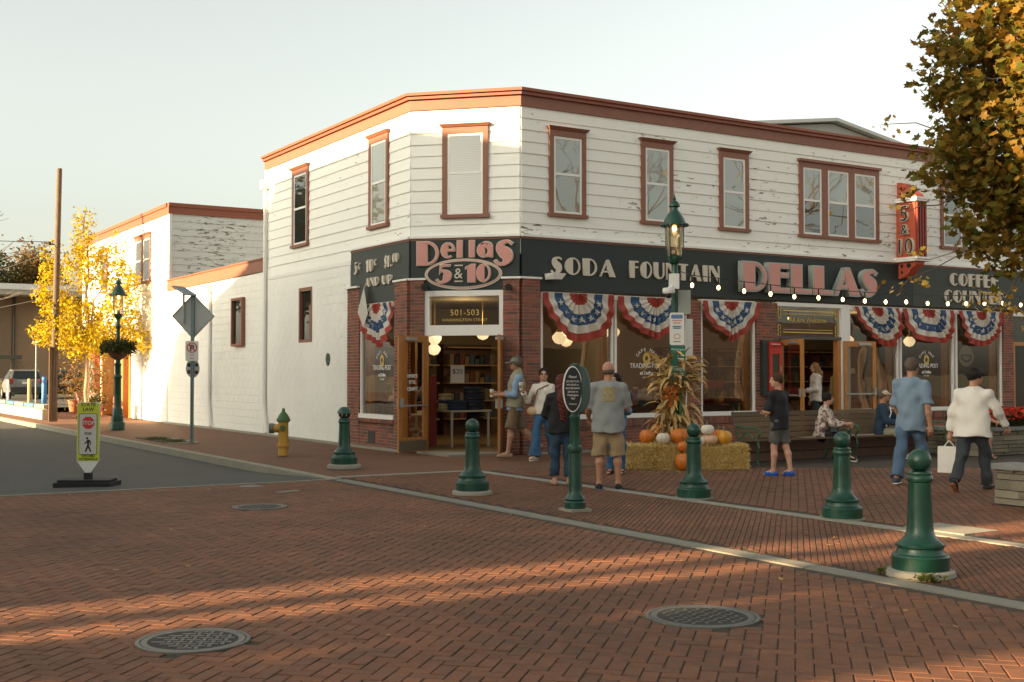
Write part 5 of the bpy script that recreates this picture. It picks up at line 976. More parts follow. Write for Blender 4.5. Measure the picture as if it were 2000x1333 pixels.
# ---------------------------------------------------------------- benches
slat_m = mat('bench_wood', (.13, .08, .038), .7, .3, 7, bump=.3, isl=True); iron_g = mat('bench_iron', (.035, .11, .05), .45, .2, 8)
def bench(label, x0, y, L):
    t = thing('bench', label, 'bench', (x0, y, 0), 0, 'slatted benches along the ramp wall')
    for i in range(5): piece('seat_slat', slat_m, t, (x0 + L / 2, y + .05 + i * .095, .435 - .008 * i), (L, .085, .03))
    for i in range(5): piece('back_slat', slat_m, t, (x0 + L / 2, y + .51 + i * .028, .49 + i * .095), (L, .03, .085), 0, rad(-14))
    for s, xx in enumerate((.06, L - .06)):
        b = MB(); p = lambda yy, zz: (xx, yy, zz)
        b.path([p(.02, 0), p(.06, .1), p(.04, .2), p(.0, .3), p(.03, .4)], [.024, .018, .017, .018, .02], 8); b.path([p(.62, 0), p(.54, .12), p(.5, .28), p(.5, .42)], [.024, .018, .018, .02], 8); b.path([p(.0, .42), p(.25, .395), p(.5, .42)], .02, 8); b.path([p(.5, .42), p(.56, .66), p(.66, .92)], [.022, .02, .016], 8)
        b.path([p(.05, .41), p(.02, .5), p(-.04, .56), p(-.02, .62), p(.06, .645), p(.3, .64), p(.53, .66)], .017, 8); b.path([p(.14, .42), p(.2, .52), p(.3, .56), p(.4, .53), p(.44, .45)], .012, 7); b.build('cast_iron_end', iron_g, t, smooth=True)
    return t
bench('slatted wooden bench with green iron ends next to the hay bales', 14.65, 15.55, 2.35); bench('slatted wooden bench under the seated man in navy', 17.1, 15.55, 2.6)
# ---------------------------------------------------------------- stone planters
stone_m = mat('field_stone', (.22, .19, .13), .85, .3, 6, bump=.8, bscale=20, isl=True); cap_m = mat('cap_stone', (.20, .20, .18), .8, .2, 3, bump=.5)
def planter(label, x0, y0, x1, y1, h):
    t = thing('stone_planter', label, 'planter', (x0, y0, 0), 0, 'dry-stone planters'); b = MB(); b.box(x0 + .05, y0 + .05, 0, x1 - .05, y1 - .05, h - .07); b.build('core', mat('planter_core', (.05, .045, .035), .9), t, world=True)
    for side in range(2):
        z = 0.0
        while z < h - .1:
            hh = min(random.uniform(.06, .13), h - .07 - z); a0, a1 = (x0, x1) if side == 0 else (y0, y1); a = a0
            while a < a1 - .02:
                l = min(random.uniform(.18, .5), a1 - a); o = random.uniform(-.012, .02)
                if side == 0: piece('stone', stone_m, t, (a + l / 2, y0 + .06 - o / 2, z + hh / 2), (l - .012, .12 + o, hh - .01))
                else: piece('stone', stone_m, t, (x0 + .06 - o / 2, a + l / 2, z + hh / 2), (.12 + o, l - .012, hh - .01))
                a += l
            z += hh
            if hh < .02: break
    a = x0 - .07
    while a < x1: l = min(1.1, x1 + .05 - a); piece('cap_stone', cap_m, t, (a + l / 2, y0 + .14, h - .035), (l - .008, .42, .07)); a += l
    piece('cap_stone', cap_m, t, (x0 + .14, (y0 + y1) / 2 + .17, h - .035), (.42, y1 - y0 - .35, .068)); b = MB(); b.box(x0 + .2, y0 + .2, h - .15, x1 - .1, y1 - .1, h - .04); b.build('soil', soil, t, world=True); return t
planter('low dry-stone planter at the foot of the maple tree', 12.9, 7.3, 15.6, 9.5, .50); planter('dry-stone planter full of red flowers behind the man in white', 19.9, 15.0, 23.0, 16.2, .55)
rg = np.random.default_rng(55); fl = thing('flower_bed', 'mass of red flowers growing in the far planter', 'flowers', (21.5, 15.5, .5)); C_ = rg.uniform(-1, 1, (2600, 3)) * np.array((1.35, .5, .17)) + np.array((.05, .05, .17)); V, off = leaf_cards(C_, .09, 0, OVAL, rg, .3); npmesh('foliage', V, off + np.arange(6)[None], dark_leaf, fl, False)
C_ = rg.uniform(-1, 1, (1100, 3)) * np.array((1.38, .52, .1)) + np.array((.05, .03, .3)); C_[:, 1] -= .1; V, off = leaf_cards(C_, .075, 0, [(.5 * math.cos(i * 1.05), .5 * math.sin(i * 1.05), .1 * (i % 2)) for i in range(6)], rg, .3); npmesh('blossoms', V, off + np.arange(6)[None], leafmat('red_petal', [(.5, .03, .02), (.6, .07, .02), (.42, .02, .03)]), fl, False)
# ================================================================ BUNTING
def cloth(name, col):
    m = mat(name, col, .8, .08, 5); n = m.node_tree; b_ = n.nodes['Principled BSDF']; tr = n.nodes.new('ShaderNodeBsdfTranslucent'); ms = n.nodes.new('ShaderNodeMixShader'); ms.inputs[0].default_value = .3
    n.links.new(b_.inputs['Base Color'].links[0].from_socket, tr.inputs[0]); n.links.new(b_.outputs[0], ms.inputs[1]); n.links.new(tr.outputs[0], ms.inputs[2]); n.links.new(ms.outputs[0], n.nodes['Material Output'].inputs[0]); return m
cR, cW, cB = cloth('bunting_red', (.40, .065, .045)), cloth('bunting_white', (.68, .64, .57)), cloth('bunting_blue', (.045, .10, .21))
BANDS = [(0, .24, 0), (.24, .46, 1), (.46, .66, 2), (.66, .84, 1), (.84, 1.01, 0)]
def bunting(label, fr, a0, a1, ztop, drop, seed, skew=0.0, twist=0.0, o=.12):
    rg = np.random.default_rng(seed); t = thing('bunting', label, 'bunting', fr.p((a0 + a1) / 2, ztop, o), 0, 'pleated flag buntings'); W = (a1 - a0) / 2; cx = (a0 + a1) / 2; na, nr = 176, 30; ph = rg.uniform(0, 6, 4); npl = rg.uniform(7.5, 11.5); gx = rg.uniform(-.16, .16) * W; drop *= rg.uniform(.84, .95); V = []; F = []; MI = []
    def pt(u, r):      # u 0..1 across the fan, r 0..1 from the gathered centre
        th = math.pi * (1 - u); c, s = math.cos(th), math.sin(th); fold = math.sin(u * 2 * math.pi * npl + ph[0] + .8 * math.sin(5 * u + ph[3])) * (.012 + .03 * r) * (.35 + s) + .03 * math.sin(u * 7 + ph[1]) * r
        w1 = .10 * math.sin(3.1 * u + ph[1]) + .05 * math.sin(9 * u + ph[2]); x = cx + W * r * c * (1 - .10 * s * r) + (skew + w1 * 1.5) * s * r + gx * (1 - r); fold += .05 * w1 * r; z = ztop - drop * r * s ** .8 * (1 - .06 * math.sin(u * 9 + ph[2]) * r) - .03 * (1 - r) * 0 - .02 * math.sin(u * 22 + ph[3]) * r * s
        return fr.p(x + twist * s * r * math.sin(u * 6), z, o + fold + .05 * s * r)
    for j in range(nr + 1):
        for i in range(na + 1): V.append(pt(i / na, .02 + .98 * j / nr))
    for j in range(nr):
        rm = .02 + .98 * (j + .5) / nr
        for i in range(na): F.append((j * (na + 1) + i, j * (na + 1) + i + 1, (j + 1) * (na + 1) + i + 1, (j + 1) * (na + 1) + i)); MI.append(next(k for a_, b_, k in BANDS if a_ <= rm < b_))
    L0 = t.location; V = [(x - L0.x, y - L0.y, z - L0.z) for x, y, z in V]; npmesh('pleated_cloth', V, F, [cR, cW, cB], t, True, MI)
    for i in range(7):
        u0 = .1 + .8 * i / 6; b = MB(); pts = []
        for k in range(10):
            rr = .078 if k % 2 == 0 else .032; a = math.pi / 2 + k * math.pi / 5; uu = u0 + rr * math.cos(a) / (math.pi * W * .56); r_ = .56 - rr * math.sin(a) / (drop if .2 < u0 < .8 else W); p = Vector(pt(uu, r_)); p += Vector((fr.n[0], fr.n[1], 0)) * .008; pts.append(p)
        cpt = Vector(pt(u0, .56)) + Vector((fr.n[0], fr.n[1], 0)) * .01; b.add([cpt] + pts, [(0, k + 1, (k + 1) % 10 + 1) for k in range(10)]); b.build('star', cW, t, world=True)
    b = MB(); b.tube(fr.p(a0, ztop + .005, o - .02), fr.p(a1, ztop + .005, o - .02), .008, .008, 6); b.build('heading_cord', cW, t, world=True); return t
bunting('pleated red white and blue bunting over the window by the corner door', FR, 13.28, 15.05, 3.24, 1.02, 1, .03); bunting('pleated bunting partly hidden by the tall lamp post', FR, 15.12, 17.1, 3.22, 1.0, 2, -.05, .05); bunting('pleated bunting over the window left of the red cabinet', FR, 17.45, 19.2, 3.21, .98, 3, -.08, .1)
bunting('slanting flag bunting over the window beside the open wooden door', FR, 22.25, 23.85, 3.22, 1.0, 4, .45); bunting('flag bunting behind the maple twigs', FR, 24.0, 25.9, 3.22, 1.0, 5, .2); bunting('flag bunting over the window with a cup drawing', FR, 26.05, 27.85, 3.22, 1.0, 6, .1)
bunting('twisted flag bunting over the street-side window', FL, -24.3, -22.6, 3.1, 1.1, 7, .15, .12); b = MB(); P = FL.p; b.add([P(-24.22, 2.95, .16), P(-23.95, 3.55, .12), P(-23.8, 3.45, .2), P(-23.6, 2.9, .2), P(-23.75, 2.6, .24)], [(0, 1, 2), (0, 2, 4), (2, 3, 4)]); o = b.build('loose_cloth', cW); tag(o, 'loose white fold of cloth blown up over the AND UP lettering', 'cloth')
# ================================================================ STRING LIGHTS
sl_ = thing('string_lights', 'string of glowing bulbs hung from the lamp post along the shopfront', 'string lights', (14.0, 16.5, 3.1)); XS = [14.02, 14.64, 15.26, 15.92, 16.53, 17.17, 17.83, 18.45, 19.05, 19.66, 20.31, 20.94, 21.53, 22.13, 22.75, 23.37, 24.0]; ZS = [3.16, 3.14, 3.1, 3.07, 3.04, 3.04, 3.03, 3.02, 3.02, 3.04, 3.03, 3.04, 3.06, 3.08, 3.11, 3.09, 3.12]
wire_m = mat('wire', (.01, .01, .01), .6); b = MB(); b.path([(13.5, 16.35, 3.42)] + [(x, 16.5, z + .19) for x, z in zip(XS, ZS)] + [(26, 16.4, 3.6)], .008, 5); b.build('cable', wire_m, sl_, world=True); bulb_m = mat('string_bulb', (1, .8, .5), .3, 0, emit=((1, .6, .24), 3.5))
for x, z in zip(XS, ZS):
    b = MB(); b.tube((x, 16.5, z + .19), (x, 16.5, z + .07), .012, .018, 8); s_ = b.build('socket', wire_m, sl_, world=True); b = MB(); b.ball((x, 16.5, z + .015), .029, 8, (1, 1, 1.45)); b.build('bulb', bulb_m, sl_, world=True, smooth=True)
# ================================================================ SHOP INTERIOR
lampglow = mat('schoolhouse_glass', (.9, .8, .6), .4, 0, emit=((1, .74, .42), .23)); brass = mat('brass', (.3, .2, .07), .4, .1, metal=.7)
def pendant(x, y, z, label, r=.2):
    t = thing('pendant_lamp', label, 'lamp', (x, y, z), 0, 'schoolhouse pendant lamps inside the shop'); b = MB(); r = r * .8; b.lathe([(r * .45, .12), (r * .55, .10), (r, .02), (r * .97, -.04), (r * .6, -.13), (.01, -.16)], n=20); b.build('shade', lampglow, t, smooth=True); b = MB(); b.tube((0, 0, .12), (0, 0, 3.27 - z), .012, .012, 6); b.lathe([(r * .5, .115), (r * .45, .16), (.02, .18)], n=12); b.build('stem', brass, t)
for x, y, z, l in ((11.9, 23.45, 2.5, 'behind the street-side window'), (13.0, 24.3, 2.42, 'just inside the corner door, left'), (13.68, 25.6, 2.2, 'deep inside the corner doorway'), (13.75, 23.4, 2.52, 'just inside the corner door, right'), (15.15, 22.4, 2.42, 'behind the first right-hand window'), (16.3, 23.8, 2.4, 'small and deep behind the first window'), (16.0, 21.9, 2.55, 'beside the window mullion'), (16.8, 22.6, 2.58, 'behind the second pane'), (18.0, 21.6, 2.62, 'behind the window left of red cabinet'), (20.4, 22.2, 2.78, 'over the second doorway'), (24.6, 22.6, 2.5, 'behind the far windows'), (26.8, 22.4, 2.5, 'behind the cup drawing window')): pendant(x, y, z, 'glowing schoolhouse pendant lamp ' + l)
for i, (x, y) in enumerate(((13.4, 23.6), (16.0, 22.8), (21, 23.2), (25.4, 23.0))):
    l_ = bpy.data.lights.new('shop_lamp_light', 'POINT'); l_.energy = 9; l_.color = (1, .72, .4); l_.shadow_soft_size = .2; o = bpy.data.objects.new('shop_lamp_light', l_); COL.objects.link(o); o.location = (x, y, 2.85)
dk = mat('dark_wood', (.075, .03, .016), .5, .3, 8)
def table(label, x0, y0, x1, y1, h, m=None, name='display_table'):
    t = thing(name, label, 'table', ((x0 + x1) / 2, (y0 + y1) / 2, .045)); b = MB(); b.box(x0, y0, h - .04, x1, y1, h); b.build('table_top', m or wood, t, world=True)
    for xx in (x0 + .03, x1 - .07):
        for yy in (y0 + .03, y1 - .07): b = MB(); b.box(xx, yy, .045, xx + .04, yy + .04, h - .04); b.build('leg', m or metal, t, world=True)
table('pale display table inside the corner doorway', 12.35, 22.35, 13.35, 23.2, .82, mat('table_pale', (.4, .36, .26), .5))
def folded(name, label, x, y, z, n, cols, w_=.36, d=.3, rz=0):
    t = thing(name, label, 'clothes', (x, y, z), rz)
    for i in range(n): b = MB(); b.lathe([(.5, 0), (.53, .2), (.53, .8), (.5, 1), (.01, 1)], n=20); b.v = [(vx * w_ * (1 + .05 * math.sin(7 * vy + i)), vy * d, .07 * i + .068 * vz) for vx, vy, vz in b.v]; b.build('folded_garment', cols[i % len(cols)], t, smooth=True)
navy = mat('navy_cloth', (.012, .022, .05), .85, .3, 8); tanc = mat('tan_cloth', (.33, .26, .13), .85, .25, 9, bump=.4, bscale=15)
folded('folded_sweaters', 'stack of navy sweaters on the display table', 12.62, 22.55, .82, 3, [navy], .42, .3); folded('folded_sweaters', 'tan patterned sweaters on the display table', 12.5, 22.85, .82, 5, [tanc, tanc, navy], .36, .3, .4); folded('folded_sweaters', 'tall pile of dark clothes at the table end', 13.1, 22.7, .82, 7, [navy, black], .45, .34); folded('folded_sweaters', 'dark coats heaped over the table corner', 13.3, 22.95, .6, 9, [black, navy], .4, .3)
t = thing('price_card', 'white card reading 20 standing among sweaters', 'sign', (12.85, 22.95, 1.4)); Fp = Frame(12.7, 23.0, .9, -.44); fbox(Fp, 'card', cwh, t, 0, .3, 1.4, 1.78, 0, .01); label_text('card_lettering', '$20', .15, black, t, Fp.M(.15, 1.6, .012), .002)
def shelf(label, x, y, w_, rz=0):
    t = thing('ladder_shelf', label, 'shelf', (x, y, .045), rz); 
    for xx in (0, w_): b = MB(); b.hexa([(xx, 0, 0), (xx + .05, 0, 0), (xx + .05, .06, 0), (xx, .06, 0)], [(xx + .0, .2, 1.5), (xx + .05, .2, 1.5), (xx + .05, .26, 1.5), (xx, .26, 1.5)]); b.build('upright', mat('shelf_wood', (.36, .25, .12), .6, .2, 8), t)
    for i, z in enumerate((.3, .66, 1.02, 1.38)):
        b = MB(); b.box(.03, 0, z, w_ + .02, .42, z + .03); b.build('shelf_board', MATS['shelf_wood'], t); b = MB()
        for k in range(7): b.lathe([(.035, 0), (.035, .14), (.015, .17), (.015, .22), (.001, .225)], (.1 + k * (w_ - .1) / 7, .2, z + .03), 8)
        stuff(b.build('bottles', black, t))
shelf('pale ladder shelf of bottles inside the corner doorway', 13.75, 22.6, .95, rad(-35)); t = thing('table_lamp', 'small lit table lamp with orange shade on the ladder shelf', 'lamp', (14.05, 22.65, 1.47)); b = MB(); b.lathe([(.2, .1), (.085, .38)], n=20); b.build('lamp_shade', mat('lit_shade', (.7, .36, .08), .6, .05, emit=((1, .42, .06), .9)), t, smooth=True); b = MB(); b.lathe([(.08, 0), (.07, .03), (.02, .05), (.02, .16), (.01, .2)], n=12); b.build('lamp_base', brass, t, smooth=True)
def cart(label, x, y, w_, cols, seed, fname='plush_toys', flabel=''):
    t = thing('wooden_cart', label, 'cart', (x, y, .045)); b = MB(); b.box(0, 0, .5, w_, .7, .85); b.build('cart_body', dk, t)
    for xx in (.35, w_ - .35): b = MB(); k = len(b.v); b.lathe([(.34, -.02), (.34, .02), (.3, .02), (.3, -.02), (.34, -.02)], n=24); b.xf(Matrix.Translation((xx, -.06, .34)) @ Matrix.Rotation(math.pi / 2, 4, 'X')); b.tube((xx - .3, -.06, .34), (xx + .3, -.06, .34), .012); b.tube((xx, -.06, .04), (xx, -.06, .64), .012); b.build('wheel', dk, t)
    rg = np.random.default_rng(seed)
    for i in range(26): 
        p = (x + rg.uniform(.1, w_ - .1), y + rg.uniform(.08, .5), .93 + rg.uniform(0, .26)); r = rg.uniform(.07, .12); b = MB(); b.ball((0, 0, 0), r, 8, (1, 1, .9)); b.ball((r * .5, -.03, r * .9), r * .6, 7); b.ball((r * .2, -.03, r * 1.4), r * .22, 5); b.ball((r * .85, -.03, r * 1.35), r * .22, 5); o = b.build(fname, cols[i % len(cols)], None, smooth=True); o.location = p; o.rotation_euler = (0, 0, rg.uniform(-1, 1)); lb = flabel[i % len(flabel)]; tag(o, lb, 'toy' if fname == 'plush_toy' else 'plant', lb)
toy = [mat('toy_%d' % i, c, .9, .1, 12) for i, c in enumerate(((.55, .5, .45), (.5, .16, .25), (.15, .3, .5), (.55, .5, .45), (.35, .45, .08), (.5, .3, .2), (.2, .12, .3)))]
cart('dark wooden cart of plush toys behind the second window', 15.4, 20.75, 1.6, toy, 3, 'plush_toy', [c + ' plush toy heaped on the cart behind the window' for c in ('cream', 'rose pink', 'pale blue', 'cream', 'lime green', 'tan', 'violet')]); cart('dark wooden cart of flowers behind the window left of red cabinet', 17.65, 20.8, 1.2, [dark_leaf, mat('toy_yellow', (.5, .36, .04), .8), dark_leaf, dark_leaf], 4, 'potted_plant', ['leafy green plant on the second window cart', 'round yellow bloom on the second window cart', 'leafy green plant on the second window cart', 'leafy green plant on the second window cart'])
b = MB(); b.box(18.5, 21.2, .5, 18.95, 21.6, 1.45); tag(b.build('red_cabinet', mat('deep_red', (.28, .02, .02), .6)), 'deep red cupboard behind the window beside the second door', 'cabinet')
b = MB(); b.box(11.75, 22.9, .05, 12.3, 24.0, 1.55); tag(b.build('red_display', mat('display_red', (.22, .03, .02), .6, .2, 3)), 'dark red display unit behind the street-side window', 'display'); 
for i, (x, y) in enumerate(((11.55, 23.4), (11.55, 23.1), (11.6, 22.85))): b = MB(); b.ball((0, 0, .1), .13, 8, (1, 1.2, .8)); b.ball((0, -.05, .26), .08, 8); o = b.build('white_toy', [toy[0], MATS['toy_2'], toy[3]][i], smooth=True); o.location = (x, y, .95); tag(o, 'pale plush toy in the street-side window', 'toy', 'plush toys in the street-side window')
table('narrow table under the street-side window display', 11.42, 22.7, 11.72, 24.1, .93, dk)
for i, x in enumerate((13.6, 15.3, 18.2, 22.4, 24.2, 26.4, 28.2)):
    t = thing('wall_shelving', 'tall stocked shelving unit against the shop back wall', 'shelving', (x, 26.8, .045), 0, 'shelving on the shop back wall'); b = MB(); b.box(-.7, 0, 0, .7, .36, 2.3); b.build('back_panel', dk, t)
    for z in (.4, .85, 1.3, 1.75, 2.2): b = MB(); b.box(-.72, -.3, z, .72, 0, z + .03); b.build('shelf_board', MATS['shelf_wood'], t)
    rg = np.random.default_rng(i); b = MB()
    for z in (.43, .88, 1.33, 1.78):
        for k in range(9): hh = rg.uniform(.12, .3); b.cm = int(rg.integers(0, 5)); b.box(-.66 + k * .147, -.25, z, -.66 + k * .147 + .12, -.05, z + hh)
    stuff(b.build('stock', [mat('stock_%d' % q, c, .8) for q, c in enumerate(((.16, .14, .10), (.14, .04, .04), (.05, .08, .11), (.18, .13, .07), (.03, .035, .04)))], t))
for i, (x, m_, lb) in enumerate(((22.75, dark_leaf, 'olive'), (23.25, mat('plum_cloth', (.12, .045, .06), .85), 'plum'))):
    t = thing('shirt_mannequin', '%s sweatshirt on a white dress form behind the glass door' % lb, 'mannequin', (x, 21.2, .05)); b = MB(); b.lathe([(.05, 0), (.03, .05), (.03, .9), (.18, .95), (.2, 1.1), (.22, 1.4), (.2, 1.5), (.08, 1.56)], n=16); b.v = [(vx, vy * .6, vz) for vx, vy, vz in b.v]; b.build('sweatshirt', tanc if i == 0 else m_, t, smooth=True); b = MB(); b.lathe([(.07, 1.55), (.055, 1.62), (.05, 1.68), (.01, 1.69)], n=12); b.build('neck', cwh, t, smooth=True)
    for s_ in (-1, 1): b = MB(); b.tube((s_ * .19, 0, 1.46), (s_ * .3, -.02, 1.0), .075, .055, 10); b.build('sleeve', tanc if i == 0 else m_, t, smooth=True)
# grinning cup drawing stuck on the far window: a plain round cup with a handle outline
t = thing('cup_decal', 'tan round cup drawing stuck on the far shop window', 'decal', FR.p(26.55, 2.0, 0)); put_mesh('cup_shape', curve_mesh([arc(0, 0, .3, .27, 0, 350, 28)], .006), mat('decal_tan', (.42, .34, .22), .7), t, FR.M(26.55, 2.05, -.03)); put_mesh('cup_band', curve_mesh([arc(0, .06, .22, .2, 180, 360, 16), arc(0, .05, .18, .13, 190, 350, 14)], .006), mat('decal_brown', (.09, .06, .035), .7), t, FR.M(26.55, 2.03, -.024))
# ================================================================ DOWN THE STREET
t = thing('utility_pole', 'tall weathered wooden utility pole beside the yellow tree', 'pole', (8.26, 42.66, 0)); pole_m = mat('pole_wood', (.11, .082, .055), .85, .3, 6, bump=.6, bscale=20); b = MB(); b.tube((0, 0, -.1), (.12, -.06, 8.55), .12, .09, 16); b.build('shaft', pole_m, t, smooth=True)
b = MB(); b.box(-.15, -.13, .0, -.06, -.04, 2.5); b.box(.05, -.14, 0, .12, -.08, 2.4); b.build('conduit', mat('conduit_brown', (.11, .065, .035), .7), t); b = MB(); b.tube((-.18, 0, 5.95), (.2, 0, 6.0), .02); b.ball((-.15, 0, 6.0), .05, 6); b.ball((-.15, 0, 5.7), .05, 6); b.build('insulator', black, t)
wr = thing('overhead_wires', 'thin black overhead wires running left from the utility pole', 'wires', (8.26, 42.66, 6))
for z0, x1, y1, z1, sag in ((6.0, 2, 70, 6.1, .5), (5.75, 2, 70, 5.7, .7), (6.05, -8, 40, 6.6, .4), (4.6, 2, 80, 3.6, .3), (4.2, 2, 80, 3.9, .25)):
    b = MB(); pts = [(8.2 + (x1 - 8.2) * k / 12, 42.66 + (y1 - 42.66) * k / 12, z0 + (z1 - z0) * k / 12 - sag * 4 * (k / 12) * (1 - k / 12)) for k in range(13)]; b.path(pts, .014, 4); b.build('wire', wire_m, wr, world=True)
lot = struct(sheet('car_park', [(8.45, 52.5), (40, 52.5), (40, 89.5), (8.45, 89.5)], .2, asphalt)); t = thing('low_block_wall', 'low pale block wall edging the car park', 'wall', (8.3, 45, 0)); wall_m = mat('pale_block', (.42, .37, .28), .85, .15, 3, bump=.4)
for i in range(24): piece('wall_block', wall_m, t, (8.35, 45.0 + i * 1.2, .17), (.22, 1.19, .36))
stopm = mat('stop_blue', (.06, .17, .28), .6, .2, 4); 
for i in range(6): b = MB(); b.obox((8.75 + .02 * i, 47 + i * 2.2, .40), (.3, 1.9, .13), 0); tag(b.build('wheel_stop', stopm if i % 2 else concrete), ('blue painted' if i % 2 else 'bare grey') + ' concrete wheel stop on the low car park wall', 'wheel stop', ('blue' if i % 2 else 'grey') + ' wheel stops along the low wall')
def post(label, x, y, m_, h, r=.07): b = MB(); b.lathe([(r, 0), (r, h - .04), (r * .7, h), (.005, h + .005)], (x, y, .1), 12); tag(b.build('guard_post', m_, smooth=True), label, 'post')
post('yellow guard post behind the silver car', 11.0, 62.5, mat('post_yellow', (.55, .36, .12), .6), 1.25, .09); post('bright blue guard post near the low wall', 10.75, 57.5, mat('post_blue', (.05, .22, .48), .6), 1.35, .11); post('white guard post beside the silver car', 9.95, 62, trim_white, 1.2, .05); post('tan guard post at the car park edge', 8.9, 58, MATS['post_yellow'], 1.3, .09)
t = thing('street_name_sign', 'thin steel post with a small black street name plate', 'sign', (11.1, 61.4, .15)); b = MB(); b.tube((0, 0, 0), (0, 0, 2.9), .035, .035, 8); b.build('post', metal, t); b = MB(); b.obox((0, 0, 2.98), (.55, .02, .16), rad(-20)); b.build('name_plate', black, t); b = MB(); b.obox((-.04, -.012, 2.98), (.30, .012, .07), rad(-20)); b.build('plate_print', cwh, t)
def suv(label, x, y, rz, body, dark=False):
    t = thing('parked_car', label, 'car', (x, y, .2), rz); bm_ = mat('car_' + body[0], body[1], .3, .03, 3)
    secs = [(-2.25, .42, .95, .86), (-2.2, .4, 1.05, .9), (-1.95, .38, 1.12, .92), (-.5, .36, 1.08, .92), (1.0, .36, 1.02, .92), (2.0, .4, .92, .86), (2.25, .45, .75, .8)]; b = MB()    # y, zlow, zhigh, half width
    for i in range(len(secs) - 1):
        (y0, a0, c0, w0), (y1, a1, c1, w1) = secs[i], secs[i + 1]; ring = lambda yy, a_, c_, w_: [(-w_ * .95, yy, a_), (w_ * .95, yy, a_), (w_, yy, a_ + .25), (w_, yy, c_ - .1), (w_ * .94, yy, c_), (-w_ * .94, yy, c_), (-w_, yy, c_ - .1), (-w_, yy, a_ + .25)]
        A, B = ring(y0, a0, c0, w0), ring(y1, a1, c1, w1); b.add(A + B, [(k, (k + 1) % 8, 8 + (k + 1) % 8, 8 + k) for k in range(8)] + ([tuple(range(8))] if i == 0 else []) + ([tuple(range(15, 7, -1))] if i == len(secs) - 2 else []))
    b.build('body', bm_, t, smooth=True, auto=35); b = MB(); b.hexa([(-.88, -2.15, 1.05), (.88, -2.15, 1.05), (.86, 1.1, 1.0), (-.86, 1.1, 1.0)], [(-.66, -1.75, 1.62), (.66, -1.75, 1.62), (.64, .2, 1.62), (-.64, .2, 1.62)]); b.build('cabin', bm_, t)
    gl = mat('car_glass', (.012, .018, .02), .08); b = MB(); b.slab([(-.72, -2.125, 1.12), (.72, -2.125, 1.12), (.6, -1.83, 1.54), (-.6, -1.83, 1.54)], (0, -.012, .008)); b.build('rear_window', gl, t)
    for s_ in (-1, 1):
        b = MB(); b.slab([(s_ * .885, -1.9, 1.12), (s_ * .878, .8, 1.1), (s_ * .69, .1, 1.55), (s_ * .69, -1.65, 1.55)], (s_ * .012, 0, .006)); b.build('side_window', gl, t); b = MB(); b.obox((s_ * .78, -2.2, .98), (.24, .1, .3), 0); b.build('tail_light', mat('tail_red', (.35, .02, .02), .3), t)
        for yy in (-1.35, 1.4):
            b = MB(); b.tube((s_ * .72, yy, .33), (s_ * .93, yy, .33), .34, .34, 20); w_ = b.build('wheel', rub, t, smooth=True); b = MB(); b.tube((s_ * .92, yy, .33), (s_ * .94, yy, .33), .21, .2, 14); b.build('rim', metal, w_)
        b = MB(); b.obox((s_ * 1.0, .55, 1.08), (.2, .1, .14), 0); b.build('door_mirror', bm_, t)
    b = MB(); b.obox((0, -2.24, .55), (1.6, .12, .26), 0); b.build('bumper', mat('bumper_dark', (.03, .03, .032), .6), t); b = MB(); b.obox((0, -2.275, .9), (.42, .02, .13), 0); b.build('number_plate', cwh, t)
suv('silver sport utility car parked with its tail to the street', 12.2, 71.5, rad(-4), ('silver', (.17, .17, .165))); suv('dark car parked beside the silver one', 15.0, 73.0, rad(-14), ('dark', (.03, .04, .045)))
t = thing('lattice_fence', 'dark wooden lattice fence at the left of the car park', 'fence', (9.5, 80, 0)); lat = mat('lattice_wood', (.09, .085, .06), .85, .2, 5)
for x in (7.5, 10.3, 13.0): b = MB(); b.box(x, 79.95, 0, x + .2, 80.15, 2.6); b.build('fence_post', lat, t, world=True)
b = MB(); b.box(7, 79.9, 2.5, 13.6, 80.2, 2.75); b.build('top_rail', lat, t, world=True)
for i in range(34):
    for s_ in (-1, 1): x = 7.4 + i * .18; b = MB(); b.tube((x, 80.05 + .02 * s_, .3), (x + s_ * 1.1, 80.05 + .02 * s_, 2.4), .018, .018, 4); b.build('lattice_strip', lat, t, world=True)
b = MB(); b.box(13.5, 86.5, .2, 28, 88.5, 1.2); stuff(b.build('hedge', mat('hedge_dark', (.03, .04, .015), .9, .4, 3, bump=1.0, bscale=6)))
# cafe chairs and pots by the rear shop
def folding_chair(label, x, y, rz):
    t = thing('folding_chair', label, 'chair', (x, y, 0), rz, 'folding bistro chairs'); cm = mat('bistro_wood', (.17, .07, .035), .6, .2, 8)
    for s_ in (-.2, .2): b = MB(); b.path([(s_, .25, 0), (s_, -.18, .9)], .018, 6); b.build('leg', cm, t); b = MB(); b.path([(s_ * .85, -.25, 0), (s_ * .85, .2, .46)], .018, 6); b.build('leg', cm, t)
    for i in range(4): piece('seat_slat', cm, t, (x, y, .46), (.4, .09, .02), rz).location = (0, -.15 + i * .1, .46); t.children[-1].rotation_euler = (0, 0, 0)
    for i in range(3): o = piece('back_slat', cm, t, (x, y, .7), (.4, .02, .08), 0); o.location = (0, -.14 - .05 * i, .68 + i * .1)
folding_chair('folding wooden chair near the utility pole', 9.7, 44.6, rad(200)); folding_chair('folding wooden chair under the red door', 10.3, 46.6, rad(120)); b = MB(); b.tube((0, 0, 0), (0, 0, .72), .03); b.lathe([(.4, .72), (.4, .75), (.01, .75)], n=20); b.lathe([(.22, 0), (.2, .03), (.01, .04)], n=12); o = b.build('bistro_table', mat('bistro_top', (.3, .18, .1), .6)); o.location = (10.2, 45.4, 0); tag(o, 'small round bistro table between the folding chairs', 'table')
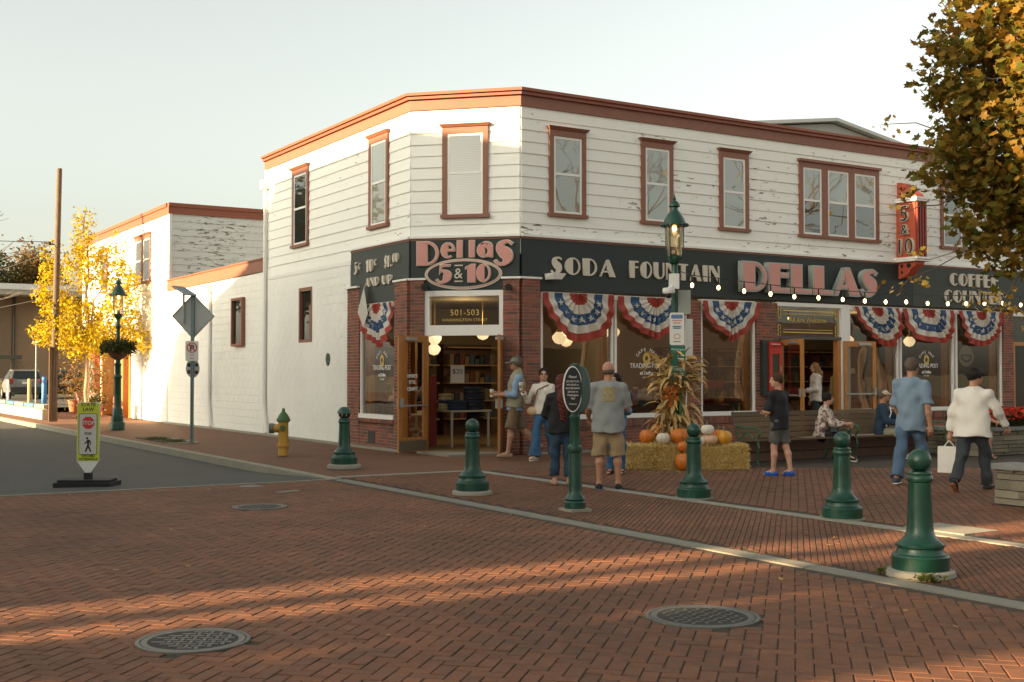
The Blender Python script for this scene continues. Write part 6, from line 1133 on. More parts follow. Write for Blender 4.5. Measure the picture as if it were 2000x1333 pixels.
def pot(label, x, y, col, r, h, leaf, n, sp, seed, flower=None):
    t = thing('potted_plant', label, 'plant', (x, y, 0)); b = MB(); b.lathe([(r * .7, 0), (r, h), (r * 1.08, h), (r * 1.08, h + .03), (.01, h)], n=18); b.build('pot', col, t, smooth=True); rg = np.random.default_rng(seed); C_ = rg.normal(size=(n, 3)) * np.array(sp) + np.array((0, 0, h + sp[2] * 1.5)); V, off = leaf_cards(C_, .09, 0, OVAL, rg, .2); npmesh('foliage', V, off + np.arange(6)[None], leaf, t, False)
    if flower: C_ = C_[::7] + rg.normal(size=C_[::7].shape) * .04; V, off = leaf_cards(C_, .07, 0, OVAL, rg, .2); npmesh('blossoms', V, off + np.arange(6)[None], flower, t, False)
rp = mat('red_pot', (.36, .025, .02), .5); clay = mat('clay_pot', (.3, .13, .06), .8); pot('white flowers in a red pot by the yellow tree', 9.75, 43.3, rp, .26, .42, dark_leaf, 500, (.2, .2, .16), 1, trim_white); pot('tall palm-like plant beside the red door', 10.9, 49.0, clay, .25, .4, rust_leaf, 700, (.3, .3, .6), 2); pot('rust-leaved shrub by the wooden door frame', 10.7, 47.2, clay, .25, .4, rust_leaf, 700, (.22, .22, .55), 3); pot('orange flowering plant against the rear shop', 10.7, 51.0, clay, .25, .5, rust_leaf, 800, (.35, .35, .5), 4, MATS['orange_garland'])
t = thing('hanging_basket', 'round hanging basket of green plants on the lamp post', 'basket', (8.55, 35.09, 2.1)); b = MB(); b.lathe([(.06, -.12), (.22, -.02), (.36, .2), (.38, .25), (.01, .22)], n=20); b.build('basket', mat('coir', (.16, .085, .04), .95, .3, 20, bump=.8), t, smooth=True); rg = np.random.default_rng(91); a_ = rg.uniform(0, 6.28, 1500); r_ = .5 * np.sqrt(rg.uniform(.1, 1, 1500)); C_ = np.stack([r_ * np.cos(a_), r_ * np.sin(a_), .28 + rg.normal(size=1500) * .09 - .25 * (r_ - .3).clip(0)], 1); V, off = leaf_cards(C_, .09, 0, OVAL, rg, .2); npmesh('foliage', V, off + np.arange(6)[None], dark_leaf, t, False)
b = MB()
for i in range(9): a = i * .7; b.path([(.1 * math.cos(a), .1 * math.sin(a), .3), (.28 * math.cos(a), .28 * math.sin(a), .62), (.42 * math.cos(a), .42 * math.sin(a), .66)], [.008, .006, .003], 4)
b.build('spiky_leaves', mat('spike_green', (.04, .06, .02), .7), t)
# ================================================================ PEOPLE
def smin(a, b, k): h = np.clip(.5 + .5 * (b - a) / k, 0, 1); return b * (1 - h) + a * h - k * h * (1 - h)
def sdf_mesh(prims, vox, k=.03, fold=None):
    pts = []
    for p in prims:
        if p[0] == 'c': pts += [np.array(p[1]) - max(p[3], p[4]), np.array(p[1]) + max(p[3], p[4]), np.array(p[2]) - max(p[3], p[4]), np.array(p[2]) + max(p[3], p[4])]
        elif p[0] == 'e': m = max(p[2]); pts += [np.array(p[1]) - m, np.array(p[1]) + m]
    lo = np.min(pts, 0) - .05; hi = np.max(pts, 0) + .05; n = np.ceil((hi - lo) / vox).astype(int) + 1; D = np.full(n, .15, np.float32); ax = [lo[i] + vox * np.arange(n[i]) for i in range(3)]
    for p in prims:
        kk = p[-1] if p[0] in ('c', 'e') and isinstance(p[-1], dict) else {}
        if p[0] == 'c': r = max(p[3], p[4]); a_, b_ = np.minimum(p[1], p[2]) - r - .08, np.maximum(p[1], p[2]) + r + .08
        else: r = max(p[2]); a_, b_ = np.array(p[1]) - r - .08, np.array(p[1]) + r + .08
        i0 = np.clip(((a_ - lo) / vox).astype(int), 0, n - 1); i1 = np.clip(((b_ - lo) / vox).astype(int) + 2, 1, n); sl = tuple(slice(i0[i], i1[i]) for i in range(3)); X = ax[0][sl[0]][:, None, None]; Y = ax[1][sl[1]][None, :, None]; Z = ax[2][sl[2]][None, None, :]
        if p[0] == 'c':
            A = np.array(p[1], float); Bv = np.array(p[2], float) - A; L2 = Bv @ Bv + 1e-9; tu = ((X - A[0]) * Bv[0] + (Y - A[1]) * Bv[1] + (Z - A[2]) * Bv[2]) / L2; t = np.clip(tu, 0, 1 if not kk.get('flat') else 9); fy = kk.get('fy', 1.0); d = np.sqrt((X - A[0] - t * Bv[0]) ** 2 + ((Y - A[1] - t * Bv[1]) / fy) ** 2 + (Z - A[2] - t * Bv[2]) ** 2); d = d * (1 if fy == 1 else .85) - (p[3] + (p[4] - p[3]) * np.minimum(t, 1)) * (1 if fy == 1 else .85)
            if kk.get('flat'): d = np.maximum(d, (tu - 1) * math.sqrt(L2))
        else:
            R = p[3] if len(p) > 3 and not isinstance(p[3], dict) and p[3] is not None else np.eye(3); c = np.array(p[1]); q = [R[0][i] * (X - c[0]) + R[1][i] * (Y - c[1]) + R[2][i] * (Z - c[2]) for i in range(3)]; rr = p[2]; g = np.sqrt((q[0] / rr[0]) ** 2 + (q[1] / rr[1]) ** 2 + (q[2] / rr[2]) ** 2); d = (g - 1) * min(rr) * np.clip(.35 + .65 * g, .5, 1.6)
        d = d.astype(np.float32)
        if kk.get('sub'): D[sl] = -smin(-D[sl], d, kk.get('k', .01))
        else: D[sl] = smin(D[sl], d, kk.get('k', k))
    if fold: X, Y, Z = np.meshgrid(*ax, indexing='ij'); D = D + fold(X, Y, Z).astype(np.float32)
    S = D < 0; c = S[:-1, :-1, :-1].astype(np.int8)
    tot = sum(S[i:n[0] - 1 + i, j:n[1] - 1 + j, l:n[2] - 1 + l].astype(np.int8) for i in (0, 1) for j in (0, 1) for l in (0, 1)); act = (tot > 0) & (tot < 8); idx = np.full(act.shape, -1, np.int32); ii = np.argwhere(act); idx[act] = np.arange(len(ii))
    acc = np.zeros((len(ii), 3)); cnt = np.zeros(len(ii))
    cor = [(i, j, l) for i in (0, 1) for j in (0, 1) for l in (0, 1)]
    for a in cor:
        for x in range(3):
            if a[x]: continue
            b = list(a); b[x] = 1; va = D[ii[:, 0] + a[0], ii[:, 1] + a[1], ii[:, 2] + a[2]]; vb = D[ii[:, 0] + b[0], ii[:, 1] + b[1], ii[:, 2] + b[2]]; m = (va < 0) != (vb < 0); t = np.where(m, va / np.where(m, va - vb, 1), 0); pt = np.repeat(np.array(a, float)[None], len(ii), 0); pt[:, x] = t; acc[m] += pt[m]; cnt[m] += 1
    V = lo + vox * (ii + acc / cnt[:, None]); Q = []
    for x in range(3):
        y, z = (x + 1) % 3, (x + 2) % 3; s0 = [slice(None)] * 3; s1 = [slice(None)] * 3; s0[x] = slice(0, -1); s1[x] = slice(1, None); cr = S[tuple(s0)] != S[tuple(s1)]; e = np.argwhere(cr); e = e[(e[:, y] > 0) & (e[:, z] > 0) & (e[:, y] < n[y] - 1) & (e[:, z] < n[z] - 1)]; q = []
        for dy, dz in ((-1, -1), (0, -1), (0, 0), (-1, 0)): f = e.copy(); f[:, y] += dy; f[:, z] += dz; q.append(idx[f[:, 0], f[:, 1], f[:, 2]])
        q = np.stack(q, 1); fl = S[e[:, 0], e[:, 1], e[:, 2]]; q[~fl] = q[~fl][:, ::-1]; Q.append(q)
    Q = np.concatenate(Q); Q = Q[(Q >= 0).all(1)]; return V, Q
def wrinkle(amp, f=22, seed=0):
    r = np.random.default_rng(seed).uniform(0, 6, 6)
    return lambda X, Y, Z: amp * (np.sin(f * Z + 6 * np.sin(5 * X + r[0]) + 4 * Y + r[1]) * .6 + np.sin(f * .6 * (Z + X) + 5 * np.sin(7 * Y + r[2])) * .5 + .4 * np.sin(f * 1.7 * (Z - .7 * Y) + r[3]))
def rotx(a): return np.array([[1, 0, 0], [0, math.cos(a), -math.sin(a)], [0, math.sin(a), math.cos(a)]])
def rotz_(a): return np.array([[math.cos(a), -math.sin(a), 0], [math.sin(a), math.cos(a), 0], [0, 0, 1]])
def roty(a): return np.array([[math.cos(a), 0, math.sin(a)], [0, 1, 0], [-math.sin(a), 0, math.cos(a)]])
skin_a = mat('skin_light', (.50, .27, .18), .5, .06, 10, sss=.15); skin_b = mat('skin_tan', (.40, .20, .12), .5, .06, 10, sss=.15); eye_m = mat('eye_dark', (.015, .01, .008), .2); lip_m = mat('lips', (.34, .11, .09), .5)
D2R = math.pi / 180
def person(label, x, y, z, face, H, P, clothes, hair, skin=skin_a, detail=True, group=None, build=1.0):
    """local frame: facing +Y, right hand at +X.  P: pose angles in degrees (forward positive)."""
    t = thing('person', label, 'person', (x, y, z), rad(face - 90)); h = H; g = lambda k, d=0: P.get(k, d) * D2R
    lean = g('lean'); sp_dir = np.array([math.sin(g('side')), math.sin(lean), math.cos(lean)]); sp_dir /= np.linalg.norm(sp_dir); tw = g('twist')
    pel = np.array([0, 0, 0.0]); chest = pel + sp_dir * .20 * h; neck = pel + sp_dir * .302 * h; Rt = rotz_(tw); J = {}
    for s, k in ((-1, 'l'), (1, 'r')):
        hip = pel + np.array([s * .043 * h * build, 0, -.01 * h]); f = g('hip_' + k); ab = g('abd_' + k, 2); kn = g('knee_' + k, 4); th = np.array([s * math.sin(ab), math.sin(f) * math.cos(ab), -math.cos(f) * math.cos(ab)]); knee = hip + th * .242 * h; f2 = f - kn; sh = np.array([s * math.sin(ab) * .4, math.sin(f2), -math.cos(f2)]); ank = knee + sh * .238 * h; J[k] = (hip, knee, ank, g('foot_' + k), s)
    low = min(J[k][2][2] + (0.0) for k in 'lr'); zoff = .042 * h - low if 'seat' not in P else P['seat']
    up = np.array([0, 0, zoff])
    for k in 'lr': a = J[k]; J[k] = (a[0] + up, a[1] + up, a[2] + up, a[3], a[4])
    pel, chest, neck = pel + up, chest + up, neck + up; A = {}
    for s, k in ((-1, 'l'), (1, 'r')):
        shd = neck + Rt @ np.array([s * .098 * h * build, 0, -.05 * h]); f = g('arm_' + k, 4); ab = g('out_' + k, 9); el = g('elbow_' + k, 12); inn = g('in_' + k, 0)
        ua = Rt @ np.array([s * math.sin(ab), math.sin(f) * math.cos(ab), -math.cos(f) * math.cos(ab)]); elb = shd + ua * .168 * h; f2 = f + el; fa = Rt @ np.array([s * math.sin(ab) * .5 - s * math.sin(inn) * 1.0, math.sin(f2) * math.cos(inn), -math.cos(f2) * math.cos(inn)]); fa /= np.linalg.norm(fa); wr_ = elb + fa * .148 * h; A[k] = (shd, elb, wr_, fa, s)
    hy = g('head_turn'); hp = g('head_tilt'); Rh = rotz_(hy + tw * .3) @ rotx(-hp); head = neck + sp_dir * .03 * h + Rh @ np.array([0, .018 * h, .058 * h]); hs = h * .067      # half head height ~ .067 h
    E_ = lambda c, r, R=None, **kw: ('e', c, r, R, kw); hl = lambda v: head + Rh @ (np.array(v) * hs)
    # ---- skin: one continuous body
    B = build; ls = .8 if any(c[0] == 'trousers' for c in clothes) else 1.0; as_ = .86 if any(c[0] == 'top' and c[2].get('sleeve', .6) > 1 for c in clothes) else 1.0; sk = [('c', pel, chest, .062 * h * B, .066 * h * B, dict(fy=.7)), ('c', chest, neck - sp_dir * .05 * h, .066 * h * B, .048 * h, dict(fy=.7)), ('c', neck - sp_dir * .03 * h, head - Rh @ np.array([0, .2 * hs, .3 * hs]), .033 * h, .031 * h)]
    sk += [E_(hl((0, -.08, .12)), (.70 * hs, .86 * hs, .86 * hs), Rh), E_(hl((0, .12, -.38)), (.54 * hs, .62 * hs, .60 * hs), Rh), E_(hl((0, .5, -.72)), (.26 * hs, .24 * hs, .2 * hs), Rh), ('c', hl((0, .74, .06)), hl((0, .93, -.22)), .07 * hs, .12 * hs, dict(k=.012)), E_(hl((0, .66, .2)), (.42 * hs, .14 * hs, .09 * hs), Rh, k=.012), E_(hl((.67, -.08, -.05)), (.07 * hs, .16 * hs, .24 * hs), Rh, k=.01), E_(hl((-.67, -.08, -.05)), (.07 * hs, .16 * hs, .24 * hs), Rh, k=.01), E_(hl((0, .71, -.49)), (.22 * hs, .08 * hs, .07 * hs), Rh, k=.01)]
    for k in 'lr':
        hip, kn, an, ft, s = J[k]; cf = kn + (an - kn) * .3 + np.array([0, -.009 * h, 0]); sk += [('c', hip, kn, .044 * h * B * ls, .030 * h * ls), ('c', kn, cf, .029 * h * ls, .031 * h * ls), ('c', cf, an, .031 * h * ls, .019 * h * ls), ('c', an, an + np.array([s * .01 * h, math.cos(ft) * .09 * h, -.025 * h + math.sin(ft) * .09 * h]), .022 * h, .018 * h)]
        sh_, el, wr_, fa, s = A[k]; sk += [('c', sh_, el, .026 * h * as_, .022 * h * as_), ('c', el, el + (wr_ - el) * .35, .022 * h * as_, .0235 * h * as_), ('c', el + (wr_ - el) * .35, wr_, .0235 * h, .015 * h)]
        side = np.cross(fa, np.array([0, 0, 1.0])); side = side / (np.linalg.norm(side) + 1e-6); nrm = np.cross(side, fa); pc = wr_ + fa * .03 * h; sk += [('c', wr_, wr_ + fa * .045 * h, .015 * h, .02 * h, dict(k=.012))]; curl = P.get('curl_' + k, .35)
        for q, (off, ln) in enumerate(((-.016, .040), (-.0055, .046), (.005, .043), (.0155, .034))):
            b0 = wr_ + fa * .05 * h + nrm * off * h; d1 = fa * math.cos(curl) + side * (-s) * math.sin(curl); m1 = b0 + d1 * ln * h * .55; d2 = fa * math.cos(2.4 * curl) + side * (-s) * math.sin(2.4 * curl); sk += [('c', b0, m1, .0066 * h, .006 * h, dict(k=.006)), ('c', m1, m1 + d2 * ln * h * .5, .006 * h, .005 * h, dict(k=.006))]
        tb = wr_ + fa * .02 * h + nrm * -.018 * h; sk += [('c', tb, tb + (fa * .6 - nrm * .5 - side * s * .5) * .04 * h, .0075 * h, .006 * h, dict(k=.008))]
    V, Q = sdf_mesh(sk, .0095, .028); body = npmesh('body', V, Q, skin, t)
    if detail:
        for s in (-1, 1): b = MB(); c = hl((s * .3, .70, .06)); b.ball(c, .085 * hs, 6, (1.3, .6, .7)); b.build('eye', eye_m, t, smooth=True); b = MB(); b.path([tuple(hl((s * .14, .77, .24))), tuple(hl((s * .34, .73, .29))), tuple(hl((s * .5, .6, .22)))], .035 * hs, 5); b.build('eyebrow', hair[0] or black, t)
        b = MB(); b.path([tuple(hl((-.2, .72, -.49))), tuple(hl((0, .80, -.47))), tuple(hl((.2, .72, -.49)))], .045 * hs, 5); b.build('mouth', lip_m, t)
    # ---- clothing
    for c in clothes:
        kind, m_ = c[0], c[1]; o = c[2] if len(c) > 2 else {}; th = o.get('t', .012); pr = []; vox = .0125; kk = .04; fo = wrinkle(o.get('fold', .0045) * 2.0, o.get('freq', 19), int(abs(x * 100)) + len(kind)); cut = []
        FY = dict(fy=.72)
        if kind == 'top':
            hem = o.get('hem', .03) + .035; low_ = pel - sp_dir * hem * h; bel = o.get('belly', 0); pr += [('c', chest, low_, .085 * h * B + th, (.097 + bel) * h * B + th, dict(fy=.77, flat=1)), ('c', chest, neck - sp_dir * .055 * h, .084 * h * B + th, .058 * h + th, FY)]
            if bel: pr.append(E_(pel + sp_dir * .08 * h + np.array([0, .025 * h, 0]), (.088 * h * B, .085 * h, .1 * h)))
            for k in 'lr':
                sh_, el, wr_, fa, s = A[k]; sl_len = o.get('sleeve', .6); loose = o.get('loose', .012); pr += [('c', neck - sp_dir * .022 * h, sh_, .03 * h, .024 * h + th)]
                if sl_len <= 1: pr.append(('c', sh_, sh_ + (el - sh_) * sl_len, .026 * h * B + th, .030 * h + th + loose * .35, dict(flat=1)))
                else: e2 = el + (wr_ - el) * (sl_len - 1); pr += [('c', sh_, el, .026 * h * B + th, .025 * h + th), ('c', el, e2, .025 * h + th, .019 * h + th * .8 + loose * .25, dict(flat=1))]
        elif kind in ('trousers', 'shorts'):
            pr += [('c', pel + np.array([0, 0, .03 * h]), pel - np.array([0, 0, .035 * h]), .066 * h * B + th, .072 * h * B + th, dict(fy=.78))]
            for k in 'lr':
                hip, kn, an, ft, s = J[k]; w2 = o.get('hemr', .032)
                if kind == 'shorts': e2 = hip + (kn - hip) * o.get('len', .95); pr.append(('c', hip, e2, .045 * h * B + th, (.040 + o.get('wide', .006)) * h + th, dict(flat=1)))
                else: pr += [('c', hip, kn, .045 * h * B + th, .037 * h + th), ('c', kn, kn + (an - kn) * o.get('len', .97), .037 * h + th, w2 * h + th * .8, dict(flat=1))]
        elif kind == 'vest':
            pr += [('c', chest, pel - sp_dir * .035 * h, .094 * h * B + th, .108 * h * B + th, dict(fy=.8, flat=1)), ('c', chest, neck - sp_dir * .05 * h, .094 * h * B + th, .064 * h + th, dict(fy=.76)), ('c', neck - sp_dir * .02 * h, neck + sp_dir * .014 * h, .042 * h, .04 * h)]
            for k in 'lr': sh_ = A[k][0]; pr.append(('c', neck - sp_dir * .03 * h, sh_ - (sh_ - neck) * .12, .034 * h, .034 * h))
        elif kind == 'shoes':
            vox = .008; kk = .02; fo = None
            for k in 'lr':
                hip, kn, an, ft, s = J[k]; fd = np.array([s * .12, math.cos(ft), math.sin(ft)]); fd /= np.linalg.norm(fd); dn = np.array([0, math.sin(ft), -math.cos(ft)]); a0 = an + dn * .02 * h - fd * .028 * h; pr += [('c', a0, a0 + fd * .055 * h, .024 * h, .024 * h), ('c', a0 + fd * .05 * h, a0 + fd * .115 * h, .024 * h, .018 * h)]
                if o.get('high'): pr.append(('c', an, an + dn * .02 * h, .024 * h, .026 * h))
            V, Q = sdf_mesh(pr, vox, kk); npmesh('shoes', V, Q, m_, t)
            if o.get('sole'):
                for k in 'lr':
                    hip, kn, an, ft, s = J[k]; fd = np.array([s * .12, math.cos(ft), math.sin(ft)]); fd /= np.linalg.norm(fd); dn = np.array([0, math.sin(ft), -math.cos(ft)]); a0 = an + dn * .038 * h - fd * .03 * h; V, Q = sdf_mesh([('c', a0, a0 + fd * .12 * h, .0205 * h, .0185 * h)], .008, .02); sd2 = np.cross(fd, dn); w3 = ((V - a0) @ dn); V = V - np.outer(w3, dn) * .62 + dn * .004 * h; npmesh('sole', V, Q, o['sole'], t)
            continue
        V, Q = sdf_mesh(pr, vox, kk, fo)
        if kind == 'top': zc = pel - sp_dir * o.get('hem', .03) * h - sp_dir * .035 * h
        npmesh({'top': 'shirt', 'vest': 'vest'}.get(kind, kind), V, Q, m_, t)
    # ---- hair / hat
    hm, style = hair[0], hair[1]
    if hm is not None:
        pr = [E_(hl((0, -.16, .22)), (.80 * hs, .92 * hs, .92 * hs), Rh)]; sub = [('e', hl((0, .92, -.3)), (.72 * hs, .62 * hs, .95 * hs), Rh, dict(sub=1)), ('e', hl((0, .15, -1.15)), (1.1 * hs, 1.0 * hs, .62 * hs), Rh, dict(sub=1))]
        if style == 'bald': pr = [E_(hl((0, -.2, -.12)), (.735 * hs, .80 * hs, .52 * hs), Rh)]
        V, Q = sdf_mesh(pr + sub, .008, .012, wrinkle(.0022, 60, 3)); npmesh('hair', V, Q, hm, t)
        if style in ('long', 'verylong'):
            dn = np.array([0, 0, -1.0]); L = .2 * h if style == 'long' else .33 * h; bk = Rh @ np.array([0, -1.0, 0]); c0 = hl((0, -.35, .1)); pr = [('c', c0, c0 + dn * L * .45 + bk * .045 * h, .72 * hs, .78 * hs), ('c', c0 + dn * L * .45 + bk * .045 * h, c0 + dn * L + bk * .06 * h, .78 * hs, .5 * hs)]
            for s in (-1, 1): c1 = hl((s * .55, -.05, .1)); pr.append(('c', c1, c1 + dn * L * .75 + bk * .01 * h, .24 * hs, .2 * hs))
            r0 = np.random.default_rng(2).uniform(0, 6); V, Q = sdf_mesh(pr, .0095, .03, lambda X, Y, Z: .006 * np.sin(60 * (X + .4 * np.sin(6 * Z)) + r0) + .004 * np.sin(90 * Y + 9 * Z)); npmesh('long_hair', V, Q, hm, t)
    if len(hair) > 2:
        cm = hair[2]; V, Q = sdf_mesh([E_(hl((0, -.1, .32)), (.80 * hs, .94 * hs, .74 * hs), Rh), ('e', hl((0, 0, -.55)), (1.2 * hs, 1.3 * hs, .78 * hs), Rh, dict(sub=1))], .008, .012); npmesh('cap', V, Q, cm, t); b = MB(); pts = [tuple(hl((1.0 * math.sin(a) * .66, .6 + .95 * math.cos(a), .36 - .16 * math.cos(a)))) for a in np.linspace(-1.5, 1.5, 13)]; b.slab(pts, tuple(Rh @ np.array([0, .03 * hs, -.15 * hs]))); b.build('cap_brim', cm, t)
    t['j'] = 0; del t['j']; W = lambda p: p
    return t, dict(hand_l=A['l'][2] + A['l'][3] * .055 * h, hand_r=A['r'][2] + A['r'][3] * .055 * h, pel=pel, chest=chest, neck=neck, head=head, sh_l=A['l'][0], sh_r=A['r'][0], hl=hl, hs=hs)
fab = lambda n, c, v=.12: mat(n, c, .85, v, 14, bump=.35, bscale=160)
denim = fab('denim', (.035, .10, .20), .3); denim_d = fab('denim_dark', (.02, .045, .075), .3); hair_d = mat('hair_dark', (.014, .010, .008), .7, .3, 40, spec=.2); hair_br = mat('hair_brown', (.06, .030, .015), .7, .3, 40, spec=.2); hair_red = mat('hair_red', (.085, .017, .010), .6, .4, 40, spec=.25); hair_bl = mat('hair_blond', (.24, .13, .05), .65, .3, 40, spec=.25); hair_gr = mat('hair_grey', (.10, .075, .055), .75, .3, 40, spec=.2)
cupw = mat('paper_cup', (.62, .58, .50), .6, .04); sleeve_m = mat('cup_sleeve', (.3, .19, .10), .8)
def cup(t, p):
    b = MB(); b.lathe([(.03, -.06), (.041, .06), (.01, .062)], tuple(p), 14); c = b.build('paper_cup', cupw, t, smooth=True); b = MB(); b.lathe([(.034, -.03), (.040, .025), (.036, .025)], (p[0], p[1], p[2]), 14); b.build('cup_sleeve', sleeve_m, c, smooth=True); b = MB(); b.lathe([(.044, .058), (.044, .07), (.038, .082), (.01, .082)], tuple(p), 14); b.build('cup_lid', cupw, c, smooth=True)
def strap(t, pts, m_, w_=.018):
    b = MB(); b.path([tuple(p) for p in pts], w_, 5); b.build('bag_strap', m_, t)
# 1 man with cap and vest, carrying a coffee
m1 = fab('khaki_shorts', (.16, .105, .055)); t, j = person('man in grey cap and quilted vest with a paper cup', 11.96, 19.15, .03, 150, 1.92, dict(lean=-4, hip_l=12, knee_l=6, hip_r=-16, knee_r=24, foot_r=-40, arm_l=14, elbow_l=74, in_l=12, arm_r=14, elbow_r=80, in_r=22, head_turn=6), [('top', fab('chambray', (.22, .32, .46)), dict(sleeve=1.55, hem=.03)), ('vest', fab('vest_sage', (.26, .24, .16))), ('shorts', m1, dict(len=1.0, wide=.012)), ('shoes', mat('flipflop', (.3, .2, .12), .8), {})], (hair_gr, 'short', fab('cap_grey', (.07, .085, .095))), skin_b); cup(t, j['hand_l'] + np.array([.0, .02, .03]))
# 2 woman with sunglasses
t, j = person('woman in white blouse and wide jeans with sunglasses and a coffee', 12.3, 18.72, 0, 214, 1.74, dict(lean=-2, hip_r=16, knee_r=8, hip_l=-14, knee_l=14, foot_l=-25, arm_r=22, out_r=22, elbow_r=110, in_r=10, arm_l=-2, elbow_l=22, head_turn=26), [('top', fab('white_blouse', (.66, .60, .53), .05), dict(sleeve=1.9, loose=.05, hem=.0, fold=.006)), ('trousers', denim, dict(hemr=.058, len=1.0, fold=.004)), ('shoes', fab('sneaker_white', (.55, .5, .43)), dict(sole=trim_white))], (hair_d, 'short'), skin_a); cup(t, j['hand_r'] + np.array([0, .02, .03])); b = MB()
for s in (-1, 1): c = j['hl']((s * .3, .78, .06)); b.ball(c, .2 * j['hs'], 8, (1, .3, .75))
b.path([tuple(j['hl']((-.66, 0, .1))), tuple(j['hl']((-.5, .66, .1))), tuple(j['hl']((.5, .66, .1))), tuple(j['hl']((.66, 0, .1)))], .05 * j['hs'], 5); b.build('sunglasses', eye_m, t, smooth=True)
tanl = mat('tan_leather', (.46, .33, .2), .5, .1, 8); b = MB(); c = j['pel'] + np.array([.17, .1, -.0]); b.ball(c, .1, 10, (1.15, .5, .85)); b.build('crossbody_bag', tanl, t, smooth=True); strap(t, [c + np.array([0, 0, .06]), j['chest'] + np.array([.05, .16, .05]), j['sh_l'] + np.array([.05, .06, .05]), j['sh_l'] + np.array([.03, -.08, .02])], mat('strap_brown', (.2, .11, .05), .6), .012)
# 3 red-haired woman from behind
person('woman with very long dark red hair in black top and jeans', 9.74, 14.34, 0, 66, 1.6, dict(hip_l=3, hip_r=-3, arm_l=20, elbow_l=60, in_l=20, arm_r=20, elbow_r=70, in_r=25, head_tilt=-6), [('top', fab('black_top', (.010, .010, .012)), dict(sleeve=1.8, belly=.01, hem=.03)), ('trousers', denim_d, dict(len=.82, hemr=.038)), ('shoes', mat('nude_flats', (.4, .24, .17), .6), {})], (hair_red, 'verylong'), skin_a, build=1.15, detail=False)
# 4 man in grey T-shirt from behind
greyt = fab('grey_tee', (.24, .25, .24)); t, j = person('balding man in grey printed T-shirt and cargo shorts seen from behind', 9.95, 13.5, 0, 56, 1.79, dict(hip_l=2, hip_r=2, abd_l=4, abd_r=5, arm_l=14, out_l=16, elbow_l=40, in_l=12, arm_r=16, out_r=12, elbow_r=82, in_r=-4, head_turn=-24, head_tilt=-4), [('top', greyt, dict(sleeve=.95, loose=.05, hem=.055, belly=.012, t=.018)), ('shorts', fab('cargo_khaki', (.30, .21, .11)), dict(len=1.08, wide=.016)), ('shoes', fab('shoe_black', (.015, .018, .022)), dict(sole=mat('sole_blue', (.07, .13, .2), .7)))], (hair_gr, 'bald'), skin_b, build=1.12, detail=False)
b = MB(); V = []; c = j['chest']; cols = mat('shirt_print', (.30, .24, .13), .9, .6, 30); fr_ = 0.16
bp = MB(); R_ = .086 * 1.79 * 1.12 + .022
for a in range(9):
    for k in range(9): th = (a / 8 - .5) * .95; bp.v.append((math.sin(th) * (R_ + .012), -math.cos(th) * (R_ * .75 + .016) + c[1], c[2] - .02 + (k / 8 - .5) * .2 + .03))
bp.f = [[a * 9 + k, (a + 1) * 9 + k, (a + 1) * 9 + k + 1, a * 9 + k + 1] for a in range(8) for k in range(8)]; bp.m = [0] * 64; bp.build('back_print', cols, t, smooth=True)
for s in (-1, 1):
    b = MB(); b.obox((s * .175, .02, .60), (.05, .14, .17), 0); b.build('cargo_pocket', MATS['cargo_khaki'], t)
b = MB(); p = j['hand_r'] + np.array([0, .05, .05]); b.obox(p, (.09, .012, .17), .3); b.build('phone', black, t)
# 5 woman behind him
person('dark-haired woman in denim jacket half hidden behind the man in grey', 11.55, 15.46, 0, 225, 1.62, dict(arm_l=15, elbow_l=80, in_l=20, arm_r=10, elbow_r=60, head_turn=-25), [('top', fab('denim_light', (.10, .2, .30)), dict(sleeve=1.8, hem=.03)), ('trousers', denim, {}), ('shoes', MATS['shoe_black'], {})], (hair_d, 'long'), skin_a)
# 6 boy
person('boy in black T-shirt, grey shorts and blue clogs looking left', 13.54, 13.85, 0, 96, 1.62, dict(lean=3, hip_l=6, hip_r=-6, knee_r=6, abd_l=3, abd_r=4, arm_l=6, elbow_l=85, in_l=50, arm_r=6, elbow_r=80, in_r=40, head_turn=55), [('top', MATS['black_top'], dict(sleeve=.95, loose=.04, hem=.05)), ('shorts', fab('shorts_grey', (.085, .08, .07)), dict(len=.85, wide=.01)), ('shoes', mat('clog_blue', (.01, .08, .36), .6, .1, 9), dict(sole=MATS['clog_blue']))], (hair_br, 'short'), skin_a)
# 7 woman seated on the bench
flor = mat('floral_jacket', (.50, .42, .36), .85, .1, 9, col2=(.17, .10, .09)); contrast(flor, .5, .58); flor.node_tree.nodes['Noise Texture'].inputs['Scale'].default_value = 15
t, j = person('dark-haired woman in floral jacket sitting on the bench with a dark bag', 16.55, 15.85, 0, 308, 1.6, dict(seat=.52, lean=10, hip_l=82, knee_l=88, hip_r=84, knee_r=70, foot_r=-10, arm_l=30, elbow_l=50, in_l=25, arm_r=30, elbow_r=60, in_r=20, head_turn=10), [('top', flor, dict(sleeve=1.85, hem=.02, loose=.03, t=.02, fold=.007)), ('trousers', fab('black_trousers', (.012, .012, .014)), dict(hemr=.04)), ('shoes', MATS['shoe_black'], dict(sole=trim_white))], (hair_d, 'short'), skin_a); b = MB(); b.obox(j['pel'] + np.array([.05, .24, .12]), (.30, .12, .2), 0); b.build('handbag', mat('bag_teal', (.015, .04, .045), .45), t)
# 8 woman in the doorway
person('woman with long blond hair and white sweater standing in the second doorway', 21.22, 20.5, .2, 152, 1.68, dict(arm_l=12, elbow_l=70, in_l=20, arm_r=2, elbow_r=8, hip_l=8, hip_r=-6, head_turn=6), [('top', fab('white_knit', (.62, .57, .50), .05), dict(sleeve=1.9, hem=.05, loose=.03, t=.022)), ('trousers', fab('dark_teal_trousers', (.018, .032, .035)), {}), ('shoes', MATS['shoe_black'], {})], (hair_bl, 'long'), skin_a)
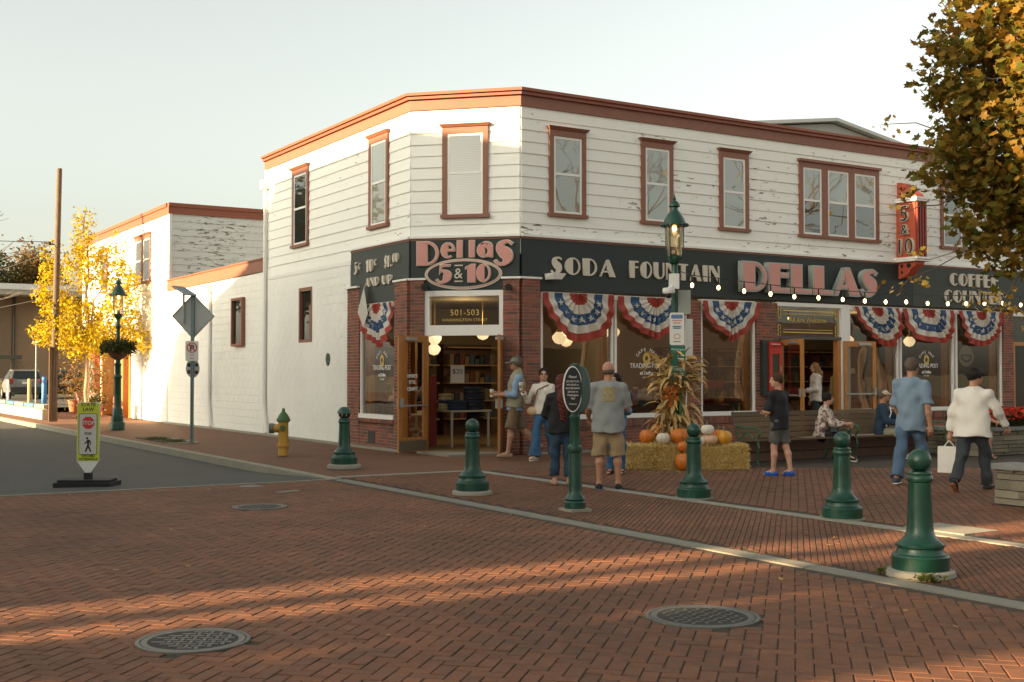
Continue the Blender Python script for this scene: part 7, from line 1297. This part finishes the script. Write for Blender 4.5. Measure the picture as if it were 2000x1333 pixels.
# 9 man seated, hand to his mouth
t, j = person('man in tan cap and navy sweater sitting on the bench with hand at mouth', 18.15, 15.85, 0, 300, 1.68, dict(seat=.52, lean=4, hip_l=84, knee_l=80, hip_r=86, knee_r=86, arm_l=40, elbow_l=125, in_l=10, arm_r=25, elbow_r=60, in_r=20, head_tilt=-6), [('top', fab('navy_sweater', (.010, .030, .060)), dict(sleeve=1.9, hem=.02, t=.018)), ('shorts', fab('camo_shorts', (.24, .22, .15), .4), dict(len=.9)), ('shoes', MATS['sneaker_white'], dict(sole=trim_white))], (hair_gr, 'short', fab('cap_tan', (.50, .41, .29))), skin_b); strap(t, [j['sh_l'] + np.array([.02, .1, .03]), j['chest'] + np.array([.05, .17, 0]), j['pel'] + np.array([.14, .12, .08])], cwh, .014)
# 10 man in blue shirt walking away
t, j = person('tall man in pale blue short-sleeved shirt walking in blue trousers', 14.2, 11.85, 0, 20, 1.88, dict(hip_l=-16, knee_l=8, hip_r=20, knee_r=10, foot_r=16, arm_l=14, elbow_l=24, arm_r=-10, out_r=10, elbow_r=14, head_turn=-14, lean=2), [('top', fab('shirt_blue', (.17, .24, .31)), dict(sleeve=.95, loose=.05, hem=.075, t=.02, fold=.006)), ('trousers', fab('trouser_blue', (.07, .12, .19)), dict(hemr=.044, fold=.007)), ('shoes', fab('shoe_navy', (.04, .06, .08)), dict(sole=trim_white))], (hair_gr, 'short'), skin_b, build=1.08, detail=False)
# 11 man in white with paper bag
t, j = person('man in white long-sleeved top and black cap carrying a white paper bag', 14.05, 10.68, 0, 18, 1.74, dict(lean=4, hip_l=-22, knee_l=16, foot_l=-32, hip_r=24, knee_r=14, arm_l=-8, out_l=16, elbow_l=8, arm_r=24, out_r=20, elbow_r=16, head_turn=-40), [('top', fab('white_polo', (.66, .62, .56), .04), dict(sleeve=1.9, hem=.05, belly=.02, t=.02, fold=.005)), ('trousers', fab('charcoal_jeans', (.03, .036, .042)), dict(hemr=.036, fold=.007)), ('shoes', MATS['shoe_black'], dict(sole=mat('gum_sole', (.38, .15, .04), .7)))], (hair_d, 'short', fab('cap_black', (.012, .012, .014))), skin_b, build=1.15); lo = j['hand_l']; b = MB(); b.hexa([(lo[0] - .14, lo[1] - .07, lo[2] - .46), (lo[0] + .14, lo[1] - .07, lo[2] - .46), (lo[0] + .14, lo[1] + .07, lo[2] - .46), (lo[0] - .14, lo[1] + .07, lo[2] - .46)], [(lo[0] - .14, lo[1] - .06, lo[2] - .1), (lo[0] + .14, lo[1] - .06, lo[2] - .1), (lo[0] + .14, lo[1] + .06, lo[2] - .1), (lo[0] - .14, lo[1] + .06, lo[2] - .1)]); bag = b.build('paper_bag', mat('white_paper', (.62, .59, .53), .7, .06, 6, bump=.3, bscale=8)); bag.location = Vector((14.05, 10.68, 0)); bag.rotation_euler = (0, 0, rad(-72)); tag(bag, 'white paper carrier bag hanging from the hand of the man in white', 'bag'); b = MB(); b.path([(lo[0] - .07, lo[1], lo[2] - .1), tuple(lo + np.array([0, 0, -.01])), (lo[0] + .07, lo[1], lo[2] - .1)], .006, 5); b.build('bag_handle', cwh, bag)
# 12 figure sitting on the far planter, mostly hidden
person('person in tan shorts sitting on the far planter behind the man in white', 19.55, 14.85, 0, 250, 1.65, dict(seat=.56, hip_l=80, knee_l=82, hip_r=80, knee_r=76, arm_l=30, elbow_l=50, arm_r=30, elbow_r=50), [('top', fab('brown_top', (.2, .11, .04)), dict(sleeve=.9)), ('shorts', MATS['khaki_shorts'], dict(len=.9)), ('shoes', MATS['shoe_black'], {})], (hair_br, 'short'), skin_b, detail=False)
# fallen leaves on the paving
rg = np.random.default_rng(5); n = 150; C_ = np.stack([rg.uniform(0, 16, n), rg.uniform(5, 17, n), np.full(n, .008)], 1); V, off = leaf_cards(C_, .05, 0, OVAL, rg, 6.0); V[:, 2] = np.clip(V[:, 2], .003, .03)
o = npmesh('fallen_leaves', V, off + np.arange(6)[None], mat('dry_leaf', (.30, .18, .06), .8, .4, 3, isl=True), None, False); stuff(o); o['label'] = 'dry fallen leaves scattered over the brick paving'; o['category'] = 'leaves'
